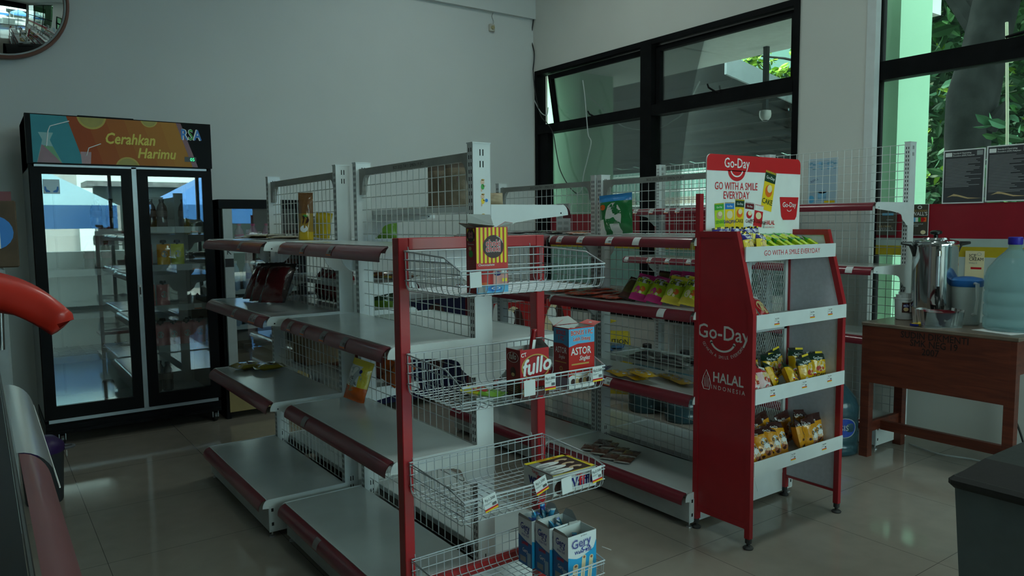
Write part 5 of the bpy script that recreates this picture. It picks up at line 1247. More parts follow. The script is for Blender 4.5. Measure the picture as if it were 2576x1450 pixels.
rb = pouch('red_snack_bag', .085, .170, .06, lambda u, v: film('wine', 125, 20, 32), None, seed=42)
put(rb, (1.53, 3.62, .990), -10, 0, -92, 'wine red snack bag behind the wire panel, nearest the post', 'snack bag', 'wine red bags behind the left wire panel')
for i in range(4): again(rb, (1.52, 3.71+.085*i, .990), -10, 3*i-4, -92, 'wine red snack bag behind the wire panel, %s' % ['second from the post', 'third from the post', 'fourth from the post', 'farthest from the post'][i])
ylw = put(bar('flat_brown_packet', .15, .20, .016, film('tan_brown', 140, 112, 62), film('dull_yellow', 170, 145, 50), seed=43), (1.16, 4.10, 1.336), -90, 0, -70, 'tan and yellow packet lying flat at the left end of the top shelf', 'snack packet', 'flat tan packets on the left top shelf')
again(ylw, (1.18, 3.98, 1.345), -90, 0, -50, 'tan and yellow packet on top of the flat pile'); again(ylw, (1.22, 3.88, 1.336), -90, 0, -100, 'pinkish tan packet lying flat right beside the tall pouch')
def tall(b, F, w, h):
    b.disc(F(.0008), P_WHT, -w*.02, h*.23, w*.30, h*.075, 12); b.disc(F(.0006), P_BRN, 0, h*.42, w*.36, h*.09, 10); b.disc(F(.0008), P_GRN, w*.08, h*.50, w*.18, h*.03, 10)
    for i in range(3): b.add([F(.0014)(-w*.2, h*(.205+.022*i)), F(.0014)(w*.15, h*(.205+.022*i)), F(.0014)(w*.15, h*(.212+.022*i)), F(.0014)(-w*.2, h*(.212+.022*i))], [(0, 1, 2, 3)], INK)
tp = pouch('stand_up_pouch', .074, .230, .05, lambda u, v: film('pouch_yellow', 205, 170, 30) if v < .18 else (film('pouch_brown', 120, 80, 45) if v > .55 else film('pouch_ochre', 160, 125, 45)), tall, seed=44, bot=False, nv=18)
put(tp, (1.312, 3.565, 1.326), -3, 0, -40, 'tall brown and yellow snack pouch standing on the left top shelf', 'pouch')
yp = pouch('stand_up_pouch', .110, .140, .05, lambda u, v: film('banana', 190, 165, 20), None, seed=45, bot=False)
put(yp, (1.52, 3.90, 1.326), -6, 6, -60, 'small bright yellow pouch behind the tall brown one', 'pouch')
wb = pouch('white_bag', .20, .12, .08, lambda u, v: film('dull_white', 130, 132, 128), None, seed=46)
put(wb, (1.58, 4.13, 1.330), -10, 0, -80, 'crumpled dull white bag seen through the far wire panel', 'bag')
gb = pouch('green_bag', .150, .100, .06, lambda u, v: film('grass', 95, 140, 35), None, seed=47)
put(gb, (1.63, 3.385, 1.328), -12, 0, -36, 'shiny grass green snack bag seen through the middle wire panel', 'snack bag')
pk = put(bar('wafer_carton', .08, .20, .036, film('cocoa', 105, 62, 40), film('gold_edge', 170, 140, 50), seed=48), (1.62, 3.36, 1.136), -90, 0, -80, 'brown and gold wafer pack lying on the shelf below the green bag', 'wafer pack', 'brown and gold wafer packs behind the middle panel')
again(pk, (1.62, 3.55, 1.136), -90, 0, -86, 'brown and gold wafer pack farther from the post'); 
dgb = pouch('dark_green_bag', .135, .105, .07, lambda u, v: film('bottle_green', 28, 52, 30) if v > .25 else film('leaf_lime', 80, 110, 25), None, seed=49)
put(dgb, (1.60, 3.37, .988), -14, 0, -36, 'dark green snack bag on the lower shelf behind the middle panel', 'snack bag')
cb = MB(); 
def carton(name, label, x0, x1, y0, y1, z0, z1, cat='box', dec=None, m=None):
    b = MB(); m = m or mat('cardboard', (0.26, 0.18, 0.11, 1), .8, vary=.08, scale=8); b.rbox(x0, x1, y0, y1, z0, z1, m, .003)
    b.box(x0-.0006, x1+.0006, (y0+y1)/2-.02, (y0+y1)/2+.02, z1-.05, z1+.0006, mat('parcel_tape', (0.30, 0.23, 0.14, 1), .35))
    if dec: dec(b)
    return single(b, name, label, cat)
carton('cardboard_box', 'brown cardboard box behind the wire panel above the yellow noodle packs', 1.46, 1.70, 4.02, 4.26, .612, .79)
pf = put(bar('flat_pink_box', .075, .15, .026, film('dusty_pink', 140, 82, 70), seed=50), (1.55, 3.88, .630), -90, 0, -84, 'dusty pink packet lying flat behind the panel, left one', 'snack packet', 'dusty pink packets behind the left wire panel')
again(pf, (1.55, 3.78, .630), -90, 0, -88, 'dusty pink packet lying flat behind the panel, middle one'); again(pf, (1.55, 3.69, .640), -90, 0, -84, 'dusty pink packet lying flat behind the panel, right one')
rbp = pouch('brown_red_bag', .12, .15, .07, lambda u, v: film('rust', 110, 48, 38), None, seed=51)
put(rbp, (1.52, 3.52, .615), -12, 4, -84, 'rust brown snack bag standing behind the panel beside the post', 'snack bag', 'rust brown bags behind the wire panel')
again(rbp, (1.60, 3.45, .615), -12, -4, -80, 'rust brown snack bag, the one deeper behind the panel')
# middle rack, orange and yellow chip bag
def sweet(b, F, w, h):
    b.disc(F(.0006), F_GRY, -w*.05, h*.60, w*.36, h*.24, 14); b.text('ASR', F(.0012), INK, size=h*.11, x=-w*.08, y=h*.52, bold=.01, rot=R(-8)); b.text('TOTAL', F(.0012), INK, size=h*.10, x=-w*.06, y=h*.42, bold=.01, rot=R(-8)); b.disc(F(.0012), P_NAVY, w*.24, h*.74, w*.07, h*.05, 10)
    b.disc(F(.0010), F_TAN, -w*.1, h*.32, w*.24, h*.09, 10)
cbag = pouch('chip_bag', .118, .185, .072, lambda u, v: F_ORG if v < .34 else (F_LYEL if (v > .84 or u > .74) else F_WHT), sweet, seed=52)
put(cbag, (1.322, 3.075, .616), -14, 10, -66, 'orange, white and yellow chip bag leaning against the rack post', 'chip bag')
ob2 = pouch('orange_bag', .12, .15, .06, lambda u, v: film('dark_orange', 175, 80, 25), None, seed=53)
put(ob2, (1.62, 3.40, .622), -34, 30, -60, 'dark orange snack bag behind the mesh next to the chip bag', 'snack bag', 'dark orange bags behind the middle panel')
again(ob2, (1.60, 3.30, .622), -50, 20, -80, 'dark orange snack bag lying farther along behind the mesh')
# coffee bags and flat packs on the high right-hand shelf
def cof(b, F, w, h):
    b.disc(F(.0008), mat('kraft_label', (.12, .095, .06, 1), .7), 0, h*.55, w*.30, h*.20, 14); b.disc(F(.0012), P_BRN, 0, h*.60, w*.05, h*.06, 10)
    for i in range(5): b.add([F(.001)(-w*.22, h*(.44-.03*i)), F(.001)(w*.22, h*(.44-.03*i)), F(.001)(w*.22, h*(.448-.03*i)), F(.001)(-w*.22, h*(.448-.03*i))], [(0, 1, 2, 3)], INK)
KR = mat('kraft_paper_bag', (0.15, 0.115, 0.075, 1), .6, vary=.15, bump=.4)
cf = pouch('coffee_bag', .118, .185, .075, lambda u, v: KR if v < .86 else mat('kraft_dark', (.07, .05, .035, 1), .6), cof, seed=54, bot=False)
put(cf, (1.63, 2.79, 1.463), -5, 0, -34, 'brown kraft coffee bag on the high shelf, left one', 'coffee bag', 'kraft coffee bags on the high shelf')
again(cf, (1.60, 2.60, 1.463), -5, 0, -38, 'brown kraft coffee bag on the high shelf, right one near the tall post')
kf = pouch('kraft_pouch', .075, .050, .04, lambda u, v: mat('pale_kraft', (.36, .27, .17, 1), .6), None, seed=55); put(kf, (1.575, 2.32, 1.463), -16, 0, -30, 'pale kraft pouch peeking out right of the stickered post', 'pouch')
ff = put(bar('flat_sachet', .11, .14, .010, film('sachet_pink', 150, 90, 80), film('sachet_cream', 170, 160, 120), seed=56), (1.60, 3.08, 1.468), -90, 0, -60, 'flat pink sachet on the high shelf, left end', 'sachet', 'flat sachets on the high shelf')
for i in range(3): again(ff, (1.60, 2.98-.11*i, 1.468+.004*(i % 2)), -90, 0, -60-14*i, 'flat pink sachet on the high shelf, %s' % ['second from left', 'third from left', 'beside the coffee bags'][i])
# seen through the top basket : packs on the right-hand shelf of the middle rack
cy_ = put(bar('cyan_packet', .09, .16, .018, film('cyan', 45, 140, 175), seed=57), (3.02-.0, 3.9, .634), -90, 0, -60, 'cyan packet on the lower far shelf, front one seen above the wire basket', 'snack packet', 'cyan packets on the far rack')
for i in range(6): again(cy_, (2.72+.03*(i % 2), 3.70+.09*i, .630+.010*(i % 3)), -90, 0, -96+4*i, 'cyan packet lying in the row on the far lower shelf, %s' % ['right end', 'second from right', 'third from right', 'third from left', 'second from left', 'left end'][i])
cy_.location = (2.82, 3.80, .655)
# noodle seasoning pack in the second basket
def mas(b, F, w, h):
    b.disc(F(.0006), film('sun_yellow', 235, 205, 60), 0, h*.66, w*.46, h*.24, 12); b.text('Royco', F(.0012), P_RED, size=h*.26, x=0, y=h*.50, bold=.05, shear=.2); b.disc(F(.001), P_RED, -w*.25, h*.40, w*.14, h*.07, 8); b.disc(F(.001), P_WHT, w*.08, h*.34, w*.2, h*.05, 8)
sn = pouch('seasoning_packet', .094, .125, .020, lambda u, v: film('lime_green', 120, 175, 45) if v < .5 else film('yellow_green', 215, 205, 55), mas, seed=58)
put(sn, (1.205, 1.735, .905), -84, 4, 38, 'green and yellow seasoning packet lying in the second wire basket', 'seasoning packet')
# --- boxes in the baskets -------------------------------------------------------------------
def obox(name, label, x0, x1, y0, y1, z0, z1, front, side, inner, artf, arts, flaps=(), cat='snack box', group=None):
    """open display carton with walls of board thickness; artf/arts draw on the front (-Y) and left (-X) faces"""
    wl = Vector(((x0+x1)/2, (y0+y1)/2, z0)); t = thing(name, label, cat, wl, 0, group); th = .0012
    b = MB(); b.box(x0, x1, y0, y0+th, z0, z1, front); b.box(x0, x0+th, y0+th, y1, z0, z1, side); b.box(x1-th, x1, y0+th, y1, z0, z1, side); b.box(x0, x1, y1-th, y1, z0, z1, side); b.box(x0, x1, y0, y1, z0, z0+th, inner)
    q = .0004
    b.box(x0+th, x1-th, y0+th, y0+th+q, z0+th, z1, inner); b.box(x0+th, x0+th+q, y0+th, y1-th, z0+th, z1, inner); b.box(x1-th-q, x1-th, y0+th, y1-th, z0+th, z1, inner); b.box(x0+th, x1-th, y1-th-q, y1-th, z0+th, z1, inner)
    b.build('box_body', t, world=wl)
    if artf:
        b = MB(); artf(b, lambda L: plane_fn((x0, y0, z0), (1, 0, 0), (0, 0, 1), L), x1-x0, z1-z0); b.build('front_print', t, world=wl)
    if arts:
        b = MB(); arts(b, lambda L: plane_fn((x0, y1, z0), (0, -1, 0), (0, 0, 1), L), y1-y0, z1-z0); b.build('side_print', t, world=wl)
    for pts, m in flaps:
        b = MB(); P = [Vector(p) for p in pts]; n = (P[1]-P[0]).cross(P[2]-P[0]).normalized()*.0012
        b.add(P, [tuple(range(len(P)))], m[0]); b.add([p-n for p in P], [tuple(reversed(range(len(P))))], m[1]); b.build('flap', t, world=wl)
    return t, wl
BRD = mat('grey_board', (.42, .41, .39, 1), .8, vary=.04); BRW = mat('white_board', (.66, .68, .66, 1), .7, vary=.03)
def qd(b, f, x0, x1, y0, y1, m): b.add([f(x0, y0), f(x1, y0), f(x1, y1), f(x0, y1)], [(0, 1, 2, 3)], m)
CR = ink('carton_red', 205, 40, 32); CY = ink('carton_yellow', 250, 225, 40)
def chokf(b, F, w, h):
    n = 8
    for i in range(n):
        xa = w*(.01+i/n); qd(b, F(.0004), xa, xa+w*.070, h*.475, h*.995, CY); b.disc(F(.0004), CY, xa+w*.035, h*.475, w*.035, w*.035, 12, 180, 360)
    cx, cz = w*.535, h*.705; b.disc(F(.0009), P_BRN, cx, cz, w*.325, h*.175, 32); b.disc(F(.0011), P_WHT, cx+w*.02, cz, w*.30, h*.165, 24, 20, 75, .96)
    for s, m, L, bo in (('choki', P_WHT, .0014, .07), ('choki', P_RED, .0018, .022)):
        b.text(s, F(L), m, size=h*.135, x=cx-w*.01, y=cz+h*.010, bold=bo, sx=.92); b.text(s, F(L), m, size=h*.135, x=cx-w*.01, y=cz-h*.075, bold=bo, sx=.92)
    b.text('Chococashew', F(.0009), P_WHT, size=h*.052, x=w*.055, y=h*.415, align='L', bold=.012)
    qd(b, F(.0004), w*.0, w, 0, h*.13, P_SKY); qd(b, F(.0005), w*.52, w*.98, h*.13, h*.36, ink('dusty_rose', 225, 160, 150)); b.disc(F(.0009), P_NAVY, w*.66, h*.29, w*.11, h*.035, 10); b.disc(F(.0009), P_WHT, w*.86, h*.32, w*.09, h*.025, 10)
    qd(b, F(.0009), w*.80, w*.96, h*.165, h*.215, CY); b.disc(F(.0009), P_BLU, w*.55, h*.06, w*.25, h*.04, 14); b.disc(F(.0012), P_WHT, w*.60, h*.07, w*.15, h*.02, 12, rin=.7); qd(b, F(.0007), w*.02, w*.28, h*.01, h*.10, P_GRY); b.disc(F(.001), P_ORG, w*.25, h*.145, w*.12, h*.02, 8)
def choks(b, F, w, h):
    for i in range(3): qd(b, F(.0004), w*(.12+.3*i), w*(.26+.3*i), h*.80, h*.98, CY)
    b.disc(F(.0009), P_BRN, w*.5, h*.875, w*.38, h*.10, 20); b.text('choki', F(.0014), P_WHT, size=h*.075, x=w*.5, y=h*.885, bold=.05, sx=.78); b.text('choki', F(.0014), P_WHT, size=h*.075, x=w*.5, y=h*.840, bold=.05, sx=.78)
    b.text('choki', F(.0018), P_RED, size=h*.075, x=w*.5, y=h*.885, bold=.01, sx=.78); b.text('choki', F(.0018), P_RED, size=h*.075, x=w*.5, y=h*.840, bold=.01, sx=.78)
    b.text('Chococashew', F(.0009), P_WHT, size=h*.030, x=w*.5, y=h*.735); b.disc(F(.0009), P_GRN, w*.5, h*.60, w*.22, h*.055, 12); b.disc(F(.001), P_TAN, w*.42, h*.68, w*.15, h*.03, 8)
    for i in range(14): qd(b, F(.0006), w*.08, w*(.80+.12*((i*7) % 3)/3), h*(.50-.014*i), h*(.504-.014*i), ink('rose_text', 170, 90, 90))
x0, x1, y0, y1, z0, z1 = 1.097, 1.202, 1.700, 1.750, 1.207, 1.388
T1, _ = obox('snack_box', 'tall red and yellow striped open box with a brown circle in the top wire basket', x0, x1, y0, y1, z0, z1, CR, ink('carton_red_shaded', 165, 28, 32), BRD, chokf, choks, cat='snack box', flaps=[  # side walls: the carton red darkened, shade put into the colour
    ([(x0, y1, z1), (x0-.028, y0-.005, z1+.012), (x0+.055, y0-.010, z1+.004), (x1-.035, y1-.02, z1)], (BRD, BRD)),
    ([(x0-.028, y0-.005, z1+.012), (x0-.035, y0-.010, z1+.036), (x0+.040, y0-.010, z1+.034), (x0+.050, y0-.010, z1+.006)], (BRD, BRD)),
    ([(x1-.036, y0, z1), (x1, y0, z1), (x1+.012, y0-.01, z1+.010), (x1-.010, y0-.004, z1+.014)], (BRD, CR)),
    ([(x0, y0, z1), (x0, y1, z1), (x0-.030, y1-.01, z1+.012), (x0-.020, y0+.01, z1+.010)], (CR, BRD))])
OVR = ink('oval_dark', 120, 12, 22)
def fulf(b, F, w, h):
    b.disc(F(.0004), P_GOLD, w*.54, h*.62, w*.50, h*.27, 32, rin=.90); b.disc(F(.0007), OVR, w*.54, h*.62, w*.455, h*.245, 32); b.disc(F(.0009), ink('oval_red', 170, 20, 30), w*.54, h*.63, w*.42, h*.215, 32)
    for m, L, bo in ((P_WHT, .0016, .03),): b.text('fullo', F(L), m, size=h*.46, x=w*.57, y=h*.50, bold=bo, shear=.25, sx=.95, rot=R(7))
    b.text('CT', F(.0012), P_WHT, size=h*.11, x=w*.12, y=h*.86, bold=.03, rot=R(8)); b.text("Full'o Twist", F(.0012), P_WHT, size=h*.105, x=w*.50, y=h*.31, bold=.02)
    qd(b, F(.0006), 0, w, 0, h*.20, ink('choc_brown', 85, 32, 28)); b.disc(F(.001), P_TAN, w*.18, h*.12, w*.16, h*.07, 12); b.text('CHOCO FLY', F(.0012), P_CREAM, size=h*.07, x=w*.62, y=h*.12)
def fuls(b, F, w, h):
    b.disc(F(.0004), P_WHT, w*.48, h*.83, w*.40, h*.11, 24, rin=.93); b.disc(F(.0006), OVR, w*.48, h*.83, w*.37, h*.10, 24); b.text('fullo', F(.001), P_WHT, size=h*.19, x=w*.48, y=h*.79, bold=.01, shear=.2, sx=.75)
    b.disc(F(.0006), P_BRN, w*.5, h*.52, w*.20, h*.11, 12); b.disc(F(.001), P_TAN, w*.5, h*.47, w*.12, h*.04, 10); qd(b, F(.0004), 0, w, 0, h*.30, P_BRN)
    for i in range(4): qd(b, F(.0008), w*.1, w*.85, h*(.24-.04*i), h*(.247-.04*i), P_TAN)
T2, w2_ = obox('snack_box', 'open red box with a large white slanted word and gold oval in the second basket', 1.252, 1.357, 1.715, 1.785, .891, 1.032, ink('fullo_red', 190, 28, 35), ink('fullo_red_shaded', 140, 24, 30), BRD, fulf, fuls,  # sides get the front red painted darker, as a shaded face
    flaps=[([(1.357, 1.715, 1.032), (1.357, 1.785, 1.032), (1.350, 1.780, 1.052), (1.345, 1.735, 1.056)], (BRD, BRD))])
def stick(name, label, p, L, r, rot, m, grp=None):
    b = MB(); b.tube([(0, 0, 0), (0, 0, .006), (0, 0, L-.008), (0, 0, L)], [r*1.3, r, r, r*1.3], m, 8); b.box(-.0002-r*.8, r*.8, -r-.0006, -r, L*.25, L*.75, P_WHT)
    o = b.build(name, smooth='all'); o.location = p; o.rotation_euler = [R(a) for a in rot]; tag(o, label, 'wafer stick', grp); return o
fr_m = film('stick_red', 165, 22, 30)
s1 = stick('wafer_stick', 'red wrapped wafer stick poking high out of the open red box', (1.318, 1.765, .960), .125, .008, (6, 6, 10), fr_m)
s2 = stick('wafer_stick', 'short red wrapped stick just visible inside the open red box', (1.290, 1.745, .935), .095, .008, (-6, -8, 30), fr_m)
def astf(b, F, w, h):
    P = [(0, h*.70), (w*.5, h*.78), (w, h*.74), (w, h*.985), (0, h*.985)]; b.add([F(.0004)(*p) for p in [(0, h*.69), (w*.35, h*.735), (w, h*.735), (w, h*.985), (0, h*.985)]], [(0, 1, 2, 3, 4)], P_SKY)
    for m, L, bo in ((P_WHT, .0008, .08), (P_RED, .0013, .02)):
        b.text('BONUS 1 PC', F(L), m, size=h*.105, x=w*.50, y=h*.880, bold=bo, sx=.80); b.text('Lebih Untung', F(L), m, size=h*.085, x=w*.50, y=h*.785, bold=bo, sx=.80)
    b.text('ASTOR', F(.0009), P_WHT, size=h*.17, x=w*.47, y=h*.555, bold=.02, sx=.80); b.text('Singles', F(.0009), P_WHT, size=h*.105, x=w*.60, y=h*.455, shear=.35, bold=.015, sx=.8); qd(b, F(.0008), w*.10, w*.78, h*.385, h*.41, P_GOLD)
    b.disc(F(.0006), P_GOLD, w*.48, h*.30, w*.42, h*.12, 20, 180, 360, .92); qd(b, F(.0004), 0, w, 0, h*.18, P_WHT); b.disc(F(.0005), P_WHT, w*.48, h*.18, w*.50, h*.06, 20, 0, 180)
    for i in range(5): b.disc(F(.001), P_TAN if i % 2 else P_BRN, w*(.16+.15*i), h*.11, w*.09, h*.055, 12)
def asts(b, F, w, h):
    b.add([F(.0004)(*p) for p in [(0, h*.73), (w*.6, h*.74), (w, h*.69), (w, h*.985), (0, h*.985)]], [(0, 1, 2, 3, 4)], ink('sky_shaded', 60, 140, 190)); b.text('BONUS', F(.001), P_RED, size=h*.10, x=w*.5, y=h*.885, bold=.03, sx=.72); b.text('1 PC', F(.001), P_RED, size=h*.10, x=w*.5, y=h*.79, bold=.03, sx=.75)  # banner blue toned down on this face as painted shade
    b.text('ASTOR', F(.0008), P_WHT, size=h*.14, x=w*.5, y=h*.58, bold=.01, sx=.66); b.text('Singles', F(.0008), P_WHT, size=h*.085, x=w*.55, y=h*.49, shear=.3, sx=.7); qd(b, F(.0008), w*.1, w*.85, h*.42, h*.435, P_GOLD); b.disc(F(.0008), P_GOLD, w*.5, h*.32, w*.10, h*.04, 12, rin=.6)
    qd(b, F(.0004), 0, w, 0, h*.18, ink('lilac_grey', 150, 140, 160))
T3, _ = obox('snack_box', 'open red box with a blue bonus banner at the right of the second basket', 1.440, 1.543, 1.722, 1.795, .891, 1.078, ink('astor_red', 200, 35, 30), ink('astor_red_shaded', 150, 28, 32), BRW, astf, asts,  # darker side red has the shading mixed into its colour
    flaps=[([(1.440, 1.795, 1.078), (1.440, 1.800, 1.078), (1.543, 1.800, 1.078), (1.530, 1.83, 1.098), (1.448, 1.83, 1.098)], (CR, BRD)), ([(1.543, 1.722, 1.078), (1.543, 1.795, 1.078), (1.575, 1.790, 1.088), (1.578, 1.730, 1.086)], (BRW, CR))])
for i in range(4): stick('wafer_stick', 'red wrapped stick inside the box with the blue banner, %s' % ['leftmost', 'second from left', 'second from right', 'rightmost'][i], (1.462+.022*i, 1.760+.008*(i % 2), .960), .115-.008*(i % 2), .009, (8, 8-6*i, 0), fr_m, 'red sticks in the bonus box')
# waffle box, flat
t = thing('waffle_box', 'flat white and yellow waffle carton lying in the third basket', 'snack box', (1.445, 1.775, .576)); wl = Vector(t.location)
b = MB(); b.rbox(1.360, 1.532, 1.702, 1.850, .577, .640, BRW, .001); b.build('box_body', t, world=wl)
b = MB(); F = lambda L: plane_fn((1.360, 1.702, .640), (1, 0, 0), (0, 1, 0), L)
qd(b, F(.0004), 0, .172, 0, .148, P_BRN); qd(b, F(.0008), .0, .172, .132, .148, CY); qd(b, F(.0008), .157, .172, 0, .148, CY); qd(b, F(.0008), 0, .172, 0, .004, CY); qd(b, F(.0007), .004, .045, .006, .130, P_GRY)
for i in range(3):
    yy = .025+.036*i; b.disc(F(.0010), P_WHT, .055, yy, .045, .015, 16); b.disc(F(.0012), P_BUN2, .115, yy+.008, .026, .010, 12); b.disc(F(.0016), P_BRN, .112, yy, .012, .008, 10); qd(b, F(.0012), .02, .06, yy-.004, yy-.001, INK)
b.text('waffle', F(.0012), P_NAVY, size=.016, x=.165, y=.09, rot=R(-90), bold=.02); b.text('NAGIH!', F(.0012), P_RED, size=.015, x=.164, y=.125, rot=R(-90), bold=.02); b.text('NAGIH!', F(.0012), P_RED, size=.015, x=.164, y=.045, rot=R(-90), bold=.02); b.text('NAGIH!  waffle', F(.0012), P_RED, size=.013, x=.085, y=.136, bold=.02)
b.build('top_print', t, world=wl)
b = MB(); F = lambda L: plane_fn((1.360, 1.702, .577), (1, 0, 0), (0, 0, 1), L)
b.text('Waffle', F(.0006), P_NAVY, size=.045, x=.110, y=.014, bold=.03, sx=.95); b.text('ff', F(.0012), P_RED, size=.045, x=.112, y=.014, bold=.04); b.text('Tango', F(.0006), P_RED, size=.013, x=.100, y=.048, bold=.02); b.disc(F(.0006), P_BRN, .030, .024, .026, .022, 12); b.disc(F(.0006), P_BUN, .155, .025, .015, .015, 10); b.build('front_print', t, world=wl)
b = MB(); F = lambda L: plane_fn((1.360, 1.850, .577), (0, -1, 0), (0, 0, 1), L)
b.text('waffle', F(.0006), P_NAVY, size=.048, x=.075, y=.014, bold=.03, sx=.85); b.text('ff', F(.0012), P_RED, size=.048, x=.079, y=.014, bold=.045, sx=.85); b.text('Tango', F(.0006), P_RED, size=.014, x=.06, y=.050, bold=.02); b.build('side_print', t, world=wl)
# three blue and white wafer roll boxes
GW = ink('gery_white', 235, 240, 242); GBL = ink('gery_blue', 45, 165, 220); GNV = ink('gery_navy', 35, 50, 150); GSB = ink('gery_blue_shaded', 40, 110, 175)  # GSB is the front blue darkened, painted shade for the side
def gerf(b, F, w, h):
    P = [(0, 0), (w, 0), (w, h*.80)]+[(w*(1-.1*k), h*(.50+.30*abs(1-.1*k-.35)**1.3)) for k in range(1, 11)]; b.add([F(.0004)(*p) for p in P], [tuple(range(len(P)))], GBL)
    for m, L, bo in ((GNV, .0008, .06), (P_WHT, .0011, .035), (GNV, .0014, -.0)): b.text('Gery', F(L), m, size=h*.25, x=w*.46, y=h*.74, bold=bo, rot=R(4))
    b.disc(F(.0010), GNV, w*.62, h*.69, w*.16, h*.05, 14, rin=.75); b.text('Wafer Roll', F(.001), GNV, size=h*.10, x=w*.52, y=h*.60, bold=.015); b.text('garudafood', F(.001), INK, size=h*.035, x=w*.55, y=h*.95)
    for (xa, xb, ya, yb, r) in ((.42, .56, .02, .50, .07), (.68, .82, .04, .46, .07), (.12, .26, .0, .36, .09)):
        b.add([F(.0008)(w*(xa-.0), h*ya), F(.0008)(w*(xa+r*2), h*ya), F(.0008)(w*(xb+r), h*yb), F(.0008)(w*(xb-r), h*yb)], [(0, 1, 2, 3)], P_CREAM); b.disc(F(.001), P_CREAM, w*xb, h*yb, w*r, h*.045, 12); b.disc(F(.0013), P_BUN, w*xb, h*yb, w*r*.6, h*.027, 10)
    b.disc(F(.001), P_BRN, w*.18, h*.18, w*.03, h*.012, 8); b.disc(F(.001), P_WHT, w*.86, h*.28, w*.05, h*.04, 12, rin=.7)
def gers(b, F, w, h):
    P = [(0, 0), (w, 0), (w, h*.50)]+[(w*(1-.125*k), h*(.50+.12*(.125*k)**1.6)) for k in range(1, 9)]; b.add([F(.0004)(*p) for p in P], [tuple(range(len(P)))], GSB)
    b.text('Gery', F(.0008), GNV, size=h*.19, x=w*.50, y=h*.76, bold=.02, sx=.78); b.disc(F(.0008), GNV, w*.62, h*.72, w*.16, h*.035, 12, rin=.75); b.text('Wafer Roll', F(.0008), GNV, size=h*.075, x=w*.52, y=h*.62, sx=.75)
    b.text('LAPAR?', F(.0009), P_RED, size=h*.095, x=w*.5, y=h*.44, bold=.05, sx=.72); b.text('Gery', F(.0009), P_WHT, size=h*.12, x=w*.5, y=h*.28, bold=.02, sx=.72); qd(b, F(.0008), w*.12, w*.55, h*.06, h*.18, P_GRY); qd(b, F(.0008), w*.66, w*.92, h*.02, h*.30, ink('pale_blue', 150, 185, 205))
gl = ['blue and white open wafer roll box at the front of the lowest basket', 'blue and white open wafer roll box, middle one of the three in the lowest basket', 'blue and white open wafer roll box, hindmost of the three, its wraps spilling over']
SW = [film('wrap_sky', 70, 160, 205), film('wrap_white', 210, 220, 225), film('wrap_teal', 35, 95, 120), film('wrap_navy', 40, 75, 150)]
for i, (yy, xx, zt_, n) in enumerate(((1.722, 1.434, .424, 4), (1.802, 1.424, .428, 9), (1.882, 1.414, .428, 14))):
    x0, x1, y0, y1 = xx, xx+.116, yy, yy+.074
    T_, _ = obox('wafer_roll_box', gl[i], x0, x1, y0, y1, .268, zt_, GW, GW, BRW, gerf, gers, cat='snack box', group='blue and white wafer roll boxes', flaps=[
        ([(x1, y0, zt_), (x1, y1, zt_), (x1+.004, y1-.012, zt_+.022), (x1+.004, y0+.030, zt_+.024)], (BRD, BRD)) if i else ([(x1-.05, y1, zt_), (x1, y1, zt_), (x1-.002, y1, zt_+.004), (x1-.05, y1, zt_+.010)], (BRD, BRD)),
        ([(x0, y0, zt_), (x0, y1, zt_), (x0-.003, y1-.01, zt_+.012), (x0-.003, y0+.015, zt_+.010)], (BRD, BRD))])
    r_ = random.Random(60+i)
    for k in range(n):
        px, py = x0+.016+r_.random()*(x1-x0-.032), y0+.014+r_.random()*(y1-y0-.028); pz = zt_-.062+(.030 if i == 2 else .018 if i == 1 else 0)*r_.random()+.010*i
        if k == 0 and i == 0: sc_ = bar('wrapped_wafer', .018, .044, .012, SW[0], SW[1], seed=70); SC = [sc_]+[bar('wrapped_wafer', .018, .044, .012, SW[q], SW[(q+1) % 4], seed=70+q) for q in (1, 2, 3)]; [tag(o, cat='wrapped wafer', group='wrapped wafers in the roll boxes') for o in SC]; used = set()
        q = k % 4; lab = 'small wrapped wafer among those filling the %s wafer roll box' % ['front', 'middle', 'hindmost'][i]
        if q not in used:
            used.add(q); o = SC[q]; o.location = (px, py, pz); o.rotation_euler = (R(r_.uniform(-60, 60)), R(r_.uniform(-60, 60)), R(r_.uniform(0, 180))); o['label'] = lab
        else: o = again(SC[q], (px, py, pz), r_.uniform(-60, 60), r_.uniform(-60, 60), r_.uniform(0, 180), lab)
        o['group'] = 'wrapped wafers in the %s roll box' % ['front', 'middle', 'hindmost'][i]
b = MB(); b.rbox(0, .004, 0, .05, 0, .003, P_WHT, .0005); o = single(b, 'straw_wrapper', 'small white paper strip lying on the tiles right of the basket stand', 'paper'); o.location = PZ(1537, 1386, 0.0); o.rotation_euler = (0, 0, R(10))
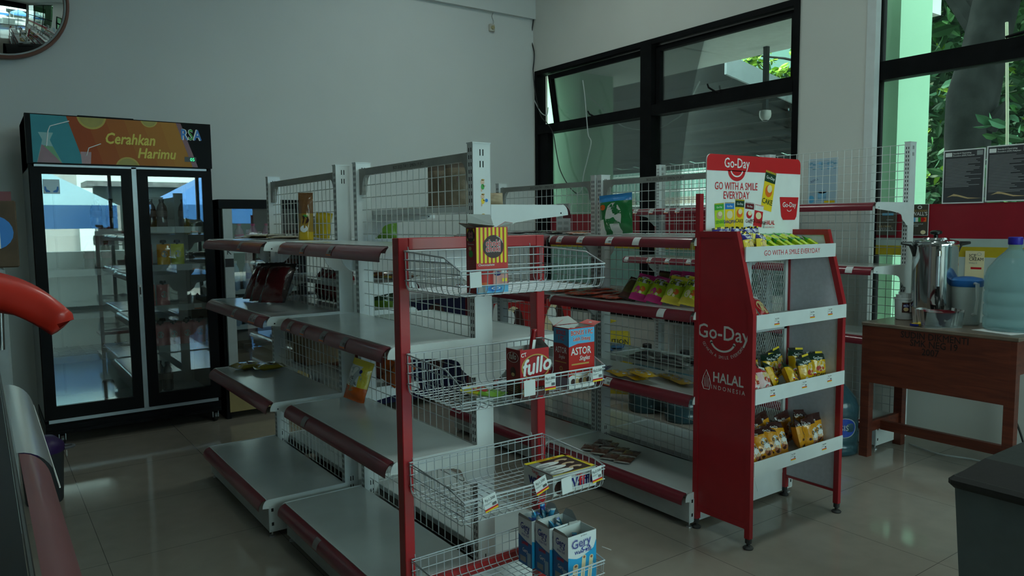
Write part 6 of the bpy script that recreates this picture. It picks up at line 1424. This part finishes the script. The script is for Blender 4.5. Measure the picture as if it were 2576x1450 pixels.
# --- fridge contents -------------------------------------------------------------------------
def cap_pouch(m1, m2):
    t = thing('drink_pouch', '', 'drink pouch')
    p = pouch('pouch_body', .085, .150, .045, lambda u, v: m1 if v > .35 else m2, lambda b, F, w, h: b.disc(F(.001), F_GRY, 0, h*.55, w*.26, h*.16, 12), seed=80, bot=False, nu=8, nv=10); p.parent = t
    b = MB(); b.lathe([(.008, .148), (.008, .158), (.020, .158), (.022, .166), (.018, .178), (.0, .180)], BLACKP, 12); c = b.build('screw_cap', smooth=True); c.parent = t
    return t
def bottle(m, cap, r=.032, h=.21, lab=None):
    t = thing('drink_bottle', '', 'bottle')
    b = MB(); b.lathe([(0, 0), (r*.9, 0), (r, .01), (r, h*.30), (r*.93, h*.36), (r, h*.42), (r, h*.60), (r*.85, h*.74), (r*.42, h*.88), (r*.40, h*.93)], m, 16); x = b.build('bottle_body', smooth=True); x.parent = t
    b = MB(); b.lathe([(r*.46, h*.92), (r*.46, h), (0, h)], cap, 12); x = b.build('bottle_cap', smooth=True); x.parent = t
    if lab: b = MB(); b.lathe([(r*1.01, h*.40), (r*1.01, h*.60)], lab, 16); x = b.build('bottle_label', smooth=True); x.parent = t
    return t
PO = cap_pouch(film('honey', 235, 160, 50), film('amber_juice', 245, 190, 70)); PY_ = cap_pouch(film('lemon', 235, 230, 60), film('lemon_green', 205, 215, 60)); PR = cap_pouch(film('rose_brown', 205, 125, 125), film('rose', 225, 145, 145))
ys = FY+.085
def setp(o, loc, rz, label, group, first=False):
    if first: o.location = loc; o.rotation_euler = (0, 0, R(rz)); o['label'] = label; o['group'] = group; return o
    d = dup(o, loc, (0, 0, R(rz)), label); d['group'] = group; return d
setp(PO, (1.045, ys, 1.127), 4, 'orange capped drink pouch on the second shelf of the right fridge door', 'drink pouches in the large fridge', True); setp(PY_, (1.135, ys, 1.127), -6, 'yellow capped drink pouch beside the orange one in the fridge', 'drink pouches in the large fridge', True)
setp(PR, (1.03, ys, .848), 6, 'single pinkish capped pouch on the third fridge shelf', 'drink pouches in the large fridge', True)
for k in range(4): setp(PR, (1.00+.085*k, ys, .568), 5*k-8, 'pinkish capped pouch in the front row of the fourth fridge shelf, %s' % ['leftmost', 'second from left', 'second from right', 'rightmost'][k], 'drink pouches in the large fridge')
for k in range(4): setp(PR, (1.03+.085*k, ys+.08, .575), 3*k, 'pinkish capped pouch in the second row of the fourth fridge shelf, %s' % ['leftmost', 'second from left', 'second from right', 'rightmost'][k], 'drink pouches in the large fridge')
setp(PR, (.935, ys+.02, 1.127), 0, 'pinkish capped pouch left of the orange one in the fridge', 'drink pouches in the large fridge'); setp(PR, (.94, ys+.03, .848), 0, 'pinkish capped pouch left of the single one, near the door stile', 'drink pouches in the large fridge')
DB = bottle(mat('cola_bottle', (.035, .018, .015, 1), .15, coat=.5), BLACKP, .036, .20, mat('brown_label', (.10, .06, .05, 1), .5))
setp(DB, (.96, ys+.02, .252), 0, 'dark brown bottle at the fridge bottom behind the right door, left of three', 'dark bottles in the large fridge', True)
for k, (x, y, z, l) in enumerate(((1.035, ys+.02, .252, 'dark brown bottle at the fridge bottom behind the right door, middle of three'), (.998, ys+.10, .252, 'dark brown bottle at the fridge bottom, hindmost of three'),
    (.985, ys+.05, 1.387, 'dark bottle on the top fridge shelf behind the right door, left one'), (1.055, ys+.04, 1.387, 'dark bottle on the top fridge shelf behind the right door, middle one'), (1.20, ys+.06, 1.387, 'dark bottle on the top fridge shelf behind the right door, right one'),
    (.655, ys+.05, 1.387, 'dark bottle on the top fridge shelf behind the left door, left one'), (.745, ys+.05, 1.387, 'dark bottle on the top fridge shelf behind the left door, right one'))):
    setp(DB, (x, y, z), 0, l, 'dark bottles in the large fridge')
b = MB(); b.lathe([(0, 0), (.024, 0), (.026, .006), (.026, .082), (.022, .09), (0, .09)], mat('silver_can', (.7, .72, .74, 1), .3, metal=.7), 16); o = single(b, 'drink_can', 'small silver can at the right of the third fridge shelf', 'can', smooth=True); o.location = (1.215, ys, .847)
b = MB(); b.lathe([(0, 0), (.036, 0), (.038, .006), (.038, .10), (.034, .11), (.03, .115), (0, .115)], mat('tin', (.20, .21, .20, 1), .35, metal=.6), 18); o = single(b, 'food_tin', 'single squat tin at the bottom behind the left fridge door', 'tin', smooth=True); o.location = (.665, ys+.04, .252)
RB = bottle(mat('red_tea_bottle', (.10, .035, .03, 1), .2, coat=.4), mat('dark_green_cap', (.02, .08, .04, 1), .4), .034, .19, P_MAR)
setp(RB, (.60, ys+.05, 1.117), 0, 'reddish bottle on the second fridge shelf behind the left door, left one', 'reddish bottles in the large fridge', True); setp(RB, (.70, ys+.05, 1.117), 0, 'reddish bottle on the second fridge shelf behind the left door, right one', 'reddish bottles in the large fridge')
# water bottles in the small cooler
WBt = bottle(mat('water_bottle', (.38, .52, .70, 1), .15, coat=.5), mat('white_cap', (.5, .52, .55, 1), .4), .033, .22, mat('blue_label', (.14, .26, .55, 1), .4))
first = True
for zi, (z, nm) in enumerate(((.922, 'upper'), (.662, 'lower'))):
    for k in range(5):
        setp(WBt, (1.52+.085*k, 5.60, z), 0, 'water bottle in the narrow cooler, %s row, %s' % (nm, ['first from left', 'second from left', 'middle', 'second from right', 'first from right'][k]), 'water bottles in the narrow cooler', first); first = False
PBt = bottle(mat('pink_bottle', (.45, .20, .32, 1), .2, coat=.5), P_PNK, .035, .19, P_PNK)
for k in range(3): setp(PBt, (1.56+.10*k, 5.60, 1.222), 0, 'pinkish bottle on the top shelf of the narrow cooler, %s' % ['left', 'middle', 'right'][k], 'pink bottles in the narrow cooler', k == 0)
carton('cardboard_box', 'brown cardboard box at the bottom of the narrow cooler, left one', 1.47, 1.60, 5.60, 5.95, .332, .46); carton('cardboard_box', 'brown cardboard box at the bottom of the narrow cooler, right one', 1.61, 1.93, 5.58, 5.95, .332, .50)
# ================================================================== wooden table and what stands on it
WOODS = mat('red_brown_wood', (0.125, 0.026, 0.014, 1), 0.45, vary=0.35, scale=5, bump=0.15, bscale=25, coat=0.1)
def woodgrain():
    m = bpy.data.materials.new('stained_wood_grain'); m.use_nodes = True; n = m.node_tree.nodes; l = m.node_tree.links; p = n['Principled BSDF']
    t = n.new('ShaderNodeTexCoord'); mp = n.new('ShaderNodeMapping'); mp.inputs['Scale'].default_value = (6, 1.2, 14); l.new(t.outputs['Object'], mp.inputs[0])
    ns = n.new('ShaderNodeTexNoise'); ns.inputs['Scale'].default_value = 3; ns.inputs['Detail'].default_value = 6; ns.inputs['Distortion'].default_value = 0.8; l.new(mp.outputs[0], ns.inputs['Vector'])
    r = n.new('ShaderNodeValToRGB'); r.color_ramp.elements[0].position = 0.3; r.color_ramp.elements[1].position = 0.72
    r.color_ramp.elements[0].color = (0.070, 0.014, 0.008, 1); r.color_ramp.elements[1].color = (0.155, 0.033, 0.016, 1)
    l.new(ns.outputs['Fac'], r.inputs[0]); l.new(r.outputs[0], p.inputs['Base Color']); p.inputs['Roughness'].default_value = 0.4; return m
WG = woodgrain(); WTOP = mat('worn_table_top', (0.16, 0.12, 0.09, 1), 0.3, vary=0.25, scale=8)
TX0, TX1, TY0, TY1, TZ = 4.184, 4.62, 1.530, 2.332, .800
t = thing('wooden_table', 'red-brown wooden school table with deep apron and stencilled letters', 'table', ((TX0+TX1)/2, (TY0+TY1)/2, 0)); wl = Vector(t.location)
b = MB(); b.rbox(TX0-.004, TX1+.02, TY0-.01, TY1+.004, TZ-.022, TZ, WTOP, .004); b.build('table_top', t, world=wl)
for x in (TX0+.002, TX1-.048):
    for y in (TY0, TY1-.05): b = MB(); b.box(x, x+.05, y, y+.05, 0, TZ-.022, WG); b.build('leg', t, world=wl)
b = MB(); b.box(TX0+.000, TX0+.018, TY0+.03, TY1-.05, .448, TZ-.022, WG); ap = b.build('apron', t, world=wl)
b = MB(); b.box(TX0+.05, TX1-.05, TY0+.01, TY0+.028, .60, TZ-.022, WG); b.box(TX0+.05, TX1-.05, TY1-.028, TY1-.01, .60, TZ-.022, WG); b.build('side_rail', t, world=wl)
b = MB(); b.box(TX0+.05, TX1-.05, TY1-.035, TY1-.010, .14, .20, WG); b.build('stretcher', t, world=wl)
b = MB(); b.box(TX0+.05, TX1-.05, TY0+.010, TY0+.035, .14, .20, WG); b.build('stretcher', t, world=wl)
b = MB(); b.box(TX0+.17, TX0+.20, TY0+.035, TY1-.035, .135, .19, WG); b.build('stretcher', t, world=wl)
b = MB(); f = plane_fn((TX0-.0008, 0, 0), (0, -1, 0), (0, 0, 1)); STC = mat('black_stencil_paint', (.008, .006, .006, 1), .7, vary=.2)
for s, z, y in (('SUDIN DIKMENTI', .735, -1.93), ('SMK NEG 19', .694, -1.93), ('2007', .650, -1.945)): b.text(s, f, STC, size=.052, x=y, y=z, bold=.012, sx=.88)
b.build('stencil_lettering', ap, world=wl)
# steel urn
STEEL = mat('polished_steel', (.62, .64, .65, 1), .10, metal=1.0, vary=.03); BAK = mat('black_bakelite', (.01, .01, .01, 1), .3)
UC = Vector((4.500, 2.085, TZ)); t = thing('drink_urn', 'tall polished steel drinks urn with black handles and tap', 'urn', UC)
b = MB(); r = .118; b.lathe([(0, .075), (r*.96, .075), (r, .085), (r, .43), (r*1.02, .435), (r*1.03, .455), (r*.99, .462)], STEEL, 40); b.build('urn_body', t, smooth=True)
b = MB(); b.lathe([(r*1.01, .462), (r*.97, .468), (r*.60, .476), (r*.55, .486), (r*.2, .490), (0, .491)], STEEL, 36); ld = b.build('lid', t, smooth=True)
b = MB(); b.lathe([(.012, .489), (.012, .502), (.030, .508), (.033, .520), (.020, .528), (0, .530)], BAK, 18); b.build('lid_knob', ld, smooth=True)
b = MB(); b.lathe([(r*.80, .0), (r*.84, .0), (r*.84, .076), (r*.80, .076)], BAK, 30); b.build('base_ring', t, smooth=True)
vy = Vector((-.64, -.77, 0)); sd_ = Vector((.77, -.64, 0))
for s in (1, -1):
    b = MB(); c = sd_*s
    b.tube([c*(r*.98)+Vector((0, 0, .38)), c*(r*1.06)+Vector((0, 0, .425)), c*(r*1.2)+Vector((0, 0, .452)), c*(r*1.62)+Vector((0, 0, .456))], [.010, .015, .015, .008], BAK, 8); b.build('handle', t, smooth=True)
fc = (vy*.8+sd_*-.25).normalized()
b = MB(); b.tube([fc*(r+.006)+Vector((0, 0, .20)), fc*(r+.006)+Vector((0, 0, .40))], .010, mat('gauge_glass', (.55, .62, .68, 1), .15, metal=.5), 10); b.tube([fc*(r+.006)+Vector((0, 0, .385)), fc*(r+.006)+Vector((0, 0, .415))], .014, STEEL, 10); b.build('level_gauge', t, smooth=True)
b = MB(); b.tube([fc*r+Vector((0, 0, .15)), fc*(r+.035)+Vector((0, 0, .15)), fc*(r+.045)+Vector((0, 0, .135)), fc*(r+.045)+Vector((0, 0, .09))], [.013, .014, .014, .010], BAK, 8); b.tube([fc*(r+.035)+Vector((0, 0, .15)), fc*(r+.028)+Vector((0, 0, .215))], .009, BAK, 8); b.build('tap', t, smooth=True)
# translucent tub with cups
PLW = mat('milky_plastic', (.80, .84, .84, 1), .35, trans=.2, alpha=.9, vary=.03); 
t = thing('plastic_tub', 'milky plastic tub with a brown printed label, left on the table', 'tub', (4.470, 2.235, TZ)); b = MB()
b.lathe([(0, .0), (.046, 0), (.050, .004), (.056, .120), (.059, .122), (.059, .130), (.054, .130), (.048, .006), (0, .005)], PLW, 28); tb = b.build('tub_body', t, smooth=True)
b = MB()
def cyl(rr2, a0): return lambda x, y: Vector((rr2*math.cos(a0+x/rr2), rr2*math.sin(a0+x/rr2), y))
a0 = R(-130)
for L, (xa, xb, ya, yb_, m) in enumerate(((-.036, .036, .045, .105, P_BRN), (.006, .034, .048, .102, PAPER), (.016, .030, .052, .070, P_GRY))):
    g = cyl(.0555+.0006*L, a0); b.grid(lambda u, v: g(xa+(xb-xa)*u, ya+(yb_-ya)*v), 6, 1, m)
g = cyl(.0575, a0); b.disc(g, P_TAN, -.015, .065, .014, .012, 10); b.disc(g, P_NAVY, -.014, .085, .017, .010, 10); b.text('FRUX', g, P_WHT, size=.012, x=-.014, y=.081, bold=.02); b.build('tub_label', tb)
b = MB()
for k in range(3): b.lathe([(.026, .10), (.034, .135+.01*k), (.036, .137+.01*k)], PLW, 16, (.015*math.cos(2.1*k), .015*math.sin(2.1*k), 0))
b.tube([(.02, .01, .05), (.028, .016, .17)], .003, P_WHT, 5); b.tube([(-.01, .02, .05), (-.02, .026, .165)], .003, P_WHT, 5); o = tag(b.build('cup_stack'), 'clear plastic cups and straws stuffed in the milky tub', 'cups'); o.location = (4.470, 2.235, TZ)
# jug with blue lid
t = thing('plastic_jug', 'clear plastic water jug with a blue lid between urn and gallon', 'jug', (4.515, 1.915, TZ)); JP = mat('clear_jug_plastic', (.75, .86, .84, 1), .2, trans=.3, alpha=.6, vary=.03)
b = MB(); b.lathe([(0, 0), (.066, 0), (.070, .006), (.078, .225), (.080, .240), (.077, .240), (.067, .008), (0, .006)], JP, 30); b.build('jug_body', t, smooth=True)
b = MB(); b.lathe([(0, .008), (.062, .008), (.070, .165), (0, .166)], mat('jug_water', (.70, .84, .82, 1), .15, trans=.2, alpha=.7, vary=0), 26); b.build('water', t, smooth=True)
b = MB(); b.lathe([(.079, .215), (.083, .220), (.083, .250), (.070, .262), (.030, .270), (0, .270)], mat('blue_lid_plastic', (.02, .16, .50, 1), .35), 30); b.build('jug_lid', t, smooth=True)
b = MB(); d0 = Vector((-.62, -.78, 0)); b.tube([d0*.078+Vector((0, 0, .235)), d0*.105+Vector((0, 0, .235)), d0*.112+Vector((0, 0, .15)), d0*.100+Vector((0, 0, .07)), d0*.070+Vector((0, 0, .06))], .011, JP, 8); b.build('jug_handle', t, smooth=True)
# gallon bottle
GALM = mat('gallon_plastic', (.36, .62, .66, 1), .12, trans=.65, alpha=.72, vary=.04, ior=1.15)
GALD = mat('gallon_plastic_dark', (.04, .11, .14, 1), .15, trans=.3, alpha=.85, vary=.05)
def gallon(m, cap, label, loc, group, lab=None):
    t = thing('water_gallon', label, 'water bottle', loc, 0, group)
    P = [(0, .0), (.120, .0), (.134, .012), (.134, .060), (.126, .070), (.134, .080), (.134, .130), (.126, .140), (.134, .150), (.134, .200), (.126, .210), (.134, .220), (.134, .285), (.120, .330), (.080, .385), (.045, .420), (.030, .440), (.028, .475)]
    b = MB(); b.lathe(P, m, 40); x = b.build('gallon_body', t, smooth='all')
    b = MB(); b.lathe([(.032, .455), (.034, .460), (.034, .492), (.030, .496), (0, .496)], cap, 20); b.build('cap', t, smooth=True)
    if lab:
        b = MB(); g = cyl(.1355, R(-125)); b.disc(g, lab, 0, .175, .075, .055, 20); g = cyl(.1365, R(-125)); b.disc(g, P_GRY, 0, .175, .080, .060, 20, rin=.93); b.text('SIS', g, P_GRY, size=.045, x=0, y=.16, bold=.02); b.build('printed_logo', t)
    return t
gallon(GALM, mat('violet_blue_cap', (.03, .02, .35, 1), .4), 'large light blue water gallon with violet blue cap on the table', (4.455, 1.660, TZ), None)
# plastic tray of oddments
t = thing('plastic_tray', 'crumpled clear plastic tray with red-rimmed packet in front of the urn', 'tray', (4.300, 1.965, TZ)); CP = glassmat('clear_crumpled_plastic', (.86, .9, .9, 1), .06, .25, haze=.12)
b = MB(); b.T = Matrix.Rotation(R(-38), 4, 'Z')
for sgn in (-1, 1): b.grid(lambda u, v: Vector(((u-.5)*.20, sgn*(.062+.010*v)+.006*math.sin(16*u+5*v), .002+.085*v+.012*math.sin(7*u)*v)), 10, 4, CP)
for sgn in (-1, 1): b.grid(lambda u, v: Vector((sgn*(.098+.012*v)+.006*math.sin(18*u), (u-.5)*.125, .002+.095*v)), 8, 4, CP)
b.build('tray_wall', t, smooth='all')
b = MB(); b.T = Matrix.Rotation(R(-38), 4, 'Z'); b.box(-.1, .1, -.062, .062, 0, .003, CP); b.build('tray_floor', t)
b = MB(); b.lathe([(0, .0), (.062, .0), (.082, .075), (.084, .078), (.080, .078), (.060, .004)], mat('dark_bowl', (.05, .05, .06, 1), .4), 24, (0, 0, .004), mf=lambda i: P_MAR if i >= 2 else mat('dark_bowl', (.05, .05, .06, 1), .4)); b.lathe([(0, .05), (.07, .055)], BRD, 16, (0, 0, .004)); o = tag(b.build('snack_bowl', smooth=True), 'dark bowl with a red rim sitting inside the crumpled clear tray', 'bowl'); o.location = (4.300, 1.965, TZ+.004)
b = MB(); b.box(-.003-.02, .02, -.02, .02, 0, .012, P_YEL); b.box(-.04, -.022, -.02, .02, 0, .01, P_NAVY); o = tag(b.build('candy_packet'), 'small yellow and blue candy packet in the clear tray', 'packet'); o.location = (4.235, 2.045, TZ+.004)
# paper on the table
b = MB(); b.box(-.085, .085, -.105, .105, 0, .0015, PAPER); f = plane_fn((0, 0, .0021), (1, 0, 0), (0, 1, 0)); qd(b, f, -.05, .045, -.05, -.045, P_GRY); qd(b, f, -.05, .045, .045, .05, P_GRY); qd(b, f, .04, .045, -.05, .05, P_GRY)
for i in range(5): qd(b, f, -.04, .03-.01*i, -.03+.013*i, -.025+.013*i, P_GRY)
o = single(b, 'paper_sheet', 'white printed sheet lying at the front edge of the wooden table', 'paper'); o.location = (4.350, 1.665, TZ+.001); o.rotation_euler = (0, 0, R(-14))
cable('cable', 'black power cable hanging under the wooden table to the floor', [(4.60, 1.86, .52), (4.62, 1.78, .42), (4.70, 1.72, .28), (4.76, 1.68, .10), (4.72, 1.66, .012)], .006, CABB)
cable('cable', 'grey cable lying on the floor below the wooden table', [(4.62, 2.25, .008), (4.55, 2.05, .008), (4.60, 1.85, .008), (4.50, 1.62, .008), (4.55, 1.50, .008)], .005, CAB)
# gallons below the wall rack, wet floor sign, freezers
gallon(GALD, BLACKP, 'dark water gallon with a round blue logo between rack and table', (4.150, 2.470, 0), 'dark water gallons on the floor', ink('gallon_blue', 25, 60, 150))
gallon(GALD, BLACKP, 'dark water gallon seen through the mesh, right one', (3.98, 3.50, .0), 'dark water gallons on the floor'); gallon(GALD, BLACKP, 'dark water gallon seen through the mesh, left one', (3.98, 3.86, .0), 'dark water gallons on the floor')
YSG = mat('yellow_sign_plastic', (.50, .38, .03, 1), .4); t = thing('wet_floor_sign', 'yellow folding caution wet floor sign seen through the mesh', 'floor sign', (4.02, 4.25, 0))
for s in (1, -1):
    b = MB(); b.T = Matrix.Rotation(R(-53), 4, 'Z') @ Matrix.Rotation(R(-8*s), 4, 'X') @ Matrix.Translation((0, -.075*s, 0))
    P = [(-.15, 0), (-.12, .05), (.12, .05), (.15, 0), (.12, .50), (.115, .54), (-.04, .54), (-.04, .60), (.02, .62), (-.09, .64), (-.12, .56)]
    b.prism([(x, z) for x, z in P], 1, -.006, .006, YSG)
    if s == 1:
        f = plane_fn((0, -.0068, 0), (1, 0, 0), (0, 0, 1)); b.text('CAUTION', f, INK, size=.052, y=.44, bold=.02); b.text('WET FLOOR', f, INK, size=.048, y=.385, bold=.02, sx=.9); b.disc(f, INK, 0, .30, .022); b.add([f(-.03, .27), f(.03, .27), f(.05, .14), f(.0, .2), f(-.06, .15)], [(0, 1, 2, 3, 4)], INK)
    b.build('sign_panel', t)
def freezer(label, x0, x1, y0, y1, h, body, art):
    t = thing('chest_freezer', label, 'freezer', ((x0+x1)/2, (y0+y1)/2, 0)); wl = Vector(t.location)
    b = MB(); b.rbox(x0, x1, y0, y1, .06, h-.05, mat('freezer_white', (.6, .63, .64, 1), .4), .01); b.build('cabinet', t, world=wl)
    b = MB(); b.rbox(x0-.01, x1+.01, y0-.01, y1, h-.05, h, mat('freezer_rim', (.35, .37, .38, 1), .4), .008); b.build('lid_rim', t, world=wl)
    b = MB(); art(b, lambda L: plane_fn((x0, y0, .06), (1, 0, 0), (0, 0, 1), L), x1-x0, h-.12); b.build('front_print', t, world=wl)
    for x in (x0+.06, x1-.06):
        b = MB(); b.lathe([(0, -.015), (.028, -.015), (.03, 0), (.028, .015), (0, .015)], BLACKP, 12, (x, y0+.08, .03), axis='x'); b.lathe([(0, -.015), (.028, -.015), (.03, 0), (.028, .015), (0, .015)], BLACKP, 12, (x, y1-.08, .03), axis='x'); b.build('caster_wheel', t, world=wl)
    return t
NVB = mat('midnight_blue_print', (.006, .006, .045, 1), .4); CHO = mat('chocolate_print', (.06, .022, .018, 1), .35, vary=.3, scale=30); NUT = P_TAN
def artb(b, F, w, h):
    qd(b, F(.001), 0, w*.90, 0, h, NVB); qd(b, F(.001), w*.90, w, 0, h, mat('freezer_dark_red', (.10, .006, .012, 1), .4))
    for cx in (.30, .66):
        b.disc(F(.002), CHO, w*cx, h*.68, w*.095, h*.28, 24); b.disc(F(.003), P_CREAM, w*(cx+.02), h*.66, w*.045, h*.20, 20); b.disc(F(.004), INK, w*(cx+.02), h*.64, w*.033, h*.165, 20); b.disc(F(.005), ink('stick', 190, 170, 100), w*(cx+.02), h*.64, w*.022, h*.145, 16); b.disc(F(.004), P_BRN, w*cx, h*.35, w*.06, h*.10, 12)
    b.disc(F(.002), P_MAR, w*.12, h*.7, w*.08, h*.22, 16); b.disc(F(.003), P_BUN, w*.12, h*.5, w*.06, h*.16, 14)
def artr(b, F, w, h):
    qd(b, F(.001), 0, w, 0, h, mat('freezer_red', (.42, .02, .02, 1), .4)); b.disc(F(.002), BRW, -w*.02+w*.05, h*.70, w*.05, h*.30, 16)
    for cx in (.24, .78): b.disc(F(.002), P_CREAM, w*cx, h*.62, w*.14, h*.33, 16); b.disc(F(.003), CHO, w*(cx+.05), h*.62, w*.09, h*.30, 14); b.disc(F(.004), P_BRN, w*(cx+.03), h*.40, w*.10, h*.12, 10); b.disc(F(.004), P_WHT, w*(cx-.04), h*.80, w*.06, h*.10, 10)
freezer('long chest freezer with dark blue ice-bar print at the back wall', 2.12, 3.24, 5.02, 5.75, .875, None, artb); freezer('red printed chest freezer in the far corner by the window', 3.40, 4.22, 5.02, 5.70, .80, None, artr)
# ================================================================== bins
GBN = mat('grey_bin_plastic', (.075, .095, .10, 1), .5, vary=.08); t = thing('waste_bin', 'large grey waste bin with black lid in the right foreground', 'bin', (2.66, .80, 0)); wl = Vector(t.location)
b = MB(); R0 = [(2.44, .60, 0), (2.88, .60, 0), (2.88, 1.00, 0), (2.44, 1.00, 0)]; R1 = [(2.405, .565, .575), (2.915, .565, .575), (2.915, 1.030, .575), (2.405, 1.030, .575)]
b.add(R0+R1, [(3, 2, 1, 0), (0, 1, 5, 4), (1, 2, 6, 5), (2, 3, 7, 6), (3, 0, 4, 7), (4, 5, 6, 7)], GBN); b.build('bin_body', t, world=wl)
BL = mat('black_lid_plastic', (.012, .012, .012, 1), .6, bump=.1); b = MB(); b.rbox(2.388, 2.932, .548, 1.047, .572, .610, BL, .012)
b.add([(2.405, .565, .61), (2.915, .565, .61), (2.915, 1.03, .61), (2.405, 1.03, .61), (2.47, .62, .665), (2.85, .62, .665), (2.85, .975, .665), (2.47, .975, .665)], [(0, 1, 5, 4), (1, 2, 6, 5), (2, 3, 7, 6), (3, 0, 4, 7), (4, 5, 6, 7)], BL); b.build('bin_lid', t, world=wl)
b = MB(); b.box(2.55, 2.77, .544, .549, .58, .60, BL); b.build('lid_catch', t, world=wl)
# small purple bin near the fridge
PB = Vector((.205, 4.42, 0)); t = thing('pedal_bin', 'small dark bin with a purple lid and grey ring by the fridge', 'bin', PB)
b = MB(); b.lathe([(0, 0), (.080, 0), (.084, .01), (.098, .27), (0, .27)], mat('dark_bin_plastic', (.035, .04, .045, 1), .5), 24); b.build('bin_body', t, smooth=True)
PUR = mat('purple_lid_plastic', (.035, .012, .085, 1), .4); b = MB(); b.lathe([(.102, .262), (.104, .275), (.098, .30), (.060, .335), (0, .345)], PUR, 24); b.build('bin_lid', t, smooth=True)
b = MB(); P = [(.098+.045*math.sin(R(a)), -.03*math.cos(R(a)), .27) for a in range(0, 181, 20)]; b.tube(P, .008, mat('grey_handle', (.12, .12, .13, 1), .4), 8); b.build('ring_handle', t, smooth=True)
# ================================================================== near-left counter
CNT = mat('black_counter', (.004, .0045, .005, 1), .35, vary=.2); t = thing('checkout_counter', 'black checkout counter with a steel edge at the left foreground', 'counter', (-.45, 1.4, 0)); wl = Vector(t.location)
b = MB(); b.box(-.95, .020, -.2, 2.80, .0, 1.040, CNT); b.build('counter_body', t, world=wl)
b = MB(); b.box(-.95, .022, -.2, 2.80, 1.040, 1.046, CNT); b.build('counter_top', t, world=wl)
b = MB(); b.tube([(.0255, -.2, 1.046), (.0255, 2.80, 1.046)], .0028, mat('dull_steel_edge', (.16, .17, .17, 1), .4, metal=.6), 6); b.build('steel_edge', t, world=wl)
b = MB(); b.grid(lambda u, v: Vector((.033+.042*math.sin(R(95*v)), .30+1.06*u, 1.052-.056*(1-math.cos(R(95*v))))), 1, 9, mat('dusty_pink_strip', (.15, .050, .055, 1), .5, coat=.1, vary=.12, scale=5)); ps = b.build('price_strip', t, world=wl, smooth=True)
CL2 = glassmat('clear_plastic_strip', (.93, .91, .91, 1), -.02, .3, haze=.012)
b = MB(); b.grid(lambda u, v: Vector((.030+.052*math.sin(R(85*v)), 1.36+.62*u, 1.054-.040*u*0-.060*(1-math.cos(R(85*v))))), 8, 8, CL2); b.tube([(.083, 1.34, .994), (.082, 1.98, 1.0)], .0012, P_WHT, 5); b.build('clear_strip', t, world=wl, smooth=True)
# chrome hooks and yellow pack behind, then the red bag hanging in
b = MB(); c0 = Vector((.055, 2.75, 1.046))
b.tube([Vector((.04, 2.62, 1.046)), Vector((.045, 2.62, 1.20)), Vector((.075, 2.62, 1.235)), Vector((.105, 2.62, 1.20)), Vector((.112, 2.62, 1.13))], .009, mat('chrome', (.4, .42, .43, 1), .15, metal=1.0), 10)
o = single(b, 'chrome_hook', 'curved chrome hook arm standing on the dark counter edge', 'hook', smooth=True)
b = MB(); RBAG = mat('red_plastic_bag', (.50, .022, .012, 1), .4, vary=.08, bump=.5, bscale=9, coat=.2)
def bag_sec(t_):
    # a rolled bag: centre line from left to the pointed right end
    P0, P1, P2 = PY(-90, 720, 1.02), PY(70, 748, 1.00), PY(158, 812, .98)
    c = P0*(1-t_)**2+P1*2*t_*(1-t_)+P2*t_**2; return c
NS = 14; prof = []
vs = []; fs = []; nseg = 10
for i in range(NS+1):
    t_ = i/NS; c = bag_sec(t_); d = (bag_sec(min(1, t_+.05))-bag_sec(max(0, t_-.05))).normalized(); up = Vector((0, 0, 1)); up = (up-d*up.dot(d)).normalized(); sdv = d.cross(up)
    hgt = .0235*(1-.30*t_); dep = .020*(1-.3*t_)
    for k in range(nseg):
        a = 2*math.pi*k/nseg; rr3 = 1+.12*math.sin(3*a+5*t_)
        vs.append(c+up*(hgt*math.sin(a)*rr3)+sdv*(dep*math.cos(a)*rr3))
for i in range(NS):
    for k in range(nseg): k2 = (k+1) % nseg; fs.append((i*nseg+k, i*nseg+k2, (i+1)*nseg+k2, (i+1)*nseg+k))
tip = [PY(186, 804, .98), PY(150, 826, .975)]
n0 = NS*nseg; vs += tip
for k in range(nseg):
    k2 = (k+1) % nseg; fs.append((n0+k, n0+k2, len(vs)-2 if k < 5 else len(vs)-1))
b.add(vs, fs, RBAG); single(b, 'plastic_bag', 'twisted red plastic bag reaching in from the left edge', 'bag', smooth='all')
# brown paper bag / notice pinned left of the fridge
b = MB(); b.rbox(-.06, .150, 3.98, 4.02, 1.225, 1.520, mat('brown_paper_bag', (.10, .065, .04, 1), .8, vary=.2), .006); b.box(-.06, .135, 3.985, 4.015, 1.515, 1.560, P_MAR); b.lathe([(0, 0), (.075, 0)], P_BLU, 20, (.060, 3.976, 1.38), axis='y'); b.box(.02, .085, 3.970, 3.974, 1.31, 1.45, PAPER)
t = single(b, 'hanging_paper_bag', 'brown paper bag with red top and blue disc at the left edge', 'paper bag')
b = MB(); b.rbox(-.30, .095, 3.99, 4.40, 0, 1.225, mat('white_cabinet', (.30, .33, .33, 1), .5), .01); b.box(-.25, .05, 3.986, 3.99, .08, .60, mat('cabinet_door_grey', (.24, .26, .26, 1), .5)); b.box(-.25, .05, 3.986, 3.99, .64, 1.18, mat('cabinet_door_grey', (.24, .26, .26, 1), .5)); b.box(.02, .03, 3.975, 3.986, .66, .74, BLACKP)
single(b, 'cabinet', 'pale grey cabinet at the left edge under the paper bag', 'cabinet')
bpy.context.view_layer.update()
